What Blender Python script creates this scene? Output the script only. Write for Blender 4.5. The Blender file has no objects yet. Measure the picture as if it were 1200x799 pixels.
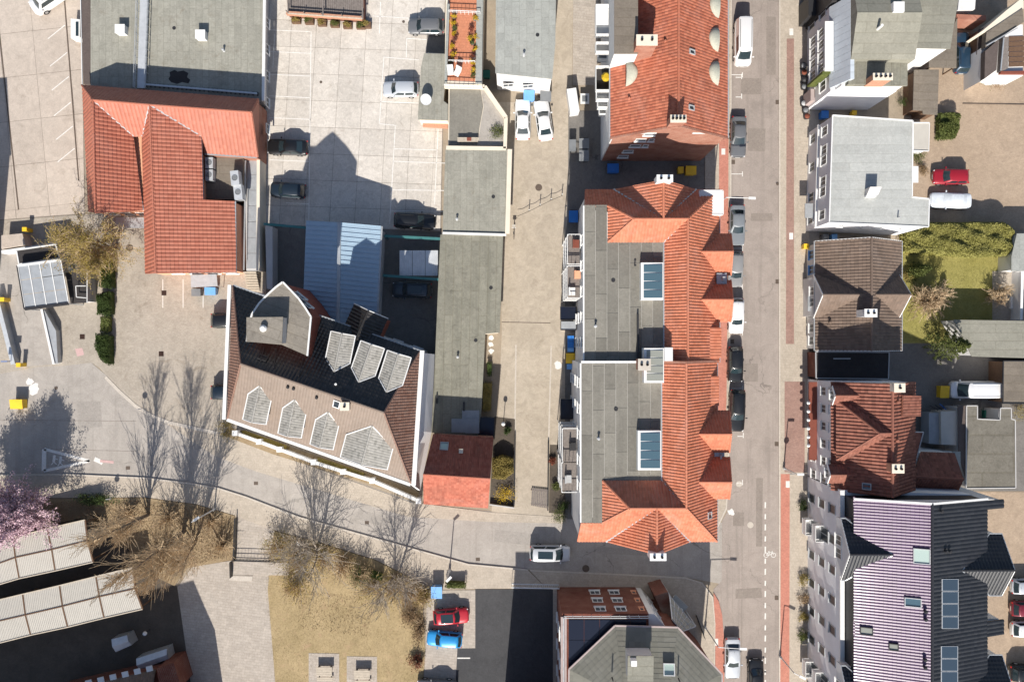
import bpy, bmesh, math, random
import numpy as np
from mathutils import Vector, Matrix
random.seed(7)
R = math.radians
scene = bpy.context.scene
COL = scene.collection
# ------------------------------------------------------------------ camera
CAMH = 91.0          # metres above the street
FPX = 924.0          # focal length in photo pixels
cd = bpy.data.cameras.new('camera'); cam = bpy.data.objects.new('camera', cd); COL.objects.link(cam)
cd.sensor_width = 36.0; cd.lens = 36.0 * FPX / 1200.0; cd.clip_end = 2000; cd.clip_start = 1
cam.location = (0, 0, CAMH); cam.rotation_euler = (0, 0, 0)
scene.camera = cam
# ------------------------------------------------------------------ world and sun
SUN_EL, SUN_AZ = R(38), R(5)
wd = bpy.data.worlds.new('World'); scene.world = wd; wd.use_nodes = True
nt = wd.node_tree
sk = nt.nodes.new('ShaderNodeTexSky'); sk.sky_type = 'NISHITA'; sk.sun_disc = False
sk.sun_elevation = SUN_EL; sk.sun_rotation = math.pi + SUN_AZ; sk.dust_density = 1.2
bg = nt.nodes['Background']; nt.links.new(sk.outputs[0], bg.inputs[0]); bg.inputs[1].default_value = 0.08
sd = bpy.data.lights.new('sun', 'SUN'); sun = bpy.data.objects.new('sun', sd); COL.objects.link(sun)
sd.energy = 4.5; sd.angle = R(0.5); sd.color = (1.0, 0.94, 0.85)
ldir = Vector((math.sin(SUN_AZ) * math.cos(SUN_EL), math.cos(SUN_AZ) * math.cos(SUN_EL), -math.sin(SUN_EL)))
sun.rotation_euler = ldir.to_track_quat('-Z', 'Y').to_euler(); sun.location = (0, -80, 120)
scene.view_settings.view_transform = 'Standard'; scene.view_settings.look = 'None'
scene.view_settings.gamma = 1; scene.view_settings.use_curve_mapping = False
scene.view_settings.exposure = 0.6
scene.render.engine = 'CYCLES'
# ------------------------------------------------------------------ photo tiles -> world
TI = dict(A1=(0,0,3.75), A2=(290,0,3.75), A3=(590,0,3.75), A4=(880,0,3.75), B1=(0,190,3.75), B2=(290,190,3.75),
          B3=(590,190,3.75), B4=(880,190,3.75), C1=(0,390,3.75), C2=(290,390,3.75), C3=(590,390,3.75), C4=(880,390,3.75),
          D1=(0,589,3.75), D2=(290,589,3.75), D3=(590,589,3.75), D4=(880,589,3.75),
          E1=(85,85,3.196), E2=(250,320,3.993), E3=(380,350,3.073), E4=(650,190,3.33), E5=(650,390,2.904), E6=(640,640,5.026),
          E7=(930,0,5.705), E8=(935,120,4.7), F1=(935,270,4.44), F2=(935,430,4.441), F3=(935,550,3.2075), F4=(0,240,3.993),
          F5=(1080,0,4.99), F6=(1080,370,3.475), F7=(640,0,3.8), F8=(500,0,4.7), G1=(0,0,9.98), G2=(90,730,7.5),
          G3=(0,340,5.0), G4=(930,0,6.15), G5=(655,270,4.7), G6=(560,400,3.63), G7=(1110,260,5.71), G8=(330,0,10.0), P=(0,0,1.0))
def W(t, x, y, z=0.0):
    ox, oy, s = TI[t]
    k = (CAMH - z) / FPX
    return Vector(((ox + x / s - 600.0) * k, (399.5 - (oy + y / s)) * k, z))
def WS(t, z, pts): return [W(t, p[0], p[1], p[2] if len(p) > 2 else z) for p in pts]
def XY(t, z, pts): return [(v.x, v.y) for v in WS(t, z, pts)]
# ------------------------------------------------------------------ materials
MATS = {}
def newmat(name):
    m = bpy.data.materials.new(name); m.use_nodes = True; MATS[name] = m
    n = m.node_tree.nodes; b = n['Principled BSDF']
    return m, m.node_tree, b
def mixrgb(nt, fac, a, b, mode='MIX'):
    x = nt.nodes.new('ShaderNodeMix'); x.data_type = 'RGBA'; x.blend_type = mode
    for sock, v in ((x.inputs[0], fac), (x.inputs[6], a), (x.inputs[7], b)):
        if hasattr(v, 'is_output'): nt.links.new(v, sock)
        elif isinstance(v, (int, float)): sock.default_value = v
        else: sock.default_value = (*v[:3], 1)
    return x.outputs[2]
def noise(nt, scale, detail=4, rough=.6, vec=None, dist=0):
    t = nt.nodes.new('ShaderNodeTexNoise'); t.inputs['Scale'].default_value = scale; t.inputs['Detail'].default_value = detail
    t.inputs['Roughness'].default_value = rough; t.inputs['Distortion'].default_value = dist
    if vec is not None: nt.links.new(vec, t.inputs['Vector'])
    return t.outputs['Fac']
def ramp(nt, fac, lo, hi):
    r = nt.nodes.new('ShaderNodeMapRange'); nt.links.new(fac, r.inputs[0])
    r.inputs[1].default_value = lo; r.inputs[2].default_value = hi
    return r.outputs[0]
def pos(nt, rot=0.0, scale=(1, 1, 1)):
    g = nt.nodes.new('ShaderNodeNewGeometry'); m = nt.nodes.new('ShaderNodeMapping')
    m.inputs['Rotation'].default_value = (0, 0, rot); m.inputs['Scale'].default_value = scale
    nt.links.new(g.outputs['Position'], m.inputs['Vector']); return m.outputs[0]
def bump(nt, b, h, strength=.4, dist=.02):
    n = nt.nodes.new('ShaderNodeBump'); n.inputs['Strength'].default_value = strength; n.inputs['Distance'].default_value = dist
    nt.links.new(h, n.inputs['Height']); nt.links.new(n.outputs[0], b.inputs['Normal'])
def dark(c, f): return tuple(v * f for v in c)
def M_plain(name, c, rough=.6, spec=.4, metal=0, var=.1, scale=1.5, coat=0):
    m, nt, b = newmat(name)
    p = pos(nt)
    f = noise(nt, scale, 5, .65, p)
    nt.links.new(mixrgb(nt, ramp(nt, f, .3, .7), dark(c, 1 - var), dark(c, 1 + var)), b.inputs['Base Color'])
    b.inputs['Roughness'].default_value = rough; b.inputs['Specular IOR Level'].default_value = spec; b.inputs['Metallic'].default_value = metal
    b.inputs['Coat Weight'].default_value = coat
    return m
def M_ground(name, c, c2, stain=(.10, .09, .08), stainamt=.35, scale=.25, fine=6, rough=.9, streak=0.0, srot=0.0, joint=None, obj_var=0.0, crack=0.0, fineamt=.38, mid=.16):
    """mottled mineral surface: big patches, fine grain, dark stains, optional paving joints (w, h, rot, colour, amount)"""
    m, nt, b = newmat(name)
    p = pos(nt)
    big = ramp(nt, noise(nt, scale, 5, .6, p), .3, .7)
    col = mixrgb(nt, big, c, c2)
    fn = noise(nt, fine, 6, .75, p)
    col = mixrgb(nt, fineamt, col, mixrgb(nt, ramp(nt, fn, .3, .7), dark(c, .72), dark(c2, 1.2)))
    md = ramp(nt, noise(nt, scale * 4.5, 6, .7, pos(nt, .7), 1.2), .28, .72)      # worn, blotchy middle scale
    col = mixrgb(nt, 1.0, col, mixrgb(nt, md, (1 - mid,) * 3, (1 + mid * .6,) * 3), 'MULTIPLY')
    st = ramp(nt, noise(nt, scale * 2.7, 7, .72, p, .6), .56, .8)
    stm = nt.nodes.new('ShaderNodeMath'); stm.operation = 'MULTIPLY'; nt.links.new(st, stm.inputs[0]); stm.inputs[1].default_value = stainamt
    col = mixrgb(nt, stm.outputs[0], col, stain)
    if streak:
        ps = pos(nt, srot, (1.4, .05, 1))
        s2 = ramp(nt, noise(nt, 1.0, 4, .6, ps), .52, .75)
        sm = nt.nodes.new('ShaderNodeMath'); sm.operation = 'MULTIPLY'; nt.links.new(s2, sm.inputs[0]); sm.inputs[1].default_value = streak
        col = mixrgb(nt, sm.outputs[0], col, dark(c, .62))
    if crack:
        vo = nt.nodes.new('ShaderNodeTexVoronoi'); vo.feature = 'DISTANCE_TO_EDGE'; vo.inputs['Scale'].default_value = .16
        dv = nt.nodes.new('ShaderNodeVectorMath'); dv.operation = 'MULTIPLY_ADD'; nz = nt.nodes.new('ShaderNodeTexNoise'); nz.inputs['Scale'].default_value = .9; nz.inputs['Detail'].default_value = 5; nt.links.new(p, nz.inputs['Vector'])
        nt.links.new(nz.outputs['Color'], dv.inputs[0]); dv.inputs[1].default_value = (2.2, 2.2, 0); nt.links.new(p, dv.inputs[2]); nt.links.new(dv.outputs[0], vo.inputs['Vector'])
        lt = nt.nodes.new('ShaderNodeMath'); lt.operation = 'LESS_THAN'; nt.links.new(vo.outputs['Distance'], lt.inputs[0]); lt.inputs[1].default_value = .006
        cm = nt.nodes.new('ShaderNodeMath'); cm.operation = 'MULTIPLY'; nt.links.new(lt.outputs[0], cm.inputs[0]); nt.links.new(ramp(nt, noise(nt, .11, 3, .5, p), .5, .6), cm.inputs[1])
        cc = nt.nodes.new('ShaderNodeMath'); cc.operation = 'MULTIPLY'; nt.links.new(cm.outputs[0], cc.inputs[0]); cc.inputs[1].default_value = crack
        col = mixrgb(nt, cc.outputs[0], col, dark(c, .45))
    if obj_var:
        oi = nt.nodes.new('ShaderNodeObjectInfo')
        mr = nt.nodes.new('ShaderNodeMapRange'); nt.links.new(oi.outputs['Random'], mr.inputs[0]); mr.inputs[3].default_value = 1 - obj_var; mr.inputs[4].default_value = 1 + obj_var
        hs = nt.nodes.new('ShaderNodeHueSaturation'); nt.links.new(mr.outputs[0], hs.inputs['Value']); nt.links.new(col, hs.inputs['Color']); col = hs.outputs[0]
    h = fn
    if joint:
        w, hh, rot, jc, amt = joint
        br = nt.nodes.new('ShaderNodeTexBrick'); nt.links.new(pos(nt, rot), br.inputs['Vector'])
        br.inputs['Scale'].default_value = 1; br.inputs['Brick Width'].default_value = w; br.inputs['Row Height'].default_value = hh
        br.inputs['Mortar Size'].default_value = min(w, hh) * .06; br.inputs['Mortar Smooth'].default_value = .3
        br.inputs['Color1'].default_value = (.82, .82, .82, 1); br.inputs['Color2'].default_value = (1.1, 1.1, 1.1, 1); br.inputs['Mortar'].default_value = (*jc, 1)
        col = mixrgb(nt, amt, col, br.outputs['Color'], 'MULTIPLY')
        h = br.outputs['Fac']
        iv = nt.nodes.new('ShaderNodeMath'); iv.operation = 'SUBTRACT'; iv.inputs[0].default_value = 1; nt.links.new(h, iv.inputs[1]); h = iv.outputs[0]
    nt.links.new(col, b.inputs['Base Color'])
    b.inputs['Roughness'].default_value = rough; b.inputs['Specular IOR Level'].default_value = .25
    bump(nt, b, h, .35, .015)
    return m
def M_tiles(name, c, c2, odd, rough=.75, spec=.3, oddamt=.25, dirt=(.05, .04, .03), dirtamt=.42, coat=0, pale=.5):
    """roof tiles: every tile (UV cell) has its own tone; weathering in patches"""
    m, nt, b = newmat(name)
    uv = nt.nodes.new('ShaderNodeUVMap')
    fl = nt.nodes.new('ShaderNodeVectorMath'); fl.operation = 'FLOOR'; nt.links.new(uv.outputs[0], fl.inputs[0])
    wn = nt.nodes.new('ShaderNodeTexWhiteNoise'); wn.noise_dimensions = '2D'; nt.links.new(fl.outputs[0], wn.inputs['Vector'])
    col = mixrgb(nt, wn.outputs['Value'], c, c2)
    o = nt.nodes.new('ShaderNodeMath'); o.operation = 'GREATER_THAN'; nt.links.new(wn.outputs['Value'], o.inputs[0]); o.inputs[1].default_value = .93
    om = nt.nodes.new('ShaderNodeMath'); om.operation = 'MULTIPLY'; nt.links.new(o.outputs[0], om.inputs[0]); om.inputs[1].default_value = oddamt
    col = mixrgb(nt, om.outputs[0], col, odd)
    p = pos(nt)
    dn = ramp(nt, noise(nt, .5, 7, .7, p, .4), .48, .8)
    dm = nt.nodes.new('ShaderNodeMath'); dm.operation = 'MULTIPLY'; nt.links.new(dn, dm.inputs[0]); dm.inputs[1].default_value = dirtamt
    col = mixrgb(nt, dm.outputs[0], col, dirt)
    pn = ramp(nt, noise(nt, .33, 8, .75, pos(nt, .4), .8), .5, .78)          # faded, lichen-pale patches
    pm = nt.nodes.new('ShaderNodeMath'); pm.operation = 'MULTIPLY'; nt.links.new(pn, pm.inputs[0]); pm.inputs[1].default_value = pale
    g_ = sum(c2) / 3; col = mixrgb(nt, pm.outputs[0], col, tuple(v * .75 + g_ * .55 for v in c2))
    nt.links.new(col, b.inputs['Base Color'])
    b.inputs['Roughness'].default_value = rough; b.inputs['Specular IOR Level'].default_value = spec; b.inputs['Coat Weight'].default_value = coat
    if coat: b.inputs['Coat Roughness'].default_value = .12
    return m
def M_leaf(name, c, c2, rough=.7, sc=2.2):
    m, nt, b = newmat(name)
    f = noise(nt, sc, 5, .7, pos(nt))
    f2 = noise(nt, 30, 2, .5, pos(nt))
    col = mixrgb(nt, ramp(nt, f, .3, .7), c, c2)
    col = mixrgb(nt, ramp(nt, f2, .3, .7), dark(c, .7), col)
    nt.links.new(col, b.inputs['Base Color']); b.inputs['Roughness'].default_value = rough; b.inputs['Specular IOR Level'].default_value = .2
    b.inputs['Subsurface Weight'].default_value = 0
    return m
def M_brick(name, c, c2, mortar, w=.25, h=.08, horiz=False):
    m, nt, b = newmat(name)
    # bricks laid on walls: u = x + y, v = z
    g = nt.nodes.new('ShaderNodeNewGeometry'); s = nt.nodes.new('ShaderNodeSeparateXYZ'); nt.links.new(g.outputs['Position'], s.inputs[0])
    a = nt.nodes.new('ShaderNodeMath'); a.operation = 'ADD'; nt.links.new(s.outputs[0], a.inputs[0]); nt.links.new(s.outputs[1], a.inputs[1])
    cb = nt.nodes.new('ShaderNodeCombineXYZ'); nt.links.new(a.outputs[0], cb.inputs[0]); nt.links.new(s.outputs[2], cb.inputs[1])
    br = nt.nodes.new('ShaderNodeTexBrick'); nt.links.new(cb.outputs[0], br.inputs['Vector'])
    br.inputs['Scale'].default_value = 1; br.inputs['Brick Width'].default_value = w; br.inputs['Row Height'].default_value = h
    br.inputs['Mortar Size'].default_value = .008; br.inputs['Color1'].default_value = (*c, 1); br.inputs['Color2'].default_value = (*c2, 1); br.inputs['Mortar'].default_value = (*mortar, 1)
    f = noise(nt, .8, 5, .6, pos(nt))
    col = mixrgb(nt, ramp(nt, f, .3, .75), br.outputs['Color'], dark(c, .8))
    nt.links.new(col, b.inputs['Base Color']); b.inputs['Roughness'].default_value = .85; b.inputs['Specular IOR Level'].default_value = .2
    return m
def M_paint(name):
    """car paint: colour from the object's own colour"""
    m, nt, b = newmat(name)
    oi = nt.nodes.new('ShaderNodeObjectInfo'); nt.links.new(oi.outputs['Color'], b.inputs['Base Color'])
    b.inputs['Roughness'].default_value = .38; b.inputs['Metallic'].default_value = .15; b.inputs['Coat Weight'].default_value = .7; b.inputs['Coat Roughness'].default_value = .06
    return m

M_ground('soil', (.30, .25, .19), (.36, .30, .23), scale=.12)
M_ground('slab_concrete', (.51, .47, .42), (.63, .585, .53), mid=.2, stain=(.27, .225, .18), stainamt=.8, scale=.3, obj_var=.07)
M_ground('slab_concrete_old', (.45, .385, .33), (.53, .46, .395), stain=(.24, .19, .15), stainamt=.6, scale=.2, obj_var=.06)
M_ground('joint', (.19, .165, .14), (.26, .225, .19), scale=.5)
M_ground('asphalt_street', (.305, .262, .233), (.37, .32, .288), stain=(.17, .15, .135), stainamt=.6, scale=.09, streak=.55, crack=.55)
M_ground('asphalt_lane', (.345, .315, .285), (.425, .39, .355), stain=(.2, .18, .16), stainamt=.6, scale=.12, streak=.4, srot=1.25, crack=.6)
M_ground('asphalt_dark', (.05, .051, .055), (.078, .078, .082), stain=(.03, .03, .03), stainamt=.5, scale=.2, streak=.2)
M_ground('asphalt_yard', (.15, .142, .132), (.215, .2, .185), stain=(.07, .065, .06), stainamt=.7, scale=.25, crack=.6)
M_ground('asphalt_patch', (.245, .21, .185), (.285, .247, .218), scale=.5)
M_ground('paver_beige', (.42, .365, .30), (.49, .43, .36), stainamt=.45, stain=(.22, .18, .14), joint=(.3, .3, .05, (.7, .66, .6), .3), scale=.3)
M_ground('paver_yard', (.35, .31, .26), (.45, .40, .34), stain=(.17, .135, .10), stainamt=.75, joint=(.22, .11, .03, (.6, .56, .5), .45), scale=.22)
M_ground('paver_alley', (.39, .335, .265), (.495, .43, .35), stain=(.2, .165, .12), stainamt=.7, joint=(.24, .12, 0.0, (.8, .76, .7), .2), scale=.18, fineamt=.25, mid=.2)
M_ground('paver_path', (.40, .35, .30), (.47, .42, .37), joint=(.62, .31, .12, (.62, .6, .55), .5), scale=.3)
M_ground('paver_red', (.47, .195, .145), (.55, .25, .19), stain=(.3, .12, .09), joint=(.2, .1, 0, (.7, .6, .55), .5), scale=.5)
M_ground('paver_redbrown', (.30, .185, .155), (.38, .25, .21), stain=(.16, .1, .09), joint=(.2, .1, 0, (.55, .5, .45), .6), scale=.6)
M_ground('paver_yard_right', (.36, .275, .20), (.43, .335, .25), stain=(.18, .13, .09), stainamt=.5, joint=(.22, .11, .02, (.6, .55, .5), .45), scale=.2)
M_ground('paver_terracotta', (.52, .20, .11), (.58, .25, .15), joint=(.3, .3, 0, (.7, .6, .5), .4), scale=.5)
M_ground('kerb_stone', (.50, .45, .39), (.56, .51, .45), scale=1)
M_ground('mulch', (.23, .165, .10), (.37, .285, .175), stain=(.09, .06, .035), stainamt=.8, scale=.6, fine=9)
M_ground('dry_lawn', (.28, .215, .11), (.45, .345, .20), stain=(.40, .26, .17), stainamt=.95, scale=.3, fine=7)
M_ground('green_lawn', (.24, .22, .06), (.37, .33, .115), stain=(.14, .13, .05), stainamt=.8, scale=.5, fine=8)
M_ground('paint_white', (.66, .64, .60), (.80, .78, .75), stain=(.45, .4, .35), stainamt=.6, scale=1.5, fine=12)
M_ground('paint_pink', (.55, .36, .35), (.58, .40, .38), stain=(.45, .4, .35), stainamt=.8, scale=1.5, fine=12)
M_ground('metal_drain', (.10, .075, .06), (.14, .11, .09), scale=1)
M_ground('dark_red_slab', (.035, .018, .015), (.05, .028, .022), scale=1)
M_ground('gravel', (.33, .30, .27), (.42, .39, .35), stain=(.12, .11, .1), stainamt=.6, scale=.8, fine=14)
# roofs
M_tiles('tile_red_main', (.43, .14, .076), (.55, .205, .122), (.30, .08, .04), rough=.7)
M_tiles('tile_red_north', (.35, .105, .06), (.49, .17, .10), (.24, .065, .04), rough=.75, oddamt=.6)
M_tiles('tile_red_left', (.36, .115, .072), (.43, .155, .10), (.31, .085, .055), rough=.6, spec=.4, dirtamt=.18, pale=.25)
M_tiles('tile_red_old', (.165, .06, .042), (.29, .118, .082), (.10, .034, .025), rough=.8, dirtamt=.55, pale=.3)
M_tiles('tile_red_small', (.30, .085, .055), (.43, .145, .095), (.2, .055, .035), rough=.8, dirtamt=.5)
M_tiles('tile_brown', (.135, .098, .077), (.19, .138, .108), (.09, .065, .05), rough=.8)
M_tiles('tile_brown_flat', (.195, .15, .12), (.225, .172, .138), (.17, .13, .105), rough=.55, spec=.4, dirtamt=.2, pale=.3)
M_tiles('tile_black', (.014, .013, .013), (.030, .028, .028), (.045, .04, .04), rough=.4, spec=.5, dirtamt=.1)
M_tiles('tile_redbrown_grey', (.17, .085, .06), (.25, .15, .115), (.09, .06, .05), rough=.7)
M_tiles('tile_grey_light', (.27, .26, .235), (.38, .365, .335), (.13, .125, .11), rough=.7, oddamt=.6, dirtamt=.25)
M_tiles('tile_purple_lit', (.098, .052, .115), (.122, .068, .142), (.072, .038, .085), rough=.45, spec=.5, dirtamt=.3, coat=.12, pale=.15)
M_tiles('tile_purple_dim', (.013, .015, .02), (.021, .023, .029), (.025, .027, .034), rough=.5, spec=.5, dirtamt=.1, pale=.2)  # dim copy of the glazed purple tile, for slopes turned from the sheen
M_tiles('tile_slate_grey', (.165, .162, .135), (.205, .20, .168), (.155, .15, .125), rough=.8, dirtamt=.45, dirt=(.10, .095, .08))
M_ground('felt_grey', (.185, .175, .15), (.235, .222, .192), stain=(.11, .10, .085), stainamt=.75, scale=.4, fine=5, obj_var=.16, streak=.3)
M_ground('felt_green', (.27, .265, .225), (.335, .325, .28), stain=(.16, .125, .085), stainamt=.7, scale=.3, mid=.2, joint=(1.9, .72, math.pi / 2, (.7, .7, .68), .45), streak=.3, obj_var=.05)
M_ground('felt_olive', (.215, .21, .17), (.265, .255, .21), stain=(.09, .085, .07), stainamt=.85, scale=.35, mid=.24, joint=(5.5, .95, math.pi / 2 + .02, (.75, .72, .66), .5), streak=.5)
M_ground('felt_olive_x', (.235, .23, .19), (.29, .28, .235), stain=(.13, .12, .10), stainamt=.5, scale=.35, joint=(6, .95, 0.0, (.72, .7, .66), .5))
M_ground('felt_brown', (.165, .14, .115), (.215, .185, .15), stain=(.07, .06, .05), stainamt=.5, scale=.4, joint=(6, .9, 0.02, (.7, .68, .62), .4))
M_ground('felt_white', (.385, .395, .38), (.46, .47, .45), stain=(.36, .34, .30), stainamt=.5, scale=.35, joint=(9, .95, 0.0, (.86, .86, .84), .5))
M_ground('felt_palegrey', (.31, .32, .30), (.37, .38, .355), stain=(.28, .26, .23), stainamt=.5, scale=.3, joint=(1.7, .8, math.pi / 2, (.78, .78, .76), .5))
M_ground('felt_black', (.035, .033, .034), (.055, .05, .05), stain=(.02, .02, .02), scale=.5, joint=(6, 1, 0, (.8, .8, .8), .3))
M_ground('felt_dark_rail', (.095, .075, .07), (.13, .105, .095), scale=.6)
# walls
M_plain('stucco_white', (.66, .655, .65), .9, .2, var=.06, scale=.6)
M_plain('stucco_grey', (.50, .49, .48), .9, .2, var=.08, scale=.6)
M_plain('stucco_cream', (.70, .63, .52), .9, .2, var=.06, scale=.6)
M_plain('stucco_orange', (.75, .38, .24), .9, .2, var=.06)
M_plain('stucco_pink', (.40, .33, .32), .9, .2)
M_brick('brick_red', (.34, .14, .095), (.43, .195, .135), (.42, .35, .29))
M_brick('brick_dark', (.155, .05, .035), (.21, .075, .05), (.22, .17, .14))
M_plain('trim_white', (.72, .72, .71), .5, .4, var=.04)
M_plain('trim_grey', (.42, .43, .44), .5, .4)
M_plain('trim_dark', (.03, .03, .033), .5, .4)
M_plain('trim_rust', (.20, .06, .04), .7, .3)
M_plain('zinc', (.42, .44, .46), .45, .5, metal=.3, var=.12)
M_plain('galvanised', (.58, .60, .62), .4, .5, metal=.3, var=.1)
M_plain('metal_blue', (.33, .44, .54), .4, .5, var=.05)
M_plain('metal_teal', (.05, .17, .17), .5, .4)
M_plain('metal_black', (.02, .02, .022), .45, .5)
M_plain('sheet_white', (.47, .445, .40), .5, .4, var=.05)
M_plain('sheet_rib', (.70, .67, .61), .55, .4, var=.06)
M_plain('polycarbonate', (.29, .31, .335), .4, .4, var=.12)
M_plain('wood_brown', (.14, .085, .055), .8, .2, var=.2, scale=4)
M_plain('wood_grey', (.20, .175, .16), .8, .2, var=.25, scale=5)
M_plain('wood_pale', (.48, .42, .34), .8, .2, var=.15, scale=4)
M_plain('plastic_blue', (.02, .16, .52), .45, .4)
M_plain('plastic_lightblue', (.16, .38, .72), .45, .4)
M_plain('plastic_yellow', (.80, .50, .03), .5, .4)
M_plain('plastic_black', (.03, .03, .033), .5, .4)
M_plain('plastic_grey', (.18, .19, .20), .5, .4)
M_plain('plastic_green', (.02, .14, .10), .5, .4)
M_plain('tarp_silver', (.60, .64, .69), .35, .5, var=.1, scale=3)
M_plain('awning_yellow', (.85, .66, .06), .8, .2)
M_plain('brick_step', (.45, .24, .16), .9, .2, var=.2, scale=6)
m, nt_, b_ = newmat('glass'); b_.inputs['Base Color'].default_value = (.02, .028, .038, 1); b_.inputs['Roughness'].default_value = .3; b_.inputs['Specular IOR Level'].default_value = .4
m, nt_, b_ = newmat('glass_blue'); b_.inputs['Base Color'].default_value = (.07, .125, .16, 1); b_.inputs['Roughness'].default_value = .12; b_.inputs['Specular IOR Level'].default_value = .7
m, nt_, b_ = newmat('glass_milky'); b_.inputs['Base Color'].default_value = (.42, .52, .48, 1); b_.inputs['Roughness'].default_value = .15
m, nt_, b_ = newmat('glass_grey'); b_.inputs['Base Color'].default_value = (.27, .28, .25, 1); b_.inputs['Roughness'].default_value = .2
m, nt_, b_ = newmat('solar_cell'); b_.inputs['Base Color'].default_value = (.04, .062, .09, 1); b_.inputs['Roughness'].default_value = .25; b_.inputs['Specular IOR Level'].default_value = .5
m, nt_, b_ = newmat('solar_black'); b_.inputs['Base Color'].default_value = (.012, .016, .03, 1); b_.inputs['Roughness'].default_value = .2
M_paint('car_paint')
m, nt_, b_ = newmat('car_glass'); b_.inputs['Base Color'].default_value = (.02, .035, .042, 1); b_.inputs['Roughness'].default_value = .05; b_.inputs['Specular IOR Level'].default_value = .9
M_plain('tyre', (.015, .015, .015), .85, .2); M_plain('rim', (.45, .45, .46), .35, .5, metal=.6)
M_plain('lamp_clear', (.75, .77, .8), .15, .6); M_plain('lamp_red', (.45, .01, .01), .2, .6)
M_plain('bark', (.19, .155, .12), .9, .1, var=.3, scale=6)
M_plain('twig_grey', (.33, .285, .235), .9, .1, var=.25, scale=4)
M_plain('twig_tan', (.55, .42, .275), .9, .1, var=.3, scale=3)
M_leaf('leaf_yellow', (.28, .21, .05), (.46, .35, .11))
M_leaf('leaf_budding', (.24, .19, .055), (.42, .33, .11))
M_leaf('leaf_hedge', (.035, .06, .015), (.085, .12, .03))
M_leaf('leaf_conifer', (.27, .26, .07), (.48, .44, .16))
M_leaf('leaf_green', (.07, .095, .025), (.20, .21, .06))
M_leaf('leaf_forsythia', (.55, .36, .02), (.70, .48, .04))
M_leaf('leaf_pink', (.62, .40, .47), (.82, .66, .71))
M_leaf('leaf_brown', (.26, .175, .10), (.40, .28, .16))
M_leaf('leaf_red', (.20, .06, .04), (.28, .10, .05))
M_leaf('grass_blade', (.27, .20, .085), (.52, .40, .235), sc=.4)
M_leaf('grass_green', (.20, .185, .045), (.37, .33, .11), sc=.7)
M_plain('sheet_blue', (.50, .55, .60), .6, .4, var=.06)
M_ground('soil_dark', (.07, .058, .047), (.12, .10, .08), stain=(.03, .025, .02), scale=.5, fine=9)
M_ground('felt_bay', (.20, .18, .155), (.26, .235, .20), stain=(.07, .055, .045), stainamt=.8, scale=.45, joint=(6, .95, .35, (.72, .7, .66), .5))
M_ground('asphalt_patch_pale', (.30, .275, .25), (.37, .34, .31), scale=.5)
M_plain('stucco_bright', (.80, .80, .82), .9, .2, var=.05, scale=.6)
M_ground('felt_square', (.15, .138, .115), (.205, .19, .16), stain=(.08, .07, .055), stainamt=.8, scale=.4, mid=.25, joint=(7, 2.1, .0, (.7, .68, .62), .5))
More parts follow.
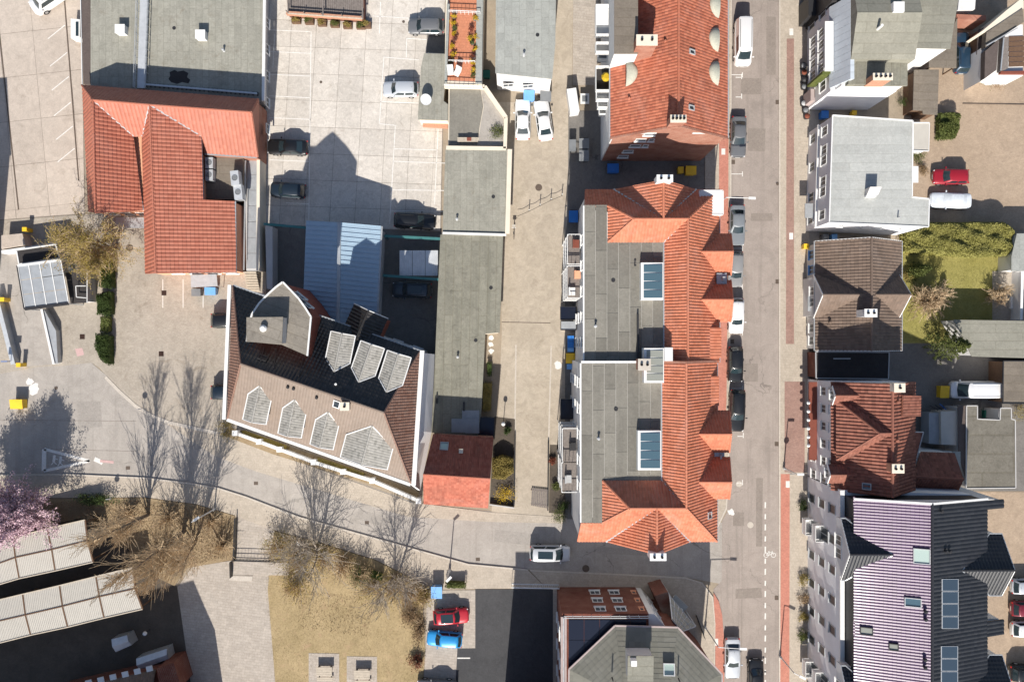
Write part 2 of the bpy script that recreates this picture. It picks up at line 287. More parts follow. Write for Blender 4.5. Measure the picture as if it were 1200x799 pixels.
# ------------------------------------------------------------------ mesh builder
class MB:
    def __init__(s): s.v = []; s.f = []; s.mi = []; s.uv = {}; s.cur = 0; s.smooth = False
    def add(s, vs, fs):
        o = len(s.v); s.v.extend([tuple(p) for p in vs])
        for f in fs: s.f.append([i + o for i in f]); s.mi.append(s.cur)
        return s
    def poly(s, pts): return s.add(pts, [list(range(len(pts)))])
    def prism(s, xy, z0, z1, top=True, bottom=True):
        n = len(xy)
        a = sum(xy[i][0] * xy[(i + 1) % n][1] - xy[(i + 1) % n][0] * xy[i][1] for i in range(n))
        if a < 0: xy = list(reversed(xy))
        zz = (lambda q, i: q[i] if isinstance(q, (list, tuple)) else q)
        if a < 0 and isinstance(z1, (list, tuple)): z1 = list(reversed(z1))
        if a < 0 and isinstance(z0, (list, tuple)): z0 = list(reversed(z0))
        vs = [(p[0], p[1], zz(z0, i)) for i, p in enumerate(xy)] + [(p[0], p[1], zz(z1, i)) for i, p in enumerate(xy)]
        fs = [[i, (i + 1) % n, n + (i + 1) % n, n + i] for i in range(n)]
        if top: fs.append(list(range(n, 2 * n)))
        if bottom: fs.append(list(range(n - 1, -1, -1)))
        return s.add(vs, fs)
    def box(s, x0, x1, y0, y1, z0, z1): return s.prism([(x0, y0), (x1, y0), (x1, y1), (x0, y1)], z0, z1)
    def obox(s, c, ax, ay, az, hx, hy, hz):
        c = Vector(c); ax = Vector(ax).normalized() * hx; ay = Vector(ay).normalized() * hy; az = Vector(az).normalized() * hz
        vs = [c + ax * i + ay * j + az * k for k in (-1, 1) for j in (-1, 1) for i in (-1, 1)]
        return s.add(vs, [[0, 2, 3, 1], [4, 5, 7, 6], [0, 1, 5, 4], [2, 6, 7, 3], [0, 4, 6, 2], [1, 3, 7, 5]])
    def bar(s, p, q, w, h, up=(0, 0, 1)):
        p = Vector(p); q = Vector(q); d = (q - p)
        L = d.length
        if L < 1e-5: return s
        d /= L; sd_ = d.cross(Vector(up))
        if sd_.length < 1e-4: sd_ = d.cross(Vector((1, 0, 0)))
        sd_.normalize(); u = sd_.cross(d)
        return s.obox((p + q) / 2, d, sd_, u, L / 2, w / 2, h / 2)
    def tube(s, p, q, r0, r1=None, n=8, caps=True):
        r1 = r0 if r1 is None else r1
        p = Vector(p); q = Vector(q); d = (q - p).normalized()
        a = d.cross(Vector((0, 0, 1)) if abs(d.z) < .9 else Vector((1, 0, 0))).normalized(); b = d.cross(a)
        vs = []
        for c, r in ((p, r0), (q, r1)):
            for i in range(n):
                t = 2 * math.pi * i / n; vs.append(c + a * (math.cos(t) * r) + b * (math.sin(t) * r))
        fs = [[i, (i + 1) % n, n + (i + 1) % n, n + i] for i in range(n)]
        if caps: fs += [list(range(n - 1, -1, -1)), list(range(n, 2 * n))]
        return s.add(vs, fs)
    def lathe(s, c, prof, n=14):
        c = Vector(c); vs = []; fs = []
        for (r, z) in prof:
            for i in range(n):
                t = 2 * math.pi * i / n; vs.append((c.x + r * math.cos(t), c.y + r * math.sin(t), c.z + z))
        for k in range(len(prof) - 1):
            for i in range(n):
                fs.append([k * n + i, k * n + (i + 1) % n, (k + 1) * n + (i + 1) % n, (k + 1) * n + i])
        fs.append(list(range((len(prof) - 1) * n, len(prof) * n)))
        return s.add(vs, fs)
    def build(s, name, mat, parent=None, local=False, smooth=False, kind=None, label=None):
        me = bpy.data.meshes.new(name)
        me.from_pydata(s.v, [], s.f)
        mats = mat if isinstance(mat, (list, tuple)) else [mat]
        for m_ in mats: me.materials.append(MATS[m_])
        if len(mats) > 1: me.polygons.foreach_set('material_index', s.mi)
        if s.uv:
            ul = me.uv_layers.new(name='UVMap')
            k = 0; arr = np.zeros((len(me.loops), 2), np.float32)
            for fi, f in enumerate(s.f):
                u = s.uv.get(fi)
                for j in range(len(f)):
                    if u is not None: arr[k] = u[j]
                    k += 1
            ul.data.foreach_set('uv', arr.ravel())
        if smooth: me.polygons.foreach_set('use_smooth', [True] * len(me.polygons))
        me.update()
        o = bpy.data.objects.new(name, me); COL.objects.link(o)
        if parent is not None:
            o.parent = parent
            if not local and parent.type == 'EMPTY': o.matrix_parent_inverse = Matrix.Translation(-parent.location)
        if kind: o['kind'] = kind
        if label: o['label'] = label
        return o
def tag(o, label, cat, group=None):
    o['label'] = label; o['category'] = cat
    if group: o['group'] = group
    return o
def thing(name, label, cat, loc=(0, 0, 0), group=None):
    o = bpy.data.objects.new(name, None); COL.objects.link(o); o.location = loc; o.empty_display_size = .3
    return tag(o, label, cat, group)
def copy_tree(o, parent=None):
    c = o.copy(); COL.objects.link(c)
    if parent is not None: c.parent = parent
    for ch in list(o.children): copy_tree(ch, c)
    return c
def struct(name, mb, mat, **k):
    return mb.build(name, mat, kind='structure', **k)
def sheet(name, mat, t, pts, z, thick=.06, parent=None):
    mb = MB().prism(XY(t, 0, pts), z - thick, z)
    if parent is not None: return mb.build(name, mat, parent)
    return struct(name, mb, mat)
# ------------------------------------------------------------------ tiled roofs
def tile_face(mb, pts, cw=.30, rh=.36, amp=.035, step=.03, thick=.14, flip=False):
    """real pantile relief on a planar polygon: columns run down the slope, rows overlap; clipped to the outline"""
    pts = [Vector(p) for p in pts]; n = Vector((0, 0, 0)); N = len(pts)
    for i in range(N):
        a, b = pts[i], pts[(i + 1) % N]
        n += Vector(((a.y - b.y) * (a.z + b.z), (a.z - b.z) * (a.x + b.x), (a.x - b.x) * (a.y + b.y)))
    n.normalize()
    if n.z < 0: n = -n; pts = pts[::-1]
    c = sum(pts, Vector()) / N
    vup = Vector((0, 0, 1)) - n * n.z
    if vup.length < 1e-3: vup = Vector((0, 1, 0))
    vup.normalize(); u = vup.cross(n).normalized()
    P = []
    for p in pts:
        q = p - Vector((0, 0, 1)) * ((p - c).dot(n) / n.z)   # drop onto the fitted plane
        P.append(((q - c).dot(u), (q - c).dot(vup)))
    xs = [p[0] for p in P]; ys = [p[1] for p in P]
    K = 4; prof = [0, .75, 1.0, .55]
    c0 = math.floor(min(xs) / cw) - 1; c1 = math.ceil(max(xs) / cw) + 1
    r0 = math.floor(min(ys) / rh) - 1; r1 = math.ceil(max(ys) / rh) + 1
    nc = (c1 - c0) * K + 1; nr = r1 - r0
    U = c0 * cw + np.arange(nc) * cw / K
    Hh = np.array([prof[i % K] for i in range(nc)]) * amp
    co = np.zeros((nr * 2, nc, 3))
    for r in range(nr):
        co[2 * r, :, 0] = U; co[2 * r, :, 1] = (r0 + r) * rh; co[2 * r, :, 2] = Hh + step
        co[2 * r + 1, :, 0] = U; co[2 * r + 1, :, 1] = (r0 + r + 1) * rh - 1e-4; co[2 * r + 1, :, 2] = Hh
    bm = bmesh.new()
    vv = [bm.verts.new(p) for p in co.reshape(-1, 3)]
    for r in range(nr * 2 - 1):
        for k in range(nc - 1):
            a = r * nc + k
            bm.faces.new((vv[a], vv[a + 1], vv[a + nc + 1], vv[a + nc]))
    # polygon orientation
    A = sum(P[i][0] * P[(i + 1) % N][1] - P[(i + 1) % N][0] * P[i][1] for i in range(N))
    if A < 0: P = P[::-1]
    convex = True
    for i in range(N):
        a, b, d = P[i], P[(i + 1) % N], P[(i + 2) % N]
        if (b[0] - a[0]) * (d[1] - b[1]) - (b[1] - a[1]) * (d[0] - b[0]) < -1e-4: convex = False
    for i in range(N):
        a, b = P[i], P[(i + 1) % N]
        ex, ey = b[0] - a[0], b[1] - a[1]
        if math.hypot(ex, ey) < 1e-4: continue
        bmesh.ops.bisect_plane(bm, geom=bm.verts[:] + bm.edges[:] + bm.faces[:], plane_co=(a[0], a[1], 0), plane_no=(ey, -ex, 0), clear_outer=convex, clear_inner=False)
    if not convex:
        def inside(x, y):
            ins = False
            for i in range(N):
                (x1, y1), (x2, y2) = P[i], P[(i + 1) % N]
                if (y1 > y) != (y2 > y) and x < (x2 - x1) * (y - y1) / (y2 - y1) + x1: ins = not ins
            return ins
        kill = [f for f in bm.faces if not inside(*f.calc_center_median()[:2])]
        bmesh.ops.delete(bm, geom=kill, context='FACES')
    bm.verts.index_update()
    o = len(mb.v)
    for v in bm.verts: mb.v.append(tuple(c + u * v.co.x + vup * v.co.y + n * v.co.z))
    for f in bm.faces:
        ids = [v.index for v in f.verts]; cx, cy, _ = f.calc_center_median()
        uc = (math.floor(cx / cw) + .5, math.floor((cy + 1e-3) / rh) + .5)
        mb.uv[len(mb.f)] = [uc] * len(ids)
        mb.f.append([i + o for i in ids]); mb.mi.append(mb.cur)
    bm.free()
    # sarking below: thin solid
    q = [c + u * p[0] + vup * p[1] for p in P]
    t0 = [p - n * .01 for p in q]; t1 = [p - n * thick for p in q]
    N = len(q); oo = len(mb.v)
    mb.v.extend([tuple(p) for p in t0 + t1])
    for f in [list(range(N)), list(range(2 * N - 1, N - 1, -1))] + [[i, N + i, N + (i + 1) % N, (i + 1) % N] for i in range(N)]:
        mb.uv[len(mb.f)] = [(.5, .5)] * len(f); mb.f.append([k + oo for k in f]); mb.mi.append(mb.cur)
    return mb
def roof(parent, faces, mat, name='roof', **k):
    mb = MB()
    for f in faces: tile_face(mb, f, **k)
    return mb.build(name, mat, parent)
def caps(parent, lines, mat, r=.13, name='ridge_tiles', seg=.4):
    """half-round ridge and hip tiles laid in overlapping lengths"""
    for p, q in lines:
        mb = MB(); p = Vector(p); q = Vector(q); L = (q - p).length; n = max(1, int(L / seg))
        for i in range(n):
            a = p.lerp(q, i / n); b = p.lerp(q, (i + 1) / n)
            d = Vector((0, 0, .02)); mb.tube(a + d, b + d, r * 1.08, r * .92, 6)
        mb.uv = {i: [(.5, .5)] * len(f) for i, f in enumerate(mb.f)}
        mb.build(name, mat, parent)
def line_bars(parent, name, lines, mat, w=.12, h=.12, up=(0, 0, 1), dz=0):
    for p, q in lines:
        o = MB().bar(Vector(p) + Vector((0, 0, dz)), Vector(q) + Vector((0, 0, dz)), w, h, up).build(name, mat, parent)
    return o
def walls(parent, xy, z0, z1, mat, name='wall'):
    return MB().prism(xy, z0, z1).build(name, mat, parent)
# ------------------------------------------------------------------ windows and doors
def window(parent, c, nrm, w=1.1, h=1.4, frame='trim_white', pane='glass', sill=True, mull=1, name='window', depth=.07):
    """frame proud of the wall, pane set back inside it, sill below; c = centre on the wall face"""
    c = Vector(c); nrm = Vector(nrm).normalized(); up = Vector((0, 0, 1))
    if abs(nrm.z) > .3: up = (Vector((0, 0, 1)) - nrm * nrm.z).normalized()
    s = up.cross(nrm).normalized(); t = .08
    mb = MB(); cc = c + nrm * (depth / 2)
    mb.obox(cc + up * (h / 2 - t / 2), s, up, nrm, w / 2, t / 2, depth / 2)
    mb.obox(cc - up * (h / 2 - t / 2), s, up, nrm, w / 2, t / 2, depth / 2)
    for e in (-1, 1): mb.obox(cc + s * (e * (w / 2 - t / 2)), s, up, nrm, t / 2, h / 2 - t, depth / 2)
    for k in range(mull):
        mb.obox(cc + s * (w * ((k + 1) / (mull + 1) - .5)) - nrm * .01, s, up, nrm, .03, h / 2 - t, depth / 2 - .012)
    f = mb.build(name, frame, parent)
    MB().obox(c + nrm * .012, s, up, nrm, w / 2 - t, h / 2 - t, .01).build('pane', pane, f)
    if sill: MB().obox(c - up * (h / 2 + .03) + nrm * .09, s, up, nrm, w / 2 + .08, .03, .09).build('sill', frame, f)
    return f
def door(parent, c, nrm, w=1.0, h=2.1, mat='trim_white'):
    c = Vector(c); nrm = Vector(nrm).normalized(); s = Vector((0, 0, 1)).cross(nrm).normalized(); up = Vector((0, 0, 1))
    d = MB().obox(c + up * (h / 2) + nrm * .03, s, up, nrm, w / 2, h / 2, .03).build('door', mat, parent)
    MB().obox(c + up * (h / 2) + nrm * .09 + s * (w / 2 - .12), s, up, nrm, .07, .015, .02).build('handle', 'rim', d)
    return d
def facade_windows(parent, a, b, z_list, n, out, w=1.1, h=1.4, inset=1.0, **k):
    """rows of windows on the wall a -> b, `out` is the outward normal"""
    a = Vector((a[0], a[1], 0)); b = Vector((b[0], b[1], 0)); L = (b - a).length; d = (b - a) / L
    for z in z_list:
        for i in range(n):
            t = inset + (L - 2 * inset) * ((i + .5) / n)
            p = a + d * t; window(parent, (p.x, p.y, z), out, w, h, **k)
def roof_window(parent, c, nrm, w=.9, h=1.2, frame='trim_grey', pane='glass', name='roof_window', depth=.12):
    return window(parent, Vector(c), nrm, w, h, frame, pane, sill=False, mull=0, name=name, depth=depth)
def pnormal(pts):
    n = (Vector(pts[1]) - Vector(pts[0])).cross(Vector(pts[2]) - Vector(pts[0])).normalized()
    return n if n.z > 0 else -n
def on_plane(t, x, y, pts):
    """where the sight line through a photo point meets a roof plane"""
    n = pnormal(pts); o = Vector((0, 0, CAMH)); d = (W(t, x, y, 0) - o)
    k = (Vector(pts[0]) - o).dot(n) / d.dot(n)
    return o + d * k
# ================================================================== the setting: ground, streets, pavements
struct('ground', MB().box(-400, 400, -400, 400, -.5, 0), 'soil')
def clip_poly(sub, clip):
    A = sum(clip[i][0] * clip[(i + 1) % len(clip)][1] - clip[(i + 1) % len(clip)][0] * clip[i][1] for i in range(len(clip)))
    if A < 0: clip = clip[::-1]
    for i in range(len(clip)):
        (ax, ay), (bx, by) = clip[i], clip[(i + 1) % len(clip)]
        ins = lambda p: (bx - ax) * (p[1] - ay) - (by - ay) * (p[0] - ax) >= 0
        out = []
        for j in range(len(sub)):
            p, q = sub[j], sub[(j + 1) % len(sub)]
            ip, iq = ins(p), ins(q)
            if ip: out.append(p)
            if ip != iq:
                d1 = (bx - ax) * (p[1] - ay) - (by - ay) * (p[0] - ax); d2 = (bx - ax) * (q[1] - ay) - (by - ay) * (q[0] - ax)
                t = d1 / (d1 - d2); out.append((p[0] + (q[0] - p[0]) * t, p[1] + (q[1] - p[1]) * t))
        sub = out
        if len(sub) < 3: return []
    return sub
def shrink(poly, g):
    cx = sum(p[0] for p in poly) / len(poly); cy = sum(p[1] for p in poly) / len(poly)
    out = []
    for x, y in poly:
        d = math.hypot(x - cx, y - cy); k = max(0, 1 - g * 1.3 / d); out.append((cx + (x - cx) * k, cy + (y - cy) * k))
    return out
# --- concrete parking court: every slab is its own piece
court = sheet('parking_court', 'joint', 'P', [(311, -40), (523, -40), (517, 272), (309, 264)], .012)
lim = [(312.5, -38), (522, -38), (516, 271), (310, 263)]
for i in range(-1, 9):
    for j in range(-2, 10):
        def gp(a, b): return (314 + a * 29.3 - .062 * (b * 31 - 10), -8 + b * 31 + .035 * a * 29.3)
        q = clip_poly([gp(i, j), gp(i + 1, j), gp(i + 1, j + 1), gp(i, j + 1)], lim)
        if len(q) < 3: continue
        q = shrink(q, .2)
        MB().prism(XY('P', 0, q), -.02, .03 + random.uniform(-.003, .003)).build('concrete_slab', 'slab_concrete', court)
# --- service lane on the far side of the hall
lane = sheet('service_lane', 'joint', 'P', [(-60, -40), (96, -40), (100, 262), (-60, 275)], .013)
xs0 = [-52, -5, 35, 75, 94]; ys0 = [-62, -11, 40.5, 92, 144, 196, 248, 300]
lim = [(-58, -38), (95, -38), (99, 250), (-58, 262)]
def lp(x0, y0):
    # joints drawn in the photograph: columns lean, rows tilt
    y = y0
    for _ in range(4): x = x0 + .095 * y; y = y0 - .108 * x
    return (x, y)
for i in range(4):
    for j in range(7):
        q = clip_poly([lp(xs0[i], ys0[j]), lp(xs0[i + 1], ys0[j]), lp(xs0[i + 1], ys0[j + 1]), lp(xs0[i], ys0[j + 1])], lim)
        if len(q) < 3: continue
        MB().prism(XY('P', 0, shrink(q, .22)), -.02, .03 + random.uniform(-.003, .003)).build('concrete_slab', 'slab_concrete_old', lane)
for t in (((75, -10), (92.5, 212)), ((-1.5, 30), (22, 246))):
    a, b = W('P', *t[0]), W('P', *t[1]); MB().bar(a + Vector((0, 0, .03)), b + Vector((0, 0, .03)), .16, .03).build('drain_channel', 'metal_drain', lane)
def stripe(parent, p, q, w=.10, z=.04, mat='paint_white', name='painted_line', t='P'):
    a, b = W(t, *p), W(t, *q); a.z = b.z = z
    return MB().bar(a, b, w, .006).build(name, mat, parent)
for y0 in (28, 60, 88, 118, 146, 172):
    stripe(lane, (54 + y0 * .08, y0 + 18), (74 + y0 * .08, y0 + 2))
# --- streets
street = sheet('street', 'asphalt_street', 'P', [(857, -60), (913, -60), (914, 300), (912, 860), (836, 860), (837, 720), (836, 690), (846, 680), (846, 610), (852, 600), (854, 500), (856, 300)], .020)
lane2 = sheet('side_street', 'asphalt_lane', 'P', [(-60, 440), (0, 438), (45, 430), (72, 429), (107, 425), (125, 440), (160, 475), (197, 493), (254, 505), (276, 515), (490, 590), (576, 599), (664, 605), (846, 612),
      (846, 684), (803, 676), (619, 667), (549, 660), (351, 605), (288, 581), (256, 571), (221, 565), (170, 559), (80, 555), (-60, 556)], .016)
# kerbs and pavements
pv_e = sheet('pavement', 'paver_beige', 'P', [(914, -60), (948, -60), (948, 860), (913, 860)], .12, .2)
sheet('paver_strip', 'paver_redbrown', 'P', [(921.5, 46), (930, 46), (930, 403), (920.5, 403)], .125, .03, pv_e)
sheet('paver_patch', 'paver_redbrown', 'P', [(919, 447), (942.5, 447), (942.5, 553), (919, 553)], .125, .03, pv_e)
sheet('cycle_strip', 'paver_red', 'P', [(914.5, 555), (925, 555), (924.5, 860), (913.8, 860)], .125, .03, pv_e)
sheet('kerb', 'kerb_stone', 'P', [(912.6, -60), (914, -60), (914, 860), (912.2, 860)], .13, .2, pv_e)
pv_w = sheet('pavement', 'paver_beige', 'P', [(826, -60), (856, -60), (855, 300), (852.5, 560), (850, 595), (840, 616), (826, 618)], .122, .2)
sheet('cycle_strip', 'paver_red', 'P', [(843, -60), (854, -60), (853, 300), (851, 470), (846, 560), (836, 600), (832, 596), (840, 555), (842, 300)], .127, .03, pv_w)
sheet('kerb', 'kerb_stone', 'P', [(856, -60), (857.4, -60), (856.4, 300), (854, 560), (851.5, 596), (841, 618), (840, 616), (850, 595), (852.5, 560), (855, 300)], .132, .2, pv_w)
pv_n = sheet('pavement', 'paver_beige', 'P', [(262, 509), (480, 588), (576, 600), (664, 606), (664, 613), (570, 611), (478, 605), (300, 552), (252, 534), (196, 497), (199, 494)], .05, .1)
pv_s = sheet('pavement', 'paver_beige', 'P', [(-60, 557.5), (80, 556.5), (170, 560.5), (221, 566.5), (256, 572.5), (288, 582.5), (351, 606.5), (549, 661.5), (619, 668), (640, 688), (500, 690), (495, 682), (440, 655), (370, 633), (320, 620), (275, 603), (230, 590), (170, 582), (60, 583), (-60, 590)], .13, .2)
k = [(-60, 556), (80, 555), (170, 559), (221, 565), (256, 571), (288, 581), (351, 605), (549, 660), (619, 666.5)]
sheet('kerb', 'kerb_stone', 'P', k + [(x - .4, y + 1.6) for x, y in k[::-1]], .16, .2, pv_s)
pv_c = sheet('pavement', 'paver_beige', 'P', [(640, 688), (621, 668), (803, 677.5), (822, 683), (834, 700), (837, 730), (836, 860), (648, 860), (648, 690)], .124, .2)
sheet('cycle_strip', 'paver_red', 'P', [(836, 694), (842, 704), (846, 720), (848, 745), (848.5, 860), (838, 860), (838, 740), (836.5, 712)], .128, .1, pv_c)
sheet('kerb', 'kerb_stone', 'P', [(621, 667), (803, 676), (823, 682), (835.5, 699), (838, 730), (837, 860), (836, 860), (837, 730), (834, 700), (822, 683.2), (803, 677.5), (621, 668.4)], .14, .2, pv_c)
# yards and paths
yard = sheet('yard_paving', 'paver_yard', 'P', [(124, 250), (172, 250), (172, 318), (312, 318), (312, 520), (276, 515), (254, 505), (197, 493), (160, 475), (125, 441), (117, 431)], .024)
k = [(124.5, 440), (140, 456), (160, 474), (178, 485), (198, 493), (226, 499), (255, 505.5)]
sheet('kerb', 'kerb_stone', 'P', k + [(x - 1.5, y + 3.5) for x, y in k[::-1]], .056, .1, yard)
sheet('yard_paving', 'paver_yard', 'P', [(-60, 262), (99, 252), (124, 250), (117, 431), (107, 425), (72, 429), (45, 430), (0, 438), (-60, 440)], .0145)
ramp_l = sheet('ramp_lane', 'asphalt_lane', 'P', [(-40, 300), (20, 290), (27, 360), (48, 362), (62, 427), (24, 430), (10, 385), (0, 345), (-40, 345)], .028)
sheet('back_court', 'asphalt_yard', 'P', [(309, 264), (520, 272), (516, 420), (500, 470), (300, 420)], .0085)
alley = sheet('alley_paving', 'paver_alley', 'P', [(584, 120), (668, 120), (668, 606), (576, 600), (584, 480), (588, 390)], .0245)
sheet('alley_paving', 'paver_alley', 'P', [(640, -60), (672, -60), (670, 120), (640, 120)], .0255)
sheet('terrace_paving', 'paver_path', 'P', [(672, -60), (702, -60), (700, 100), (671, 100)], .0265)
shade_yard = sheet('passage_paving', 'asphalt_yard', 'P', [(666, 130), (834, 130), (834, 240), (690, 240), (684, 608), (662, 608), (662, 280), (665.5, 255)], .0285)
for a, b, c, d in ((604.6, 404, 602.7, 560), (646, 405, 643, 515)):
    MB().bar(W('P', a, b) + Vector((0, 0, .033)), W('P', c, d) + Vector((0, 0, .033)), .16, .02).build('edging_strip', 'kerb_stone', alley)
sheet('expansion_strip', 'metal_drain', 'P', [(588, 377), (645, 378), (645, 378.8), (588, 377.8)], .03, .03, alley)
sheet('front_bed', 'mulch', 'P', [(268, 500), (330, 520), (420, 550), (492, 576), (488, 584), (410, 560), (320, 532), (262, 510)], .0505, .1)
sheet('planting_bed', 'mulch', 'P', [(-60, 588), (60, 584), (170, 583), (230, 591), (275, 604), (275, 655), (220, 665), (205, 686), (160, 665), (150, 640), (112, 604), (-60, 636)], .10, .15)
path = sheet('garden_path', 'paver_path', 'P', [(277, 604), (322, 621), (314, 660), (326, 860), (232, 860), (208, 688), (225, 664), (274, 656)], .035)
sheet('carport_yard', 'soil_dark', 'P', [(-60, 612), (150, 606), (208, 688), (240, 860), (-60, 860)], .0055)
lawn = sheet('lawn', 'dry_lawn', 'P', [(322, 622), (370, 634), (440, 656), (494, 683), (498, 760), (492, 860), (328, 860), (314, 690)], .09, .12)
sheet('parking_bay', 'paver_path', 'P', [(500, 691), (557, 691), (557, 759), (536, 759), (531, 860), (493, 860), (499, 760)], .038)
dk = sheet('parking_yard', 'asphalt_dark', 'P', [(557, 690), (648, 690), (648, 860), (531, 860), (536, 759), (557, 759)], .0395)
stripe(dk, (536, 770.5), (551, 770.5), .14, .05)
sheet('yard_paving', 'paver_yard_right', 'P', [(1060, -60), (1260, -60), (1260, 270), (1060, 270)], .0315)
glawn = sheet('lawn', 'green_lawn', 'P', [(1056, 268), (1175, 268), (1175, 402), (1056, 402)], .06, .1)
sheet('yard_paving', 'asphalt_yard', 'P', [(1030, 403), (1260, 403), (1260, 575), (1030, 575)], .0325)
sheet('yard_paving', 'paver_yard_right', 'P', [(1110, 576), (1260, 576), (1260, 860), (1110, 860)], .0345)
sheet('gravel_strip', 'gravel', 'P', [(946, 130), (960, 130), (960, 300), (946, 300)], .0435)
# --- markings on the parking court
for y in (135, 230, 330, 425, 520, 610, 705):
    if y != 610: stripe(court, (95, y - 2), (277, y + 6), .09, .036, t='A2')
for y in (85, 180): stripe(court, (170, y), (272, y + 4), .09, .036, t='B2') if y > 100 else None
stripe(court, (280, 140), (270, 975), .09, .036, t='A2')
for a, b in (((600, 250), (580, 545)), ((600, 253), (755, 265)), ((585, 448), (752, 455)), ((580, 545), (655, 553)), ((650, 553), (625, 985)), ((645, 655), (835, 660)), ((640, 710), (870, 718)),
             ((838, 570), (822, 900)), ((700, 170), (788, 176)), ((700, 170), (698, 255)), ((585, 10), (580, 150)), ((550, 72), (710, 82)), ((120, 150), (112, 300)), ((640, 835), (865, 838)), ((632, 925), (860, 930))):
    stripe(court, a, b, .09, .0365, t='A2')
# --- markings on the streets
for i, y in enumerate(range(588, 800, 13)):
    stripe(street, (896.8, y + (i % 2)), (896.6, y + 7), .16, .028, name='lane_dash')
for y0 in (605, 628, 655, 700, 735, 770): stripe(street, (913.5, y0), (913.4, y0 + 5), .12, .028, name='lane_dash')
def bike_symbol(cx, cy):
    mb = MB(); c = W('P', cx, cy); z = .028
    for s in (-1, 1):
        for i in range(12):
            a, b = 2 * math.pi * i / 12, 2 * math.pi * (i + 1) / 12
            p = Vector((c.x + s * .42 + .26 * math.cos(a), c.y + .26 * math.sin(a), z)); q = Vector((c.x + s * .42 + .26 * math.cos(b), c.y + .26 * math.sin(b), z))
            mb.bar(p, q, .07, .006)
    for a, b in (((-.42, 0), (-.12, .34)), ((-.12, .34), (.05, 0)), ((.05, 0), (-.42, 0)), ((.05, 0), (.3, .36)), ((-.12, .34), (.3, .36)), ((.42, 0), (.26, .5)), ((-.2, .42), (-.02, .42))):
        mb.bar((c.x + a[0], c.y + a[1], z + .007), (c.x + b[0], c.y + b[1], z + .007), .07, .006)
    mb.build('cycle_symbol', 'paint_white', street)
bike_symbol(902, 650)
for x, y, w in ((868, 91, .7), (868, 114, .7), (872, 395, 0), (870, 511, .8), (869, 566, .8)):
    if w:
        stripe(street, (x - 6, y), (x + 1, y), .10, .028); stripe(street, (x + 1, y - 4), (x + 1, y + 2), .10, .028)
for y in (88, 204, 291, 336, 390, 455, 503): stripe(street, (857, y), (870, y), .08, .027); stripe(street, (870, y - 3), (870, y + 3), .08, .0275)
for x0, y0, x1, y1 in ((868, 92, 892, 111), (872, 426, 888, 447), (859, 600, 872, 616)):
    sheet('asphalt_patch', 'asphalt_patch', 'P', [(x0, y0), (x1, y0), (x1, y1), (x0, y1)], .0235, .02, street)
# give-way triangle with children symbol on the side street
tri = [(195, 510), (193, 606), (395, 562)]
for a, b in ((0, 1), (1, 2), (2, 0)): stripe(lane2, tri[a], tri[b], .32 if a else .5, .026, name='warning_triangle_line', t='C1')
mb = MB()
for cx, cy in ((240, 558), (268, 563)):
    c = W('C1', cx, cy); c.z = .027; mb.lathe(c + Vector((0, .42, 0)), [(.001, 0), (.16, 0), (.16, .004), (.001, .004)], 10)
    mb.bar(c + Vector((-.02, .3, 0)), c + Vector((-.1, -.2, 0)), .3, .006); mb.bar(c + Vector((-.1, -.2, .007)), c + Vector((-.35, -.55, .007)), .11, .006); mb.bar(c + Vector((-.08, -.2, .008)), c + Vector((.25, -.5, .008)), .11, .006)
    mb.bar(c + Vector((.02, .2, .009)), c + Vector((.4, .05, .009)), .09, .006)
mb.build('children_symbol', 'paint_white', lane2)
stripe(lane2, (415, 553), (452, 570), .5, .026, t='C1'); stripe(lane2, (440, 562), (500, 568), .3, .0275, mat='paint_pink', name='worn_marking', t='C1')
sheet('pink_marking', 'paint_pink', 'C1', [(330, 70), (362, 66), (370, 96), (340, 104)], .019, .004, lane2)
# patched seams in the asphalt
for a, b in (((0, 382), (600, 388)), ((180, 510), (600, 520))): stripe(lane2, a, b, .05, .0215, mat='asphalt_patch', name='asphalt_seam', t='C1')
for a, b in (((1050, 30), (1045, 788)),): stripe(street, a, b, .05, .0265, mat='asphalt_patch', name='asphalt_seam', t='D3')
for a, b in (((160, 200), (160, 788)), ((1140, 130), (1140, 700))): pass
# manhole covers, drains
def manhole(t, x, y, z=.03, r=.38, mat='metal_drain', name='manhole_cover', parent=None):
    c = W(t, x, y); mb = MB().lathe((c.x, c.y, z - .02), [(r, 0), (r, .02), (r * .82, .02), (r * .8, .014), (r * .3, .016), (.001, .018)], 18)
    return mb.build(name, mat, parent)
manhole('D3', 362, 288, .035, .42, parent=lane2); manhole('D3', 1085, 97, .035, .36, 'kerb_stone', parent=street); manhole('C3', 1035, 663, .035, .36, 'kerb_stone', parent=street)
manhole('B3', 155, 112, .034, .4, parent=alley); manhole('A3', 160, 420, .034, .3, parent=alley); manhole('B1', 522, 372, .034, .42, parent=yard); manhole('B1', 570, 377, .034, .42, parent=yard)
manhole('C1', 247, 242, .03, .2, parent=lane2); manhole('B4', 115, 98, .132, .15, parent=pv_e)
for t, x, y in (('B1', 721, 575), ('C1', 709, 92), ('C1', 362, 17)):
    c = W(t, x, y); MB().box(c.x - .28, c.x + .28, c.y - .28, c.y + .28, .02, .04).build('drain_grate', 'dark_red_slab', yard)
for t, x, y in (('A4', 176, 143), ('B4', 175, 326), ('C4', 160, 664)):
    c = W(t, x, y); MB().box(c.x - .22, c.x + .22, c.y - .38, c.y + .38, .11, .132).build('inspection_cover', 'paint_white', pv_e)
c = W('D3', 934, 609); MB().box(c.x - .22, c.x + .22, c.y - .4, c.y + .4, .11, .134).build('inspection_cover', 'paint_white', pv_c)
c = W('A3', 965, 668); MB().box(c.x - .22, c.x + .22, c.y - .35, c.y + .35, .11, .134).build('inspection_cover', 'paint_white', pv_w)
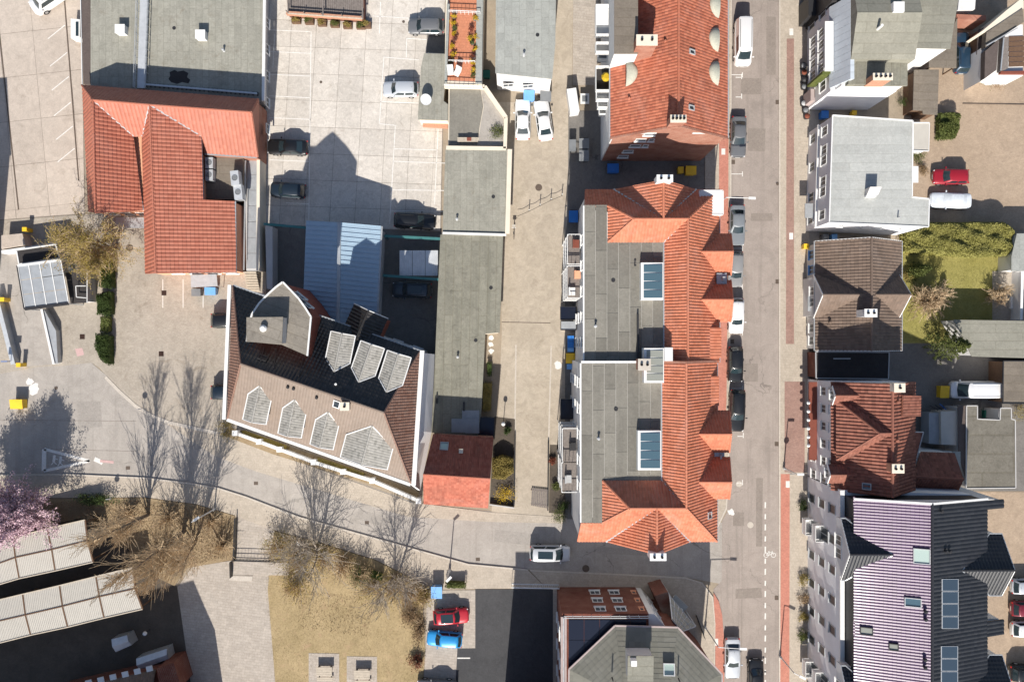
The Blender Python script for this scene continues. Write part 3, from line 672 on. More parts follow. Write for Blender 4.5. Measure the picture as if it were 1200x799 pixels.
for t, x, y in (('A2', 323, 362), ('A2', 686, 97)): manhole(t, x, y, .045, .16, parent=court)

# gullies at the kerbs, worn repair patches, faint bay lines in the yard
for x, y in ((911, 120), (911, 330), (910, 520), (910, 700), (859, 190), (858, 400)):
    c = W('P', x, y); MB().box(c.x - .22, c.x + .22, c.y - .25, c.y + .25, .015, .026).build('gully_grate', 'metal_drain', street)
for x, y in ((300, 566), (560, 655), (150, 548), (430, 612)):
    c = W('P', x, y); MB().box(c.x - .24, c.x + .24, c.y - .2, c.y + .2, .012, .023).build('gully_grate', 'metal_drain', lane2)
for pts in ([(876, 150), (897, 151), (896, 178), (876, 177)], [(880, 250), (905, 250), (905, 259), (880, 259)], [(886, 560), (894, 560), (893, 640), (886, 640)], [(862, 690), (892, 688), (893, 700), (862, 701)], [(898, 20), (909, 20), (909, 88), (898, 88)]):
    sheet('asphalt_patch', 'asphalt_patch', 'P', pts, .0232, .02, street)
for pts in ([(210, 512), (250, 520), (248, 530), (208, 522)], [(420, 596), (470, 610), (466, 622), (416, 607)], [(90, 470), (118, 470), (120, 500), (92, 502)], [(580, 620), (632, 626), (631, 640), (579, 634)], [(700, 640), (780, 645), (780, 652), (700, 648)]):
    sheet('asphalt_patch', 'asphalt_patch_pale', 'P', pts, .0192, .02, lane2)
for x in (716, 805, 893): stripe(yard, (x, 515), (x, 640), .08, .031, t='B1')
for i, (t, x, y, r_) in enumerate((('C1', 130, 215, .5), ('C1', 150, 245, .7), ('D3', 1000, 40, .4), ('C3', 240, 140, .45), ('C2', 1070, 20, .3), ('C2', 1070, 50, .3), ('C2', 1072, 80, .3))):
    c = W(t, x, y); n = 14; rr = [r_ * random.uniform(.7, 1.2) for _ in range(n)]
    MB().prism([(c.x + rr[k] * math.cos(6.283 * k / n), c.y + rr[k] * math.sin(6.283 * k / n)) for k in range(n)], .02, .0295).build('lime_stain', 'paint_white', alley if t in ('C3', 'C2') else (street if t == 'D3' else lane2))
# ================================================================== building parts shared by the houses
def gable_wall(mb, a, b, apex, th, inward):
    """triangular gable: a, b at the eaves, apex above; th thick towards `inward`"""
    a, b, apex = Vector(a), Vector(b), Vector(apex); i = Vector(inward).normalized() * th
    mb.add([a, b, apex, a + i, b + i, apex + i], [[0, 1, 2], [5, 4, 3], [0, 3, 4, 1], [1, 4, 5, 2], [2, 5, 3, 0]])
def gable_dormer(parent, rin, rout, half, drop, run, zb, tmat, wmat, over=.3, capmat=None, win=None, wall_in=None, cw=.3, rh=.36, hip=0.0, amp=.045, step=.03, edge=None):
    rin, rout = Vector(rin), Vector(rout); d = Vector((rout.x - rin.x, rout.y - rin.y, 0)).normalized(); s = Vector((-d.y, d.x, 0))
    ze = rout.z - drop; zi = rin.z - drop
    fo = rout + d * over
    mb = MB()
    c0 = Vector((rin.x, rin.y, 0)) + d * (.4 if wall_in is None else wall_in); c1 = Vector((rout.x, rout.y, 0))
    h = half - .2
    xy = [(p.x, p.y) for p in (c0 + s * h, c1 + s * h, c1 - s * h, c0 - s * h)]
    zs = min(ze, zi) - .1
    mb.prism(xy, zb, zs)
    e0 = c1 + s * h; e1 = c1 - s * h; e0.z = e1.z = zs
    if hip < 1: gable_wall(mb, e0, e1, rout - Vector((0, 0, .2 + hip * .8)), .25, -d)
    w = mb.build('dormer', wmat, parent)
    f = []
    fh = fo - d * hip
    for sg in (1, -1):
        eo = fo + s * (sg * half); eo.z = ze; ei = rin + d * run + s * (sg * half); ei.z = zi
        f.append([rin, fh, eo, ei])
    if hip:
        a = fo + s * half; b = fo - s * half; a.z = b.z = ze; f.append([fh, a, b])
    roof(w, f, tmat, 'dormer_roof', cw=cw, rh=rh, amp=amp, step=step)
    ln = [(rin, fh)]
    if hip: ln += [(fh, f[2][1]), (fh, f[2][2])]
    caps(w, ln, capmat or tmat, .11)
    # verge boards
    if not hip: line_bars(w, 'verge', [(fo, f[0][2]), (fo, f[1][2])], 'trim_white', .08, .2, dz=-.06)
    if edge:
        for q in f[:2]: line_bars(w, 'roof_edging', [(q[0], q[3]), (q[3], q[2])], edge, .1, .1, dz=.05)
    if win:
        n, ww, hh, dz = win
        for i in range(n):
            o = s * ((i - (n - 1) / 2) * (ww + .25)); p = c1 + o; window(parent, (p.x, p.y, zs + dz), d, ww, hh)
    return w
def chimney(parent, c, hx, hy, z0, z1, mat='brick_red', flues=2, cap='kerb_stone'):
    mb = MB().box(c[0] - hx, c[0] + hx, c[1] - hy, c[1] + hy, z0, z1)
    o = mb.build('chimney', mat, parent)
    MB().box(c[0] - hx - .06, c[0] + hx + .06, c[1] - hy - .06, c[1] + hy + .06, z1 + .002, z1 + .1).build('chimney_cap', cap, o)
    long_x = hx > hy
    for i in range(flues):
        t = ((i + .5) / flues - .5) * 2
        cx = c[0] + (t * hx if long_x else 0); cy = c[1] + (0 if long_x else t * hy)
        MB().lathe((cx, cy, z1 + .1), [(.13, 0), (.12, .22), (.085, .22), (.085, .05)], 10).build('flue', 'trim_dark', o)
    return o
def felt_roof(parent, x0, x1, yfun, z, mat='felt_grey', w=1.08, ln=4.3):
    n = max(1, round((x1 - x0) / w)); w = (x1 - x0) / n
    for i in range(n):
        a, b = x0 + i * w, x0 + (i + 1) * w
        ya, yb = yfun((a + b) / 2)
        y = ya - ((i * .43) % 1) * ln
        while y < yb:
            q0, q1 = max(y, ya), min(y + ln, yb)
            if q1 - q0 > .15:
                MB().box(a + .015, b - .015, q0 + .015, q1 - .015, z - .05, z + random.uniform(.012, .03)).build('felt_sheet', mat, parent)
            y += ln
def lantern(parent, xy4, z0, z1, panes=4, pane='glass_blue', axis='y', frame='trim_white'):
    """glazed roof light: white upstand, glass panes sloped a little"""
    xs = [p[0] for p in xy4]; ys = [p[1] for p in xy4]; x0, x1, y0, y1 = min(xs), max(xs), min(ys), max(ys)
    o = MB().box(x0, x1, y0, y1, z0, z1).build('roof_light', frame, parent)
    m = .16; L = (y1 - y0 - 2 * m)
    for i in range(panes):
        a = y0 + m + L * i / panes + .05; b = y0 + m + L * (i + 1) / panes - .05
        MB().prism([(x0 + m * 1.6, a), (x1 - m * .6, a), (x1 - m * .6, b), (x0 + m * 1.6, b)], z1 - .02, [z1 + .03, z1 + .10, z1 + .10, z1 + .03]).build('glass_pane', pane, o)
    return o
def balcony(parent, x0, x1, y0, y1, z, floor='stucco_grey', rail='trim_white', side='w', hgt=1.0, solid=True):
    """balcony slab with a railing on its free sides; the house is to the `side` opposite"""
    o = MB().box(x0, x1, y0, y1, z - .15, z).build('balcony', floor, parent)
    mb = MB(); t = .05
    runs = [((x0, y0), (x1, y0)), ((x0, y1), (x1, y1))]
    runs.append(((x0, y0), (x0, y1)) if side == 'w' else ((x1, y0), (x1, y1)))
    for a, b in runs:
        A, B = Vector((*a, z + hgt)), Vector((*b, z + hgt)); mb.bar(A, B, .07, .07)
        L = (B - A).length; n = max(2, int(L / .35))
        if solid: mb.bar(A - Vector((0, 0, hgt * .5)), B - Vector((0, 0, hgt * .5)), .03, hgt * .8)
        for i in range(n + 1):
            p = A.lerp(B, i / n); mb.bar(p - Vector((0, 0, hgt)), p - Vector((0, 0, .035)), .03, .03)
    mb.build('railing', rail, o)
    return o
# ================================================================== the long red-roofed pair of apartment houses
def corner_house(south):
    dz = .6 if south else 0.0
    ze, zf, zr = 10.8 + dz * .5, 13.4 + dz, 15.4 + dz
    T = 'E5' if south else 'E4'
    if not south:
        Xr = W('E4', 520, 400, zr).x; Xw = W('E4', 428, 500, zf).x; Xe = W('E4', 642, 600, ze).x; Ye = W('E4', 300, 108, ze).y; Yr = W('E4', 400, 222, zr).y
        Yf = W('E4', 208, 312, zf).y; Xhw = W('E4', 208, 250, zf).x; Xh = W('E4', 310, 222, zr).x; Xww = W('E4', 115, 400, zf).x; Xwe = W('E4', 118, 105, ze).x
        Xg = W('E4', 425, 75, zr).x; gh = 4.2
    else:
        Xr = W('E5', 448, 300, zr).x; Xw = W('E5', 366, 300, zf).x; Xe = W('E5', 552, 650, ze).x; Ye = W('E5', 300, 709, ze).y; Yr = W('E5', 350, 597, zr).y
        Yf = W('E5', 165, 502, zf).y; Xhw = W('E5', 163, 550, zf).x; Xh = W('E5', 255, 595, zr).x; Xww = W('E5', 90, 300, zf).x; Xwe = W('E5', 76, 700, ze).x
        Xg = W('E5', 348, 745, zr).x; gh = 4.25
    Yp = W('E5', 200, 103, 13.7).y
    if south: lab = 'long red tiled corner house on the side street, grey flat roof behind its ridge'
    else: lab = 'long red tiled house beside the brick gable house, grey flat roof behind its ridge'
    b = thing('apartment_house', lab, 'house', ((Xww + Xe) / 2, (Yp + Ye) / 2, 0))
    sg = -1 if south else 1
    out = .35
    # walls
    yw = Ye - sg * out; yp = Yp + sg * .01
    walls(b, [(Xww + .1, yp), (Xe - out, yp), (Xe - out, yw), (Xwe + .25, yw)], 0, ze - .15, 'stucco_white')
    t = (zf - ze) / (zr - ze); Ym = Ye + (Yr - Ye) * t
    # attic block that carries the flat roof
    MB().prism([(Xww + .02, yp), (Xr, yp), (Xr, Yr), (Xww + .02, Ym - sg * .3)], ze - .14, zf - .06).build('attic_wall', 'stucco_white', b)
    lo, hi = (min(Yp, Ym), max(Yp, Ym))
    def yr(x):
        if south: return (Yf - .25 if x > Xhw - .1 else Ym - .1, Yp - .02)
        return (Yp + .02, Yf + .25 if x > Xhw - .1 else Ym + .1)
    felt_roof(b, Xww, Xw, yr, zf)
    line_bars(b, 'parapet', [((Xww - .05, Yp, zf), (Xww - .05, Ym, zf))], 'trim_white', .14, .2)
    # tiled slopes
    Yo = Yp
    faces = [[(Xe, Yo, ze), (Xe, Ye, ze), (Xr, Yr, zr), (Xr, Yo, zr)],
             [(Xw, Yo, zf), (Xr, Yo, zr), (Xr, Yr, zr), (Xw, Yf, zf)],
             [(Xhw, Yf, zf), (Xw, Yf, zf), (Xr, Yr, zr), (Xh, Yr, zr)],
             [(Xhw, Yf, zf), (Xh, Yr, zr), (Xhw, Ym, zf)],
             [(Xwe, Ye, ze), (Xe, Ye, ze), (Xr, Yr, zr), (Xh, Yr, zr), (Xhw, Ym, zf), (Xww, Ym, zf)]]
    Yg = Ye + sg * .05
    faces += [[(Xg - gh, Yg, ze), (Xg, Yg, zr), (Xg, Yr, zr)], [(Xg + gh, Yg, ze), (Xg, Yr, zr), (Xg, Yg, zr)]]
    faces = [[Vector(p) for p in f] for f in faces]
    rf = roof(b, faces, 'tile_red_main', amp=.055, step=.04)
    A, J = Vector((Xr, Yr, zr)), Vector((Xh, Yr, zr))
    caps(rf, [((Xr, Yo, zr), A), (A, J), (A, (Xe, Ye, ze)), (J, (Xhw, Yf, zf)), ((Xg, Yr, zr), (Xg, Yg, zr)), (J, (Xhw, Ym, zf))], 'tile_red_main', .12)
    line_bars(rf, 'valley_gutter', [((Xg, Yr, zr + .03), (Xg - gh, Yg, ze + .08)), ((Xg, Yr, zr + .03), (Xg + gh, Yg, ze + .08)), (A, (Xw, Yf, zf + .06))], 'zinc', .2, .05)
    line_bars(rf, 'gutter', [((Xe + .05, Yo, ze - .05), (Xe + .05, Ye, ze - .05)), ((Xw - .06, Yo, zf + .03), (Xw - .06, Yf, zf + .03))], 'zinc', .13, .1)
    # gable wall under the cross gable
    mb = MB(); gable_wall(mb, (Xg - gh + .15, Ye - sg * .3, ze - .16), (Xg + gh - .15, Ye - sg * .3, ze - .16), (Xg, Ye - sg * .3, zr - .25), .3, (0, -sg, 0)); mb.build('gable', 'stucco_white', b)
    chimney(b, (Xg, Yg + sg * .02), .72, .3, zr - 1.2, zr + .55, 'stucco_white', 2, 'trim_white')
    # four-sided rows of windows
    for z in (1.6, 4.6, 7.6):
        n = 5
        for i in range(n):
            x = Xwe + 1.6 + (Xe - Xwe - 3.2) * i / (n - 1); window(b, (x, yw, z), (0, sg, 0), 1.2, 1.6)
    for z in (1.6, 4.6, 7.6, 11.6):
        for k in range(5):
            y = Yp + sg * (2.0 + k * 2.6)
            if sg * (Ym - y) > .8: window(b, (Xww + (.1 if z < ze - .15 else .02), y, z), (-1, 0, 0), 1.0, 1.7)
    for z in (4.6, 7.6):
        for k in range(4): window(b, (Xe - out, Yp + sg * (2 + k * 4.2), z), (1, 0, 0), 1.2, 1.6)
    door(b, (Xe - out, Yp + sg * 8.3, 0), (1, 0, 0), 1.1, 2.2, 'wood_brown')
    return b, dict(Xr=Xr, Xw=Xw, Xe=Xe, Ye=Ye, Yr=Yr, Yf=Yf, ze=ze, zf=zf, zr=zr, Xww=Xww, Yp=Yp, rf=rf, faces=faces)
hn, dn = corner_house(False)
hs, ds = corner_house(True)
# street dormers
for hh, dd, ys in ((hn, dn, ((350, 'E4'), (537, 'E4'))), (hs, ds, ((345, 'E5'), (508, 'E5')))):
    for y, t in ys:
        zt = dd['zr'] - 1.9
        X0 = dd['Xr'] + (dd['Xe'] - dd['Xr']) * 1.9 / (dd['zr'] - dd['ze']); X1 = dd['Xe'] + .75
        yy = W(t, 600, y, zt).y
        sl = (dd['zr'] - dd['ze']) / (dd['Xe'] - dd['Xr'])
        gable_dormer(hh, (X0, yy, zt), (X1, yy, zt + .05), 2.1, 2.5, 2.5 / sl, 3.0, 'tile_red_main', 'stucco_white', over=.35, win=(2, .9, 1.4, -1.0), hip=.5)
# dormer terraces between the pairs
for hh, dd, (x0, y0, x1, y1, t) in ((hn, dn, (632, 433, 672, 475, 'E4')), (hs, ds, (540, 400, 578, 438, 'E5'))):
    z = 11.6; a, c = W(t, x0, y0, z), W(t, x1, y1, z)
    MB().box(a.x, c.x, c.y, a.y, z - 2.0, z).build('terrace_roof', 'zinc', hh)
    MB().box(a.x + .8, c.x - .5, c.y + .3, c.y + .7, z, z + .3).build('terrace_box', 'trim_grey', hh)
# lower terrace strips on the street eave near the party wall
for hh, (x0, y0, x1, y1, t) in ((hn, (572, 652, 640, 756, 'E4')), (hs, (497, 152, 550, 243, 'E5'))):
    z = 11.9; a, c = W(t, x0, y0, z), W(t, x1, y1, z)
    w = MB().box(a.x, c.x, c.y, a.y, 9.0, z).build('wall_dormer', 'stucco_white', hh)
    P0 = Vector((a.x - .1, c.y - .15, z + .95)); 
    roof(w, [[(a.x - .4, c.y - .15, z + .75), (c.x + .25, c.y - .15, z + .03), (c.x + .25, a.y + .15, z + .03), (a.x - .4, a.y + .15, z + .75)]], 'tile_red_main', 'dormer_roof')
# corner terrace with white parapet
z = 11.9
q = XY('E4', z, [(567, 112), (656, 112), (656, 205), (567, 205)])
MB().prism(q, 9.4, z + .05).build('corner_terrace', 'trim_white', hn)
mb = MB()
for i in range(4):
    a, c = q[i], q[(i + 1) % 4]
    mb.bar((a[0], a[1], z - .1), (c[0], c[1], z - .1), .14, .4)
mb.build('corner_parapet', 'trim_white', hn)
# skylight lanterns, raised roof strip and stair head
for hh, dd, t, xy in ((hn, dn, 'E4', [(337, 392), (424, 392), (424, 538), (337, 538)]), (hs, ds, 'E5', [(283, 333), (362, 333), (362, 467), (283, 467)])):
    lantern(hh, XY(t, dd['zf'] + .9, xy), dd['zf'] - .02, dd['zf'] + .9)
q = XY('E5', 15.0, [(304, 52), (372, 52), (372, 170), (304, 170)])
st = lantern(hs, q, ds['zf'] - .7, 15.0, 4, 'glass_grey')
q2 = XY('E5', 15.2, [(374, 50), (402, 50), (402, 96), (374, 96)])
MB().prism(q2, 13.6, 15.2).build('stair_wall', 'stucco_white', hs)
c = W('E5', 305, 108, 15.6); chimney(hs, (c.x, c.y), .55, .5, 13.8, 15.6, 'brick_red', 2)
a, c2 = W('E4', 326, 592, 13.9), W('E4', 326, 775, 13.9); line_bars(hn, 'upstand', [((a.x, a.y, 13.6), (a.x, c2.y, 13.6))], 'trim_dark', .16, .5)
# party wall coping (the south house stands a little higher)
line_bars(hs, 'party_wall', [((ds['Xww'], ds['Yp'] + .12, 13.75), (ds['Xw'], ds['Yp'] + .12, 13.75))], 'trim_white', .22, .75)
mb = MB(); Y = ds['Yp'] + .12
mb.add([(ds['Xw'], Y - .12, 13.3), (ds['Xr'], Y - .12, 15.2), (ds['Xe'], Y - .12, 10.7), (ds['Xe'], Y - .12, 11.25), (ds['Xr'], Y - .12, 16.15), (ds['Xw'], Y - .12, 14.15),
        (ds['Xw'], Y + .12, 13.3), (ds['Xr'], Y + .12, 15.2), (ds['Xe'], Y + .12, 10.7), (ds['Xe'], Y + .12, 11.25), (ds['Xr'], Y + .12, 16.15), (ds['Xw'], Y + .12, 14.15)],
       [[0, 1, 4, 5], [1, 2, 3, 4], [6, 11, 10, 7], [7, 10, 9, 8], [5, 4, 10, 11], [4, 3, 9, 10]])
mb.build('fire_wall', 'brick_red', hs)
# small vents and roof hatches
for hh, t, x, y, z in ((hn, 'E4', 315, 402, 13.9),):
    c = W(t, x, y, z); MB().lathe((c.x, c.y, 13.35), [(.06, 0), (.06, .5), (.1, .5), (.1, .58)], 8).build('vent_pipe', 'trim_dark', hh)
f = ds['faces'][0]; p = on_plane('E5', 525, 620, f); roof_window(hs, p + pnormal(f) * .04, pnormal(f), .7, .8)
# courtyard balconies: steel frames with floors on four levels
def balcony_tower(hh, dd, t, pts, zs, lab):
    for (x0, y0, x1, y1) in pts:
        zt = zs[-1] + 1.0
        a, c = W(t, x0, y0, zt), W(t, x1, y1, zt)
        X1 = dd['Xww'] - .02
        mb = MB()
        for yy in (c.y + .05, a.y - .05): mb.bar((a.x + .05, yy, 0), (a.x + .05, yy, zt + .1), .09, .09)
        mb.build('balcony_frame', 'trim_white', hh)
        for z in zs: balcony(hh, a.x, X1, c.y, a.y, z, 'wood_grey' if z == zs[-1] else 'stucco_grey', 'trim_white', 'w', 1.0, False)
balcony_tower(hn, dn, 'E4', [(50, 282, 106, 398), (48, 405, 106, 530)], (2.6, 5.5, 8.4), '')
balcony_tower(hs, ds, 'E5', [(26, 325, 80, 440), (24, 440, 80, 542)], (2.6, 5.5, 8.4), '')
# ================================================================== brick gable house at the head of the passage
ze, zr = 10.5, 15.2
Xa = W('A3', 470, 400, ze).x; Xb = W('A3', 985, 400, ze).x; Xm = (Xa + Xb) / 2; Ys = W('A3', 700, 607, ze).y; Yn = Ys + 34
bh = thing('brick_house', 'red tiled house with brick gable wall and eyelid dormers beside the street', 'house', (Xm, Ys + 10, 0))
fw = [Vector(p) for p in ((Xa, Ys, ze), (Xa, Yn, ze), (Xm, Yn, zr), (Xm, Ys, zr))]; fe = [Vector(p) for p in ((Xb, Ys, ze), (Xm, Ys, zr), (Xm, Yn, zr), (Xb, Yn, ze))]
rf = roof(bh, [fw, fe], 'tile_red_north', cw=.30, rh=.34)
caps(rf, [((Xm, Ys, zr), (Xm, Yn, zr))], 'tile_red_north', .13)
line_bars(rf, 'gutter', [((Xa - .06, Ys, ze - .05), (Xa - .06, Yn, ze - .05)), ((Xb + .06, Ys, ze - .05), (Xb + .06, Yn, ze - .05))], 'zinc', .14, .1)
line_bars(rf, 'verge', [((Xa, Ys - .02, ze - .03), (Xm, Ys - .02, zr - .03)), ((Xb, Ys - .02, ze - .03), (Xm, Ys - .02, zr - .03))], 'brick_red', .2, .16)
walls(bh, [(Xa + .3, Ys + .05), (Xb - .3, Ys + .05), (Xb - .3, Yn), (Xa + .3, Yn)], 0, ze - .2, 'brick_red')
mb = MB(); gable_wall(mb, (Xa + .3, Ys + .05, ze - .2), (Xb - .3, Ys + .05, ze - .2), (Xm, Ys + .05, zr - .22), .35, (0, 1, 0)); mb.build('gable', 'brick_red', bh)
MB().box(Xa + .18, Xa + .298, Ys + .1, Yn, 0, ze - .25).build('courtyard_wall', 'stucco_white', bh)
for x, z in ((12.2 + 1.6, 11.9), (12.2 + 1.1, 9.6), (12.2 + .9, 7.2), (12.2 + .5, 4.8), (12.2 + .3, 2.4)): window(bh, (x, Ys + .05, z), (0, -1, 0), 1.15, .9, mull=0)
for x, z in ((14.4, 9.6), (14.2, 7.2)): window(bh, (x, Ys + .05, z), (0, -1, 0), .6, .9, mull=0)
for z in (1.8, 4.6, 7.4):
    for k in range(6): window(bh, (Xb - .3, Ys + 2 + k * 3, z), (1, 0, 0), 1.2, 1.7)
door(bh, (Xb - .3, Ys + 9.6, 0), (1, 0, 0), 1.2, 2.3, 'wood_brown')
# eyelid dormers: quarter shells let into the slope
def eyelid(t, x, y, face, sgn, a=1.25, d=1.15, h=.95):
    p = on_plane(t, x, y, face); n = 10; m = 6
    vs = []; fs = []
    for i in range(n + 1):
        th = math.pi * i / n
        for j in range(m + 1):
            ph = math.pi / 2 * j / m
            vs.append((p.x - sgn * d * math.cos(ph) * 0 - sgn * (d * math.sin(ph)), p.y + a * math.cos(th) * math.cos(ph), p.z - .15 + h * math.sin(th) * math.cos(ph) + .95 * math.sin(ph) * .9))
    for i in range(n):
        for j in range(m):
            q = i * (m + 1) + j; fs.append([q, q + 1, q + m + 2, q + m + 1])
    o = MB().add(vs, fs).build('eyelid_dormer', 'zinc_pale', bh, smooth=True)
    # glazed front: half disc
    front = [(p.x + sgn * .01, p.y + (a - .12) * math.cos(math.pi * i / n), p.z - .13 + (h - .1) * math.sin(math.pi * i / n)) for i in range(n + 1)]
    MB().poly(front if sgn < 0 else front[::-1]).build('pane', 'glass', o)
    return o
M_ground('zinc_pale', (.36, .36, .30), (.44, .44, .37), stain=(.25, .24, .2), stainamt=.5, scale=1)
for x, y in ((945, 30), (942, 178), (942, 325)): eyelid('A3', x, y, fe, 1)
eyelid('A3', 536, 330, fw, -1)
for x, y, f in ((826, 230, fe), (823, 475, fe)): p = on_plane('A3', x, y, f); roof_window(bh, p + pnormal(f) * .05, pnormal(f), .5, .8)
for x, y in ((709, 186), (551, 437)): p = on_plane('A3', x, y, fw); MB().lathe(p - Vector((0, 0, .1)), [(.1, 0), (.1, .4), (.16, .4), (.1, .52)], 8).build('vent_pipe', 'tile_red_north', bh)
# flat-roofed dormer block and tall chimney on the courtyard slope
z = 14.6; q = XY('A3', z, [(487, -60), (632, -60), (632, 20), (590, 238), (487, 238)])
q = XY('A3', z, [(487, -120), (590, -120), (590, 236), (487, 236)])
dbk = MB().prism(q, 10.3, z).build('flat_dormer', 'stucco_white', bh)
MB().prism(shrink(q, -.05), z + .002, z + .1).build('flat_dormer_roof', 'felt_brown', dbk)
z = 16.6; c = W('A3', 630, 178, z); chimney(bh, (c.x, c.y), .95, .45, 12.2, z, 'brick_red', 2, 'stucco_cream')
z = 16.5; c = W('A3', 768, 523, z); chimney(bh, (c.x, c.y), .7, .3, 14.2, z, 'brick_red', 4, 'stucco_cream')
# plates near the verge of the gable
for x in (Xa + 3.6, Xb - 3.2): MB().box(x - .8, x + .8, Ys - .01, Ys + .048, 12.1, 12.4).build('wall_plate', 'trim_white', bh)
# white balconies on the courtyard side
for y0, y1, zz, fl in ((20, 150, 8.6, 'trim_white'), (185, 225, 8.6, 'stucco_grey'), (228, 258, 6.2, 'zinc'), (290, 395, 8.6, 'felt_black'), (400, 435, 8.0, 'trim_white'), (440, 470, 6.6, 'trim_white'), (472, 500, 5.0, 'trim_white')):
    a, c = W('A3', 405 + (9 - zz) * 4, y0, zz), W('A3', 470, y1, zz); balcony(bh, a.x, Xa + .17, c.y, a.y, zz - 1, fl, 'trim_white', 'w', .95)
c = W('A3', 452, 335, 8.6); MB().lathe((c.x, c.y, 7.6), [(.3, 0), (.36, .5), (.5, .75), (.3, 1.0)], 9).build('planter', 'leaf_forsythia', bh)
# ================================================================== red hipped house beside the hall
ze, zr = 4.1, 7.1
E = lambda x, y, z: W('E1', x, y, z)
A_, B_, C_ = E(77, 104, zr), E(289, 122, zr), E(668, 150, zr)
rh_ = thing('red_tiled_house', 'red tiled house of three wings with air conditioners, beside the grey hall roof', 'house', E(300, 400, 0))
f_n = [E(35, 48, ze), E(694, 100, ze), C_, B_, A_]
f_cE = [B_, E(482, 238, 5.25), E(490, 477, 5.2), E(610, 482, ze), E(612, 748, ze), E(312, 752, zr)]
faces = [f_n, [E(35, 48, ze), A_, E(86, 527, zr), E(63, 522, ze)], [A_, E(228, 240, 4.6), E(264, 517, ze), E(86, 527, zr)],
         [A_, B_, E(262, 240, ze + .5), E(228, 240, ze + .5)], [B_, C_, E(690, 317, ze), E(495, 303, ze), E(482, 238, 5.25)],
         [B_, E(312, 752, zr), E(273, 754, ze), E(263, 240, ze + .4)], f_cE, [C_, E(694, 100, ze), E(692, 317, ze)]]
rf = roof(rh_, faces, 'tile_red_left', cw=.42, rh=.42, amp=.045, step=.05)
caps(rf, [(A_, B_), (B_, C_), (A_, E(86, 527, zr)), (B_, E(312, 752, zr)), (C_, E(692, 317, ze)), (C_, E(694, 100, ze)), (A_, E(35, 48, ze))], 'tile_red_left', .12)
line_bars(rf, 'valley_gutter', [(A_, E(228, 240, 4.6)), (B_, E(262, 240, ze + .5)), (B_, E(482, 238, 5.25))], 'trim_grey', .18, .06, dz=.06)
line_bars(rf, 'gutter', [(E(482, 238, 5.15), E(490, 477, 5.1)), (E(610, 482, ze - .05), E(612, 748, ze - .05)), (E(228, 240, ze), E(265, 517, ze)), (E(495, 306, ze), E(690, 319, ze))], 'zinc', .14, .1)
for pts, m_ in (([(42, 58), (255, 72), (255, 240), (262, 512), (68, 516)], 'stucco_orange'), ([(255, 70), (686, 106), (684, 314), (255, 300)], 'brick_red'),
                ([(270, 300), (484, 300), (486, 480), (606, 486), (608, 742), (278, 746)], 'stucco_orange')):
    walls(rh_, XY('E1', ze, pts), 0, ze - .25, m_)
mb = MB(); gable_wall(mb, E(279, 747, ze - .25), E(606, 743, ze - .25), E(313, 746, zr - .3), .25, (0, 1, 0)); gable_wall(mb, E(68, 518, ze - .25), E(258, 513, ze - .25), E(88, 518, zr - .3), .25, (0, 1, 0)); mb.build('gable', 'stucco_orange', rh_)
a, c = E(313, 746, ze), E(606, 743, ze)
for x in (360, 430, 500, 570): p = E(x, 743.2, ze); window(rh_, (p.x, p.y - .02, 2.2), (0, -1, 0), 1.4, 1.3)
for x in (110, 170, 225): p = E(x, 515, ze); window(rh_, (p.x, p.y + .0, 1.9), (0, -1, 0), 1.1, 1.3)
MB().prism(XY('E1', 3.6, [(232, 240), (262, 240), (264, 512), (252, 512)]), 3.3, 3.6).build('box_gutter', 'slab_concrete', rh_)
# porch under the west wing
p = E(215, 566, 2.4); MB().box(p.x - 1.6, p.x + 1.6, p.y - .5, p.y + .7, 2.3, 2.42).build('porch_roof', 'zinc', rh_)
# roof terrace with machines
MB().prism(XY('E1', 3.0, [(492, 318), (640, 320), (636, 476), (492, 474)]), 0, 3.0).build('plant_deck', 'felt_brown', rh_)
def ac_unit(t, x, y, z, w, d, h, rot=0, lab='', grp=None):
    c = W(t, x, y, z + h); r_ = thing('air_conditioner', lab, 'air conditioner', (c.x, c.y, z), grp); r_.rotation_euler.z = rot
    MB().box(-w / 2, w / 2, -d / 2, d / 2, .08, h).build('casing', 'galvanised', r_, local=True)
    g = MB()
    for i in range(7): g.box(-w / 2 + .1, w / 2 - .1, -d / 2 - .02, -d / 2 - .004, .2 + i * (h - .4) / 6, .23 + i * (h - .4) / 6)
    g.build('grille', 'plastic_grey', r_, local=True)
    for sx in (-1, 1): MB().box(sx * (w / 2 - .12) - .04, sx * (w / 2 - .12) + .04, -d / 2, d / 2, 0, .078).build('foot', 'trim_dark', r_, local=True)
    MB().lathe((0, 0, h + .002), [(min(w, d) * .36, 0), (min(w, d) * .36, .05), (min(w, d) * .3, .05), (min(w, d) * .28, .02), (.001, .03)], 14).build('fan', 'plastic_grey', r_, local=True)
    return r_
ac_unit('E1', 511, 338, 3.0, .85, 1.2, .9, 0, 'pale air conditioner on the red house terrace, against the tiles, next to the hall')
ac_unit('E1', 511, 384, 3.0, .85, 1.2, .9, 0, 'pale air conditioner on the red house terrace, against the tiles, by the cable box')
ac_unit('E1', 607, 395, 3.0, .9, 1.6, 1.2, .1, 'tall pale air conditioner on the terrace, by the metal walkway, nearer the red ridge')
ac_unit('E1', 619, 448, 3.0, .9, 1.7, 1.0, .1, 'long pale air conditioner on the terrace, by the metal walkway, beside the red roof corner')
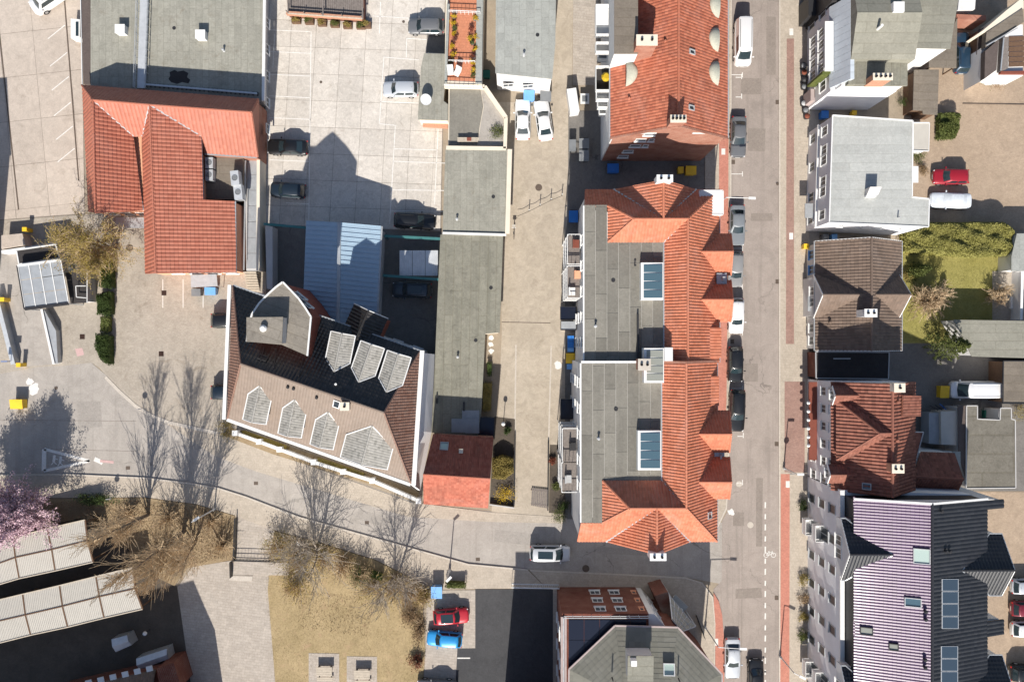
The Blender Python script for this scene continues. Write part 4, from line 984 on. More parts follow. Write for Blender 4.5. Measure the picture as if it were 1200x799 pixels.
# ------------------------------------------------------------------ the hall with the flat grey roof
hz = 3.0
hall = thing('flat_roof_hall', 'long grey green flat roofed hall with a service walkway along the roof', 'hall', W('A1', 780, 150, 0))
hp = XY('A1', hz, [(398, -150), (1160, -150), (1152, 445), (900, 425), (398, 385)])
walls(hall, shrink(hp, .3), 0, hz - .12, 'stucco_grey')
MB().prism(hp, hz - .118, hz).build('roof', 'felt_green', hall)
MB().prism(XY('A1', 2.7, [(352, -150), (397, -150), (399, 372), (368, 370)]), 0, 2.7).build('side_aisle_roof', 'felt_dark_rail', hall)
line_bars(hall, 'parapet', [(W('A1', 1166, -150, hz + .1), W('A1', 1158, 445, hz + .1))], 'trim_white', .3, .35)
line_bars(hall, 'parapet', [(W('A1', 352, -150, 2.75), W('A1', 362, 372, 2.75))], 'trim_white', .08, .12)
a, c = W('A1', 640, -150, hz + .3), W('A1', 622, 390, hz + .3)
MB().bar(a, c, .85, .3).build('walkway', 'galvanised', hall)
for e in (-1, 1):
    o = Vector((e * .6, 0, .1)); mb = MB(); n = 16
    for i in range(n + 1):
        p = a.lerp(c, i / n) + o; mb.bar(p - Vector((0, 0, .38)), p + Vector((0, 0, .6)), .04, .04)
    mb.bar(a + o + Vector((0, 0, .6)), c + o + Vector((0, 0, .6)), .04, .04); mb.bar(a + o + Vector((0, 0, .25)), c + o + Vector((0, 0, .25)), .04, .04)
    mb.build('railing', 'galvanised', hall)
for x, y in ((527, 128), (880, 152)):
    p = W('A1', x, y, hz + .8); h = MB().box(p.x - .5, p.x + .5, p.y - .45, p.y + .45, hz, hz + .8).build('roof_hatch', 'trim_white', hall)
    MB().box(p.x - .55, p.x + .55, p.y - .5, p.y + .5, hz + .802, hz + .86).build('hatch_lid', 'trim_white', h)
MB().prism(XY('A1', hz + .01, [(745, 318), (768, 308), (780, 316), (806, 311), (828, 322), (822, 340), (836, 352), (828, 368), (800, 362), (778, 370), (752, 362), (740, 348), (748, 334)]), hz + .001, hz + .012).build('roof_patch', 'felt_black', hall)
p, q = W('A1', 640, 372, hz + .25), W('A1', 1130, 412, hz + .25); line_bars(hall, 'roof_pipe', [(p, q)], 'galvanised', .2, .2)
mb = MB()
for i in range(26):
    t = p.lerp(q, i / 25); mb.box(t.x - .06, t.x + .06, t.y - .2, t.y + .2, hz, hz + .15)
mb.build('pipe_supports', 'trim_dark', hall)
for k in range(9): window(hall, (W('A1', 1160, 0, hz).x - .05, 36 - k * 1.5, 1.7), (1, 0, 0), 1.1, 1.0) if k % 2 == 0 else None
# metal walkway beside the red house, panel by panel
ww = thing('metal_walkway', 'grey metal plated walkway between the red house and the parking court', 'walkway', W('E1', 677, 500, 0))
pz = 1.8
MB().prism(XY('E1', pz, [(645, 322), (700, 324), (690, 742), (650, 742)]), 0, pz - .06).build('base', 'stucco_grey', ww)
for i in range(7):
    y0, y1 = 324 + i * 59, 324 + (i + 1) * 59 - 3
    MB().prism(XY('E1', pz, [(656 - i * .6, y0), (697 - i * 1.0, y0), (696 - i * 1.0, y1), (655.5 - i * .6, y1)]), pz - .058, pz).build('metal_panel', 'zinc', ww)
line_bars(ww, 'handrail', [(W('E1', 647, 330, 2.8), W('E1', 640, 740, 2.8)), (W('E1', 650, 330, 2.4), W('E1', 643, 740, 2.4))], 'galvanised', .05, .05)
line_bars(ww, 'side_wall', [(W('E1', 708, 330, 1.2), W('E1', 706, 745, 1.2))], 'stucco_cream', .35, 2.3)
stp = MB()
for i in range(8): q = XY('E1', 0, [(655, 750 + i * 9), (702, 750 + i * 9), (704, 757 + i * 9), (657, 757 + i * 9)]); stp.prism(q, 0, 1.5 - i * .19)
stp.build('steps', 'wood_pale', ww)
# shelter for bins in front of the red house
sh = thing('bin_shelter', 'small grey metal roofed bin shelter in front of the red house', 'shelter', W('B1', 895, 525, 0))
q = XY('B1', 1.9, [(838, 497), (952, 492), (955, 545), (838, 550)])
MB().prism(q, 1.8, [1.95, 1.95, 1.82, 1.82]).build('shelter_roof', 'zinc', sh)
for x, y in q: MB().bar((x * .999, y, 0), (x * .999, y, 1.8), .07, .07).build('post', 'galvanised', sh)
# ------------------------------------------------------------------ house with the brown front slope
ze, zr = 9.5, 14.0
RW, RE = W('E2', 128, 425, zr), W('E3', 215, 410, zr)
NW, NE, SE, SW = W('E2', 92, 60, ze), W('E3', 343, 190, ze), W('E3', 312, 665, ze), W('E2', 66, 680, ze)
gb = thing('dormer_house', 'large house with black rear slope, brown front slope and pale pointed dormers', 'house', ((NW.x + SE.x) / 2, (NW.y + SE.y) / 2, 0))
fN, fS, fW_, fE = [NW, NE, RE, RW], [SW, SE, RE, RW], [NW, RW, SW], [NE, RE, SE]
r1 = roof(gb, [fN], 'tile_black', cw=.36, rh=.40, amp=.05, step=.045)
roof(gb, [fS], 'tile_brown_flat', cw=.30, rh=.36, amp=.012, step=.012)
roof(gb, [fW_], 'tile_redbrown_grey', cw=.30, rh=.36, amp=.04, step=.05); roof(gb, [fE], 'tile_redbrown_grey', cw=.30, rh=.36, amp=.04, step=.05)
caps(r1, [(RW, RE)], 'tile_brown_flat', .13); caps(r1, [(RE, NE), (RW, NW), (RE, SE), (RW, SW)], 'tile_redbrown_grey', .10)
def out(p, q, d):
    v = (q - p).normalized(); n = Vector((v.y, -v.x, 0)); return p + n * d
cen = (NW + NE + SE + SW) / 4
inner = [p.lerp(cen, .02) for p in (NW, NE, SE, SW)]
walls(gb, [(p.x, p.y) for p in inner], 0, ze - .12, 'stucco_white')
line_bars(gb, 'white_cornice', [(NW + Vector((-.35, .1, -.05)), SW + Vector((-.35, -.1, -.05)))], 'trim_white', .36, .25)
sk0, sk1, sk2 = W('E3', 398, 200, 2.9), W('E3', 386, 480, 2.9), W('E3', 346, 690, .5)
ta, tb = NE + Vector((.05, -.1, -.3)), SE + Vector((.05, -.1, -.3)); tm = ta.lerp(tb, .6)
for q_ in ([ta, tm, sk1, sk0], [tm, tb, sk2, sk1]):
    MB().add(list(q_) + [Vector((p.x - .25, p.y, p.z - .1)) for p in q_], [[0, 1, 2, 3], [7, 6, 5, 4], [0, 4, 5, 1], [1, 5, 6, 2], [2, 6, 7, 3], [3, 7, 4, 0]]).build('sloping_cladding', 'stucco_bright', gb)
line_bars(gb, 'white_cornice', [(NE + Vector((.28, .1, -.05)), SE + Vector((.28, -.2, -.05)))], 'trim_white', .45, .25)
sv = (SE - SW).normalized(); sn = Vector((sv.y, -sv.x, 0))
line_bars(gb, 'gutter', [(SW + sn * .12, SE + sn * .12)], 'trim_white', .32, .18)
line_bars(gb, 'gutter', [(NW - sn * .08, NE - sn * .08)], 'zinc', .16, .1)
en = (NE - SE).normalized(); enn = Vector((en.y, -en.x, 0))
for z in (1.8, 4.7, 7.6):
    for k in range(8): p = inner[3].lerp(inner[2], (k + .5) / 8); window(gb, (p.x, p.y, z), sn, 1.2, 1.5)
    for k in range(6): p = inner[0].lerp(inner[1], .35 + .6 * k / 5); window(gb, (p.x, p.y, z), -sn, 1.1, 1.4)
wn_ = Vector((-1, .04, 0))
for z in (4.7, 7.6):
    for k in range(4): p = inner[0].lerp(inner[3], (k + .5) / 4); window(gb, (p.x, p.y, z), wn_, 1.1, 1.4)
slope = (zr - ze) / abs((RW - SW).dot(sn))
for t, (ax, ay), (bx, by), hf, dr in (('E2', (218, 527), (183, 690), 1.2, .8), ('C2', (208, 293), (178, 446), 1.2, .8), ('C2', (355, 347), (320, 496), 1.2, .8), ('C2', (548, 408), (504, 572), 2.45, 1.2)):
    rin = on_plane(t, ax, ay, fS); ro = W(t, bx, by, rin.z - .1)
    gable_dormer(gb, rin, ro, hf, dr, dr / slope, 9.2, 'tile_grey_light', 'stucco_white', over=.2, win=(2 if hf > 2 else 1, 1.3, 1.0, -.65), wall_in=.9, capmat='tile_grey_light', cw=.26, rh=.26, amp=.018, step=.018, edge='trim_white')
slopeN = (zr - ze) / abs((RW - NW).dot(sn))
for (ax, ay), (bx, by) in (((36, 262), (62, 132)), ((124, 300), (168, 172)), ((224, 336), (265, 206))):
    rin = on_plane('E3', ax, ay, fN); ro = W('E3', bx, by, rin.z - .1)
    gable_dormer(gb, rin, ro, 1.25, .7, .7 / slopeN, 9.2, 'tile_grey_light', 'trim_white', over=.2, win=(1, 1.5, 1.0, -.65), wall_in=.9, capmat='tile_grey_light', cw=.26, rh=.26, amp=.018, step=.018, edge='trim_white')
# dark gable dormer with red cladding on the courtyard side
rin = on_plane('E3', 113, 150, fN); rin.z += .2; ro = W('E3', 155, 52, rin.z)
gable_dormer(gb, rin, ro, 1.9, 1.5, 1.0, 5.0, 'tile_black', 'trim_rust', over=.3, win=(2, .9, 1.3, -.9), wall_in=.2, cw=.36, rh=.4)
# big curved bay with flat roof
cp = [(325, 42), (292, 66), (260, 95), (215, 140), (182, 190), (162, 250), (157, 320), (320, 335), (440, 387), (457, 205), (430, 162), (400, 120), (362, 80)]
zt = 14.3
bay = MB().prism(shrink(XY('E2', zt, cp), .12), 4.0, zt - .2).build('curved_bay', 'trim_rust', gb)
MB().prism(XY('E2', zt, cp), zt - .198, zt).build('bay_roof', 'felt_bay', bay)
mb = MB(); cq = XY('E2', zt + .05, cp)
for i in range(len(cq)):
    a, c = cq[i], cq[(i + 1) % len(cq)]
    if i not in (6, 7): mb.bar((*a, zt + .03), (*c, zt + .03), .16, .16)
mb.build('roof_edge', 'trim_white', bay)
pz = 15.9
pent = MB().prism(XY('E2', pz, [(158, 210), (323, 208), (318, 328), (157, 318)]), zt, pz - .1).build('lift_house', 'stucco_grey', gb)
MB().prism(XY('E2', pz, [(155, 207), (326, 205), (321, 331), (154, 321)]), pz - .098, pz).build('lift_roof', 'felt_bay', pent)
c = W('E2', 230, 258, pz + .5); MB().lathe((c.x, c.y, pz), [(.3, 0), (.34, .35), (.2, .5), (.001, .52)], 12).build('roof_fan', 'trim_white', pent)
# white framed windows on the bay's courtyard face
nb = Vector((.62, .78, 0)).normalized()
for (x, y, z) in ((388, 100, 12.9), (418, 140, 12.9)):
    a = W('E2', x, y, zt); window(gb, (a.x - nb.x * .1, a.y - nb.y * .1, z), nb, 1.3, 1.6)
for x, y in ((180, 238), (205, 245), (306, 284)):
    p = on_plane('C2', x, y, fS); MB().lathe(p - Vector((0, 0, .1)), [(.1, 0), (.1, .35), (.17, .35), (.1, .5)], 8).build('vent_pipe', 'trim_dark', gb)
p = on_plane('C2', 393, 310, fS); roof_window(gb, p + pnormal(fS) * .05, pnormal(fS), .7, .9, 'trim_white')
p = on_plane('C2', 435, 320, fS); chimney(gb, (p.x, p.y), .4, .35, p.z - .6, p.z + .8, 'stucco_cream', 1, 'stucco_cream')
p = on_plane('E2', 232, 398, fN); roof_window(gb, p + pnormal(fN) * .06, pnormal(fN), .9, .6, 'trim_dark')
p = on_plane('C2', 391, 225, fN); MB().lathe(p - Vector((0, 0, .1)), [(.07, 0), (.07, .4), (.12, .4), (.12, .48)], 8).build('vent_pipe', 'trim_white', gb)
line_bars(gb, 'snow_guard', [(on_plane('E2', 240, 345, fN) + Vector((0, 0, .2)), on_plane('E2', 225, 410, fN) + Vector((0, 0, .2))), (on_plane('E2', 300, 350, fN) + Vector((0, 0, .2)), on_plane('E2', 285, 440, fN) + Vector((0, 0, .2))), (on_plane('E2', 425, 392, fN) + Vector((0, 0, .2)), on_plane('E2', 400, 480, fN) + Vector((0, 0, .2)))], 'trim_dark', .08, .08)
# low white garden wall with pillars and plants in front
gw = thing('garden_wall', 'low white garden wall with square pillars along the front of the dormer house', 'wall', W('C2', 290, 565, 0))
gl = [W('C2', x, y, .9) for x, y in ((-55, 440), (50, 478), (290, 568), (548, 650), (752, 738))]
for a, c in zip(gl, gl[1:]):
    MB().bar((a.x, a.y, .42), (c.x, c.y, .42), .28, .84).build('wall_panel', 'stucco_white', gw)
    MB().bar((a.x, a.y, .87), (c.x, c.y, .87), .36, .06).build('coping', 'trim_white', gw)
for x, y in ((-55, 440), (50, 478), (140, 512), (290, 568), (420, 610), (548, 650), (752, 738)):
    p = W('C2', x, y, 1.2); pl = MB().box(p.x - .24, p.x + .24, p.y - .24, p.y + .24, 0, 1.2).build('pillar', 'stucco_white', gw)
    MB().box(p.x - .3, p.x + .3, p.y - .3, p.y + .3, 1.202, 1.3).build('pillar_cap', 'trim_white', pl)
# ------------------------------------------------------------------ blue metal hall in the court
bl = thing('metal_shed', 'shed with blue standing seam metal roof in the shaded court', 'shed', W('B2', 410, 450, 0))
z0, z1 = 4.0, 4.9
g = lambda x, y, z: W('B2', x, y, z)
LW, LE = g(258, 258, z0), g(587, 282, z0); M0, M1 = g(404, 266, z1), g(398, 760, z1); SWp, SEp = g(240, 740, z0), g(562, 780, z0)
def seam_roof(parent, f, mat, name, pitch=.5, rib=.06):
    f = [Vector(p) for p in f]; mb = MB(); n = pnormal(f)
    th = [p - n * .06 for p in f]; N = len(f)
    mb.add(f + th, [list(range(N)), list(range(2 * N - 1, N - 1, -1))] + [[i, N + i, N + (i + 1) % N, (i + 1) % N] for i in range(N)])
    L = (f[0] - f[3]).length; k = int(L / pitch)   # edges 3->0 and 2->1 are walked, ribs run between them
    for i in range(k + 1):
        a = f[3].lerp(f[0], i / k) + n * rib / 2; c = f[2].lerp(f[1], i / k) + n * rib / 2; mb.bar(a, c, .05, rib, n)
    return mb.build(name, mat, parent)
seam_roof(bl, [LW, M0, M1, SWp], 'metal_blue', 'roof_slope'); seam_roof(bl, [M0, LE, SEp, M1], 'metal_blue', 'roof_slope')
line_bars(bl, 'ridge_cap', [(M0, M1)], 'zinc', .35, .1, dz=.05)
walls(bl, [(LW.x + .15, LW.y - .2), (LE.x - .15, LE.y - .2), (SEp.x - .15, SEp.y), (SWp.x + .15, SWp.y)], 0, z0 - .1, 'stucco_grey')
line_bars(bl, 'gutter', [(LE + Vector((.1, 0, -.05)), SEp + Vector((.1, 0, -.05)))], 'zinc', .16, .12)
door(bl, ((LW.x + LE.x) / 2, LW.y - .19, 0), (0, 1, 0), 2.6, 2.8, 'zinc')
# teal steel frames over the court bays
def teal_frame(lines, lab, loc):
    t = thing('steel_gantry', lab, 'gantry', loc)
    for a, c in lines:
        MB().bar(a, c, .28, .22).build('beam', 'metal_teal', t)
        for p in (a, c): MB().bar((p.x, p.y, 0), (p.x, p.y, p.z - .115), .14, .14).build('post', 'metal_teal', t)
teal_frame([(g(72, 272, 2.4), g(255, 288, 2.4))], 'dark teal steel beam beside the blue shed, by the metal walkway', g(160, 280, 0))
teal_frame([(g(602, 325, 2.6), g(858, 338, 2.6))], 'dark teal steel beam across the court, behind the black estate car', g(730, 332, 0))
teal_frame([(g(596, 498, 2.6), g(846, 516, 2.6))], 'dark teal steel beam across the court, beside the corrugated shelter', g(720, 507, 0))
rw = MB().prism(XY('B2', 2.0, [(78, 278), (110, 284), (110, 560), (85, 556)]), 0, 2.0).build('retaining_wall', 'stucco_grey'); tag(rw, 'pale concrete retaining wall between the walkway and the shaded court', 'wall')
cs = thing('corrugated_shelter', 'shelter with pale corrugated roof between two teal beams in the court', 'shelter', g(752, 445, 0))
for i in range(3):
    x0, x1 = 668 + i * 57, 668 + (i + 1) * 57 - 2
    mb = MB(); n = 12
    for k in range(n):
        u0, u1 = x0 + (x1 - x0) * k / n, x0 + (x1 - x0) * (k + 1) / n; za = 2.2 + (.03 if k % 2 else 0)
        a0, a1, b1, b0 = g(u0, 387, za), g(u1, 389, 2.2 + (.0 if k % 2 else .03)), g(u1, 500, 1.95 + (.0 if k % 2 else .03)), g(u0, 498, 1.95 + (.03 if k % 2 else 0)); mb.add([a0, a1, b1, b0, a0 - Vector((0, 0, .04)), a1 - Vector((0, 0, .04)), b1 - Vector((0, 0, .04)), b0 - Vector((0, 0, .04))], [[0, 3, 2, 1], [4, 5, 6, 7], [0, 1, 5, 4], [2, 3, 7, 6], [1, 2, 6, 5], [3, 0, 4, 7]])
    mb.build('corrugated_sheet', 'galvanised', cs)
for x, y in ((672, 392), (834, 394), (672, 492), (834, 494)): p = g(x, y, 1.9); MB().bar((p.x, p.y, 0), (p.x, p.y, 1.92), .09, .09).build('post', 'metal_teal', cs)
# ------------------------------------------------------------------ small house with dark and bright red slopes
z0, z1 = 5.4, 9.0
e3 = lambda x, y, z: W('E3', x, y, z)
sm = thing('small_house', 'small house with weathered red tiles at the end of the long garage', 'house', e3(480, 620, 0))
fn_, fs_ = [e3(392, 487, z0), e3(609, 500, z0), e3(598, 648, z1), e3(356, 632, z1)], [e3(356, 632, z1), e3(598, 648, z1), e3(590, 753, z0), e3(358, 738, z0)]
rr = roof(sm, [fn_, fs_], 'tile_red_small', cw=.26, rh=.34); caps(rr, [(fs_[0], fs_[1])], 'tile_red_small', .11)
cc = sum(fn_[:2] + fs_[2:], Vector()) / 4
ws = [p.lerp(cc, .04) for p in (fn_[0], fn_[1], fs_[2], fs_[3])]
walls(sm, [(p.x, p.y) for p in ws], 0, z0 - .1, 'brick_red')
mb = MB()
for i, j, r_ in ((0, 3, fs_[0]), (1, 2, fs_[1])):
    a, c = ws[i].copy(), ws[j].copy(); a.z = c.z = z0 - .1; gable_wall(mb, a, c, r_.lerp(cc, .04) * 1 - Vector((0, 0, .12)) if False else Vector((r_.lerp(cc, .04).x, r_.y, z1 - .2)), .2, (cc.x - r_.x, 0, 0))
mb.build('gable', 'brick_red', sm)
p = on_plane('E3', 432, 532, fn_); roof_window(sm, p + pnormal(fn_) * .05, pnormal(fn_), .9, 1.0, 'trim_grey', 'glass_milky')
p = on_plane('E3', 493, 547, fn_); MB().box(p.x - .22, p.x + .22, p.y - .22, p.y + .22, p.z - .4, p.z + .4).build('chimney', 'stucco_cream', sm)
for k in range(3): p = ws[3].lerp(ws[2], (k + .5) / 3); window(sm, (p.x, p.y, 1.7), (.05, -1, 0), 1.0, 1.2)
# ------------------------------------------------------------------ long garages with felt roofs
def flat_block(name, lab, cat, t, z, pts, roofmat, wallmat, z0=0, edge=None, ew=.16, group=None, inset=.15):
    p = XY(t, z, pts); c = (sum(q[0] for q in p) / len(p), sum(q[1] for q in p) / len(p), 0)
    o = thing(name, lab, cat, c, group)
    walls(o, shrink(p, inset), z0, z - .12, wallmat)
    MB().prism(p, z - .118, z).build('roof', roofmat, o)
    if edge:
        mb = MB()
        for i in range(len(p)):
            a, b2 = p[i], p[(i + 1) % len(p)]; mb.bar((*a, z + .02), (*b2, z + .02), ew, .14)
        mb.build('roof_edge', edge, o)
    return o
ga = flat_block('garage_block', 'flat garage block with pale felt roof at the edge of the parking court', 'garage', 'B2', 3.0, [(870, -55), (1150, -55), (1137, 314), (857, 308)], 'felt_green', 'stucco_cream')
line_bars(ga, 'coping', [(W('B2', 858, 312, 3.1), W('B2', 1137, 320, 3.1))], 'trim_white', .25, .2); line_bars(ga, 'coping', [(W('B2', 1153, -55, 3.1), W('B2', 1142, 314, 3.1))], 'stucco_cream', .5, .3)
gc = flat_block('garage_block', 'long flat garage block with weathered olive felt roof running to the small red house', 'garage', 'E3', 3.0, [(418, -230), (644, -228), (632, 122), (580, 126), (566, 400), (553, 493), (386, 482), (400, 190), (408, 0)], 'felt_olive', 'stucco_cream')
for k in range(5): p = W('B2', 1110, 400 + k * 60, 0); MB().box(p.x + .02, p.x + .1, p.y - 1.1, p.y + 1.1, .1, 2.2).build('garage_door', 'trim_grey', gc) if k % 2 else None
for i, (x0, y0, x1, y1) in enumerate(((496, 402, 558, 432), (458, 432, 508, 482), (508, 432, 558, 484))):
    MB().prism(XY('E3', 3.2, [(x0, y0), (x1, y0), (x1, y1), (x0, y1)]), 3.001, 3.06 + .07 * i).build('roof_sheet', 'polycarbonate', gc)
for x, y in ((405, 358), (502, 385)): p = W('E3', x, y, 3.4); MB().box(p.x - .08, p.x + .08, p.y - .6, p.y + .4, 3.0, 3.25).build('roof_kerb', 'trim_dark', gc)
# ================================================================== top middle: workshop, roof garden, garden court, planted deck
wk = flat_block('workshop', 'pale grey flat roofed workshop with bright white end wall beside the alley', 'workshop', 'A3', 6.0, [(-32, -150), (232, -150), (228, 195), (214, 348), (-36, 322)], 'felt_palegrey', 'stucco_white')
for k in range(2): p = W('A3', 20 + k * 90, 340, 6); window(wk, (p.x, W('A3', 0, 338, 6).y + .08 - k * .12, 3.0), (.07, -1, 0), 1.2, 1.0)
p = W('A3', 0, 385, 0); MB().box(p.x - .6, p.x + .6, p.y + .6, p.y + .9, .4, 1.6).build('vent_box', 'plastic_grey', wk)
lw = flat_block('lean_to', 'narrow brown lean-to with a small chimney stack against the workshop', 'shed', 'A3', 3.2, [(198, 140), (226, 142), (222, 195), (188, 192)], 'felt_brown', 'wood_brown')
# low garage beside the parking court
g1 = flat_block('garage_block', 'small olive felt garage roof jutting into the parking court, with a satellite dish', 'garage', 'A2', 2.6, [(776, 235), (878, 238), (862, 445), (882, 460), (880, 530), (748, 526), (762, 300)], 'felt_green', 'stucco_cream')
MB().prism(XY('A2', .5, [(772, 535), (882, 540), (880, 562), (770, 556)]), .0, .5).build('brick_edging', 'brick_step', g1)
c = W('A2', 786, 440, 3.0)
dish = thing('satellite_dish', 'grey satellite dish on the edge of the olive garage roof', 'satellite dish', (c.x, c.y, 2.6))
mb = MB(); n = 16; rings = 5; vs = [(0, 0, 0)]; fs = []
for r_ in range(1, rings + 1):
    for i in range(n):
        t = 2 * math.pi * i / n; rr = .62 * r_ / rings; vs.append((rr * math.cos(t), rr * math.sin(t) * 1.05, .16 * (r_ / rings) ** 2))
for i in range(n): fs.append([0, 1 + i, 1 + (i + 1) % n])
for r_ in range(rings - 1):
    for i in range(n): a = 1 + r_ * n + i; b2 = 1 + r_ * n + (i + 1) % n; fs.append([a, a + n, b2 + n, b2])
mt = Matrix.Translation((0, 0, .75)) @ Matrix.Rotation(R(38), 4, 'X')
mb.add([mt @ Vector(v) for v in vs], fs); mb.add([mt @ (Vector(v) + Vector((0, 0, -.02))) for v in vs], [f[::-1] for f in fs])
mb.build('reflector', 'galvanised', dish, local=True, smooth=True)
MB().tube((0, 0, 0), (0, .1, .75), .04).tube(mt @ Vector((0, -.55, .1)), mt @ Vector((0, 0, .55)), .02).build('mast', 'trim_grey', dish, local=True)
# dark parked-up strip
sheet('asphalt_patch', 'asphalt_yard', 'A2', [(790, 152), (870, 156), (866, 236), (786, 232)], .0445, .01, court)
# roof garden
rg = thing('roof_garden', 'narrow terracotta roof garden with pots of yellow flowers between white rails', 'terrace', W('A2', 945, 200, 0))
zt = 3.0
MB().prism(XY('A2', zt, [(872, -60), (1040, -60), (1030, 372), (866, 366)]), 0, zt - .06).build('base', 'stucco_cream', rg)
MB().prism(XY('A2', zt, [(885, -60), (1008, -60), (1000, 358), (880, 352)]), zt - .058, zt).build('deck', 'paver_terracotta', rg)
MB().prism(XY('A2', zt + .4, [(876, 20), (889, 20), (876, 366), (866, 366)]), zt - .05, zt + .5).build('parapet', 'felt_palegrey', rg)
MB().prism(XY('A2', zt + .4, [(1008, -60), (1036, -60), (1030, 368), (1002, 366)]), zt - .05, zt + .45).build('parapet', 'felt_palegrey', rg)
for a, c in (((884, 46), (1022, 52)), ((864, 372), (1030, 380)), ((884, 265), (1000, 268))):
    p, q = W('A2', *a, zt + .95), W('A2', *c, zt + .95); mb = MB(); mb.bar(p, q, .07, .05); mb.bar(p - Vector((0, 0, .4)), q - Vector((0, 0, .4)), .04, .04)
    for i in range(9): t = p.lerp(q, i / 8); mb.bar(t - Vector((0, 0, .95)), t, .04, .04)
    mb.build('railing', 'trim_white', rg)
def lounge(t, x, y, z, rot, lab):
    c = W(t, x, y, z); o = thing('garden_chair', lab, 'chair', (c.x, c.y, z), 'garden chairs on the roof terrace'); o.rotation_euler.z = rot
    MB().box(-.33, .33, -.35, .35, .3, .4).build('seat', 'trim_white', o, local=True)
    MB().obox((0, .45, .68), (1, 0, 0), (0, .35, 1), (0, 1, -.35), .33, .38, .04).build('backrest', 'trim_white', o, local=True)
    for sx in (-.28, .28):
        for sy in (-.3, .3): MB().bar((sx, sy, 0), (sx, sy, .3), .05, .05).build('leg', 'trim_dark', o, local=True)
    return o
lounge('A2', 893, 322, zt, .05, 'white garden chair on the roof garden, against the garage side rail'); lounge('A2', 922, 326, zt, -.5, 'white garden chair on the roof garden, turned beside another chair')
pots = [(908, 75), (905, 100), (910, 128), (906, 150), (912, 172), (900, 205), (905, 240), (900, 275), (1000, 85), (985, 130), (978, 170), (1005, 165), (988, 190), (1000, 215), (995, 250), (988, 275), (992, 310), (990, 335)]
POT_SPOTS = [(('A2', x, y), zt) for x, y in pots]
# felt court with the slanting parapet
fc = thing('walled_terrace', 'grey felt terrace with a slanting white parapet beside the alley', 'terrace', W('A2', 1000, 520, 0))
tp = [(884, 384), (1040, 384), (1130, 520), (1128, 642), (882, 640)]
MB().prism(XY('A2', 2.5, tp), 0, 2.44).build('base', 'stucco_cream', fc)
MB().prism(XY('A2', 2.5, [(888, 390), (1024, 392), (1036, 470), (1020, 560), (1010, 640), (886, 640)]), 2.441, 2.5).build('felt_deck', 'felt_grey', fc)
MB().prism(XY('A2', 2.5, [(1026, 394), (1038, 394), (1126, 525), (1124, 640), (1012, 640), (1022, 560), (1038, 470)]), 2.4415, 2.49).build('gravel_bed', 'gravel', fc)
for a, c, w in (((866, 380), (1042, 384), .4), ((1042, 384), (1136, 520), .45), ((1136, 520), (1132, 655), .4), ((874, 652), (1136, 656), .42)):
    MB().bar(W('A2', *a, 2.75), W('A2', *c, 2.75), w, .6).build('parapet', 'stucco_cream', fc)
bn = thing('bench', 'long wooden bench with a red cushion on the grey felt terrace', 'bench', W('A2', 968, 615, 2.5))
c = W('A2', 968, 612, 3.0)
for i in range(3): MB().box(c.x - 1.15, c.x + 1.15, c.y - .28 + i * .17, c.y - .14 + i * .17, 2.92, 2.98).build('slat', 'wood_pale', bn)
for s_ in (-1, 1): MB().box(c.x + s_ * .95 - .05, c.x + s_ * .95 + .05, c.y - .25, c.y + .25, 2.5, 2.918).build('leg', 'wood_brown', bn)
MB().box(c.x - .1, c.x + .4, c.y - .2, c.y + .18, 2.982, 3.06).build('cushion', 'trim_rust', bn)
# planted wooden deck at the edge of the court
pdk = thing('planted_deck', 'dark wooden deck behind a brick edge at the end of the parking court', 'deck', W('G8', 520, 100, 0))
zt = 1.1
for i in range(40):
    x0 = 70 + i * 22
    MB().prism(XY('G8', zt, [(x0, -150), (x0 + 19.5, -150), (x0 + 19.5, 160 + i * 1.0), (x0, 158 + i)]), zt - .05, zt + random.uniform(-.004, .004)).build('plank', 'wood_grey', pdk)
MB().prism(XY('G8', zt, [(55, -150), (965, -150), (965, 225), (70, 165)]), 0, zt - .056).build('base', 'brick_dark', pdk)
MB().bar(W('G8', 60, 160, zt + .1), W('G8', 945, 222, zt + .1), .35, .5).build('brick_edge', 'brick_step', pdk)
for x, y0, y1 in ((485, -100, 190), (75, -100, 160), (950, -100, 225)): MB().bar(W('G8', x, y0, zt + .9), W('G8', x, y1, zt + .9), .12, .1).build('rail', 'wood_grey', pdk)
MB().bar(W('G8', 75, 160, zt + .9), W('G8', 950, 222, zt + .9), .12, .08).build('rail', 'wood_pale', pdk)
for x, y in ((75, 160), (485, 190), (950, 222), (280, 175), (720, 206)): p = W('G8', x, y, zt); MB().bar((p.x, p.y, zt), (p.x, p.y, zt + .86), .09, .09).build('post', 'wood_grey', pdk)
DECK_BUSH = [('G8', x, y) for x, y in ((160, 225), (315, 235), (465, 255), (615, 270), (765, 285), (920, 290), (990, 280))]
# ================================================================== houses across the street, from the top
# dark house at the top corner
dk_h = thing('dark_house', 'dark slate faced house at the top end of the far pavement', 'house', W('P', 985, -10, 0))
Xw = 345.5 * CAMH / FPX
Yq = W('E7', 100, 235, 0).y
Yd = W('E7', 300, 80, 6.8).y + .75; Xd = W('E7', 372, 300, 9.8).x
MB().box(Xw - .2, Xd, Yd, Yd + 14, 0, 7.6).build('wall', 'trim_dark', dk_h); MB().box(Xw - .3, Xd, Yd - .1, Yd + 14.1, 7.602, 7.8).build('roof', 'felt_black', dk_h)
MB().box(Xw - 1.0, Xw - .201, Yd + .3, Yd + 2.6, 0, 3.2).build('porch', 'trim_dark', dk_h)
for z in (2.0, 5.0, 7.2):
    for k in range(3): window(dk_h, (Xw - .2, Yd + 3.4 + k * 2.6, z), (-1, 0, 0), 1.0, 1.3, 'trim_grey')
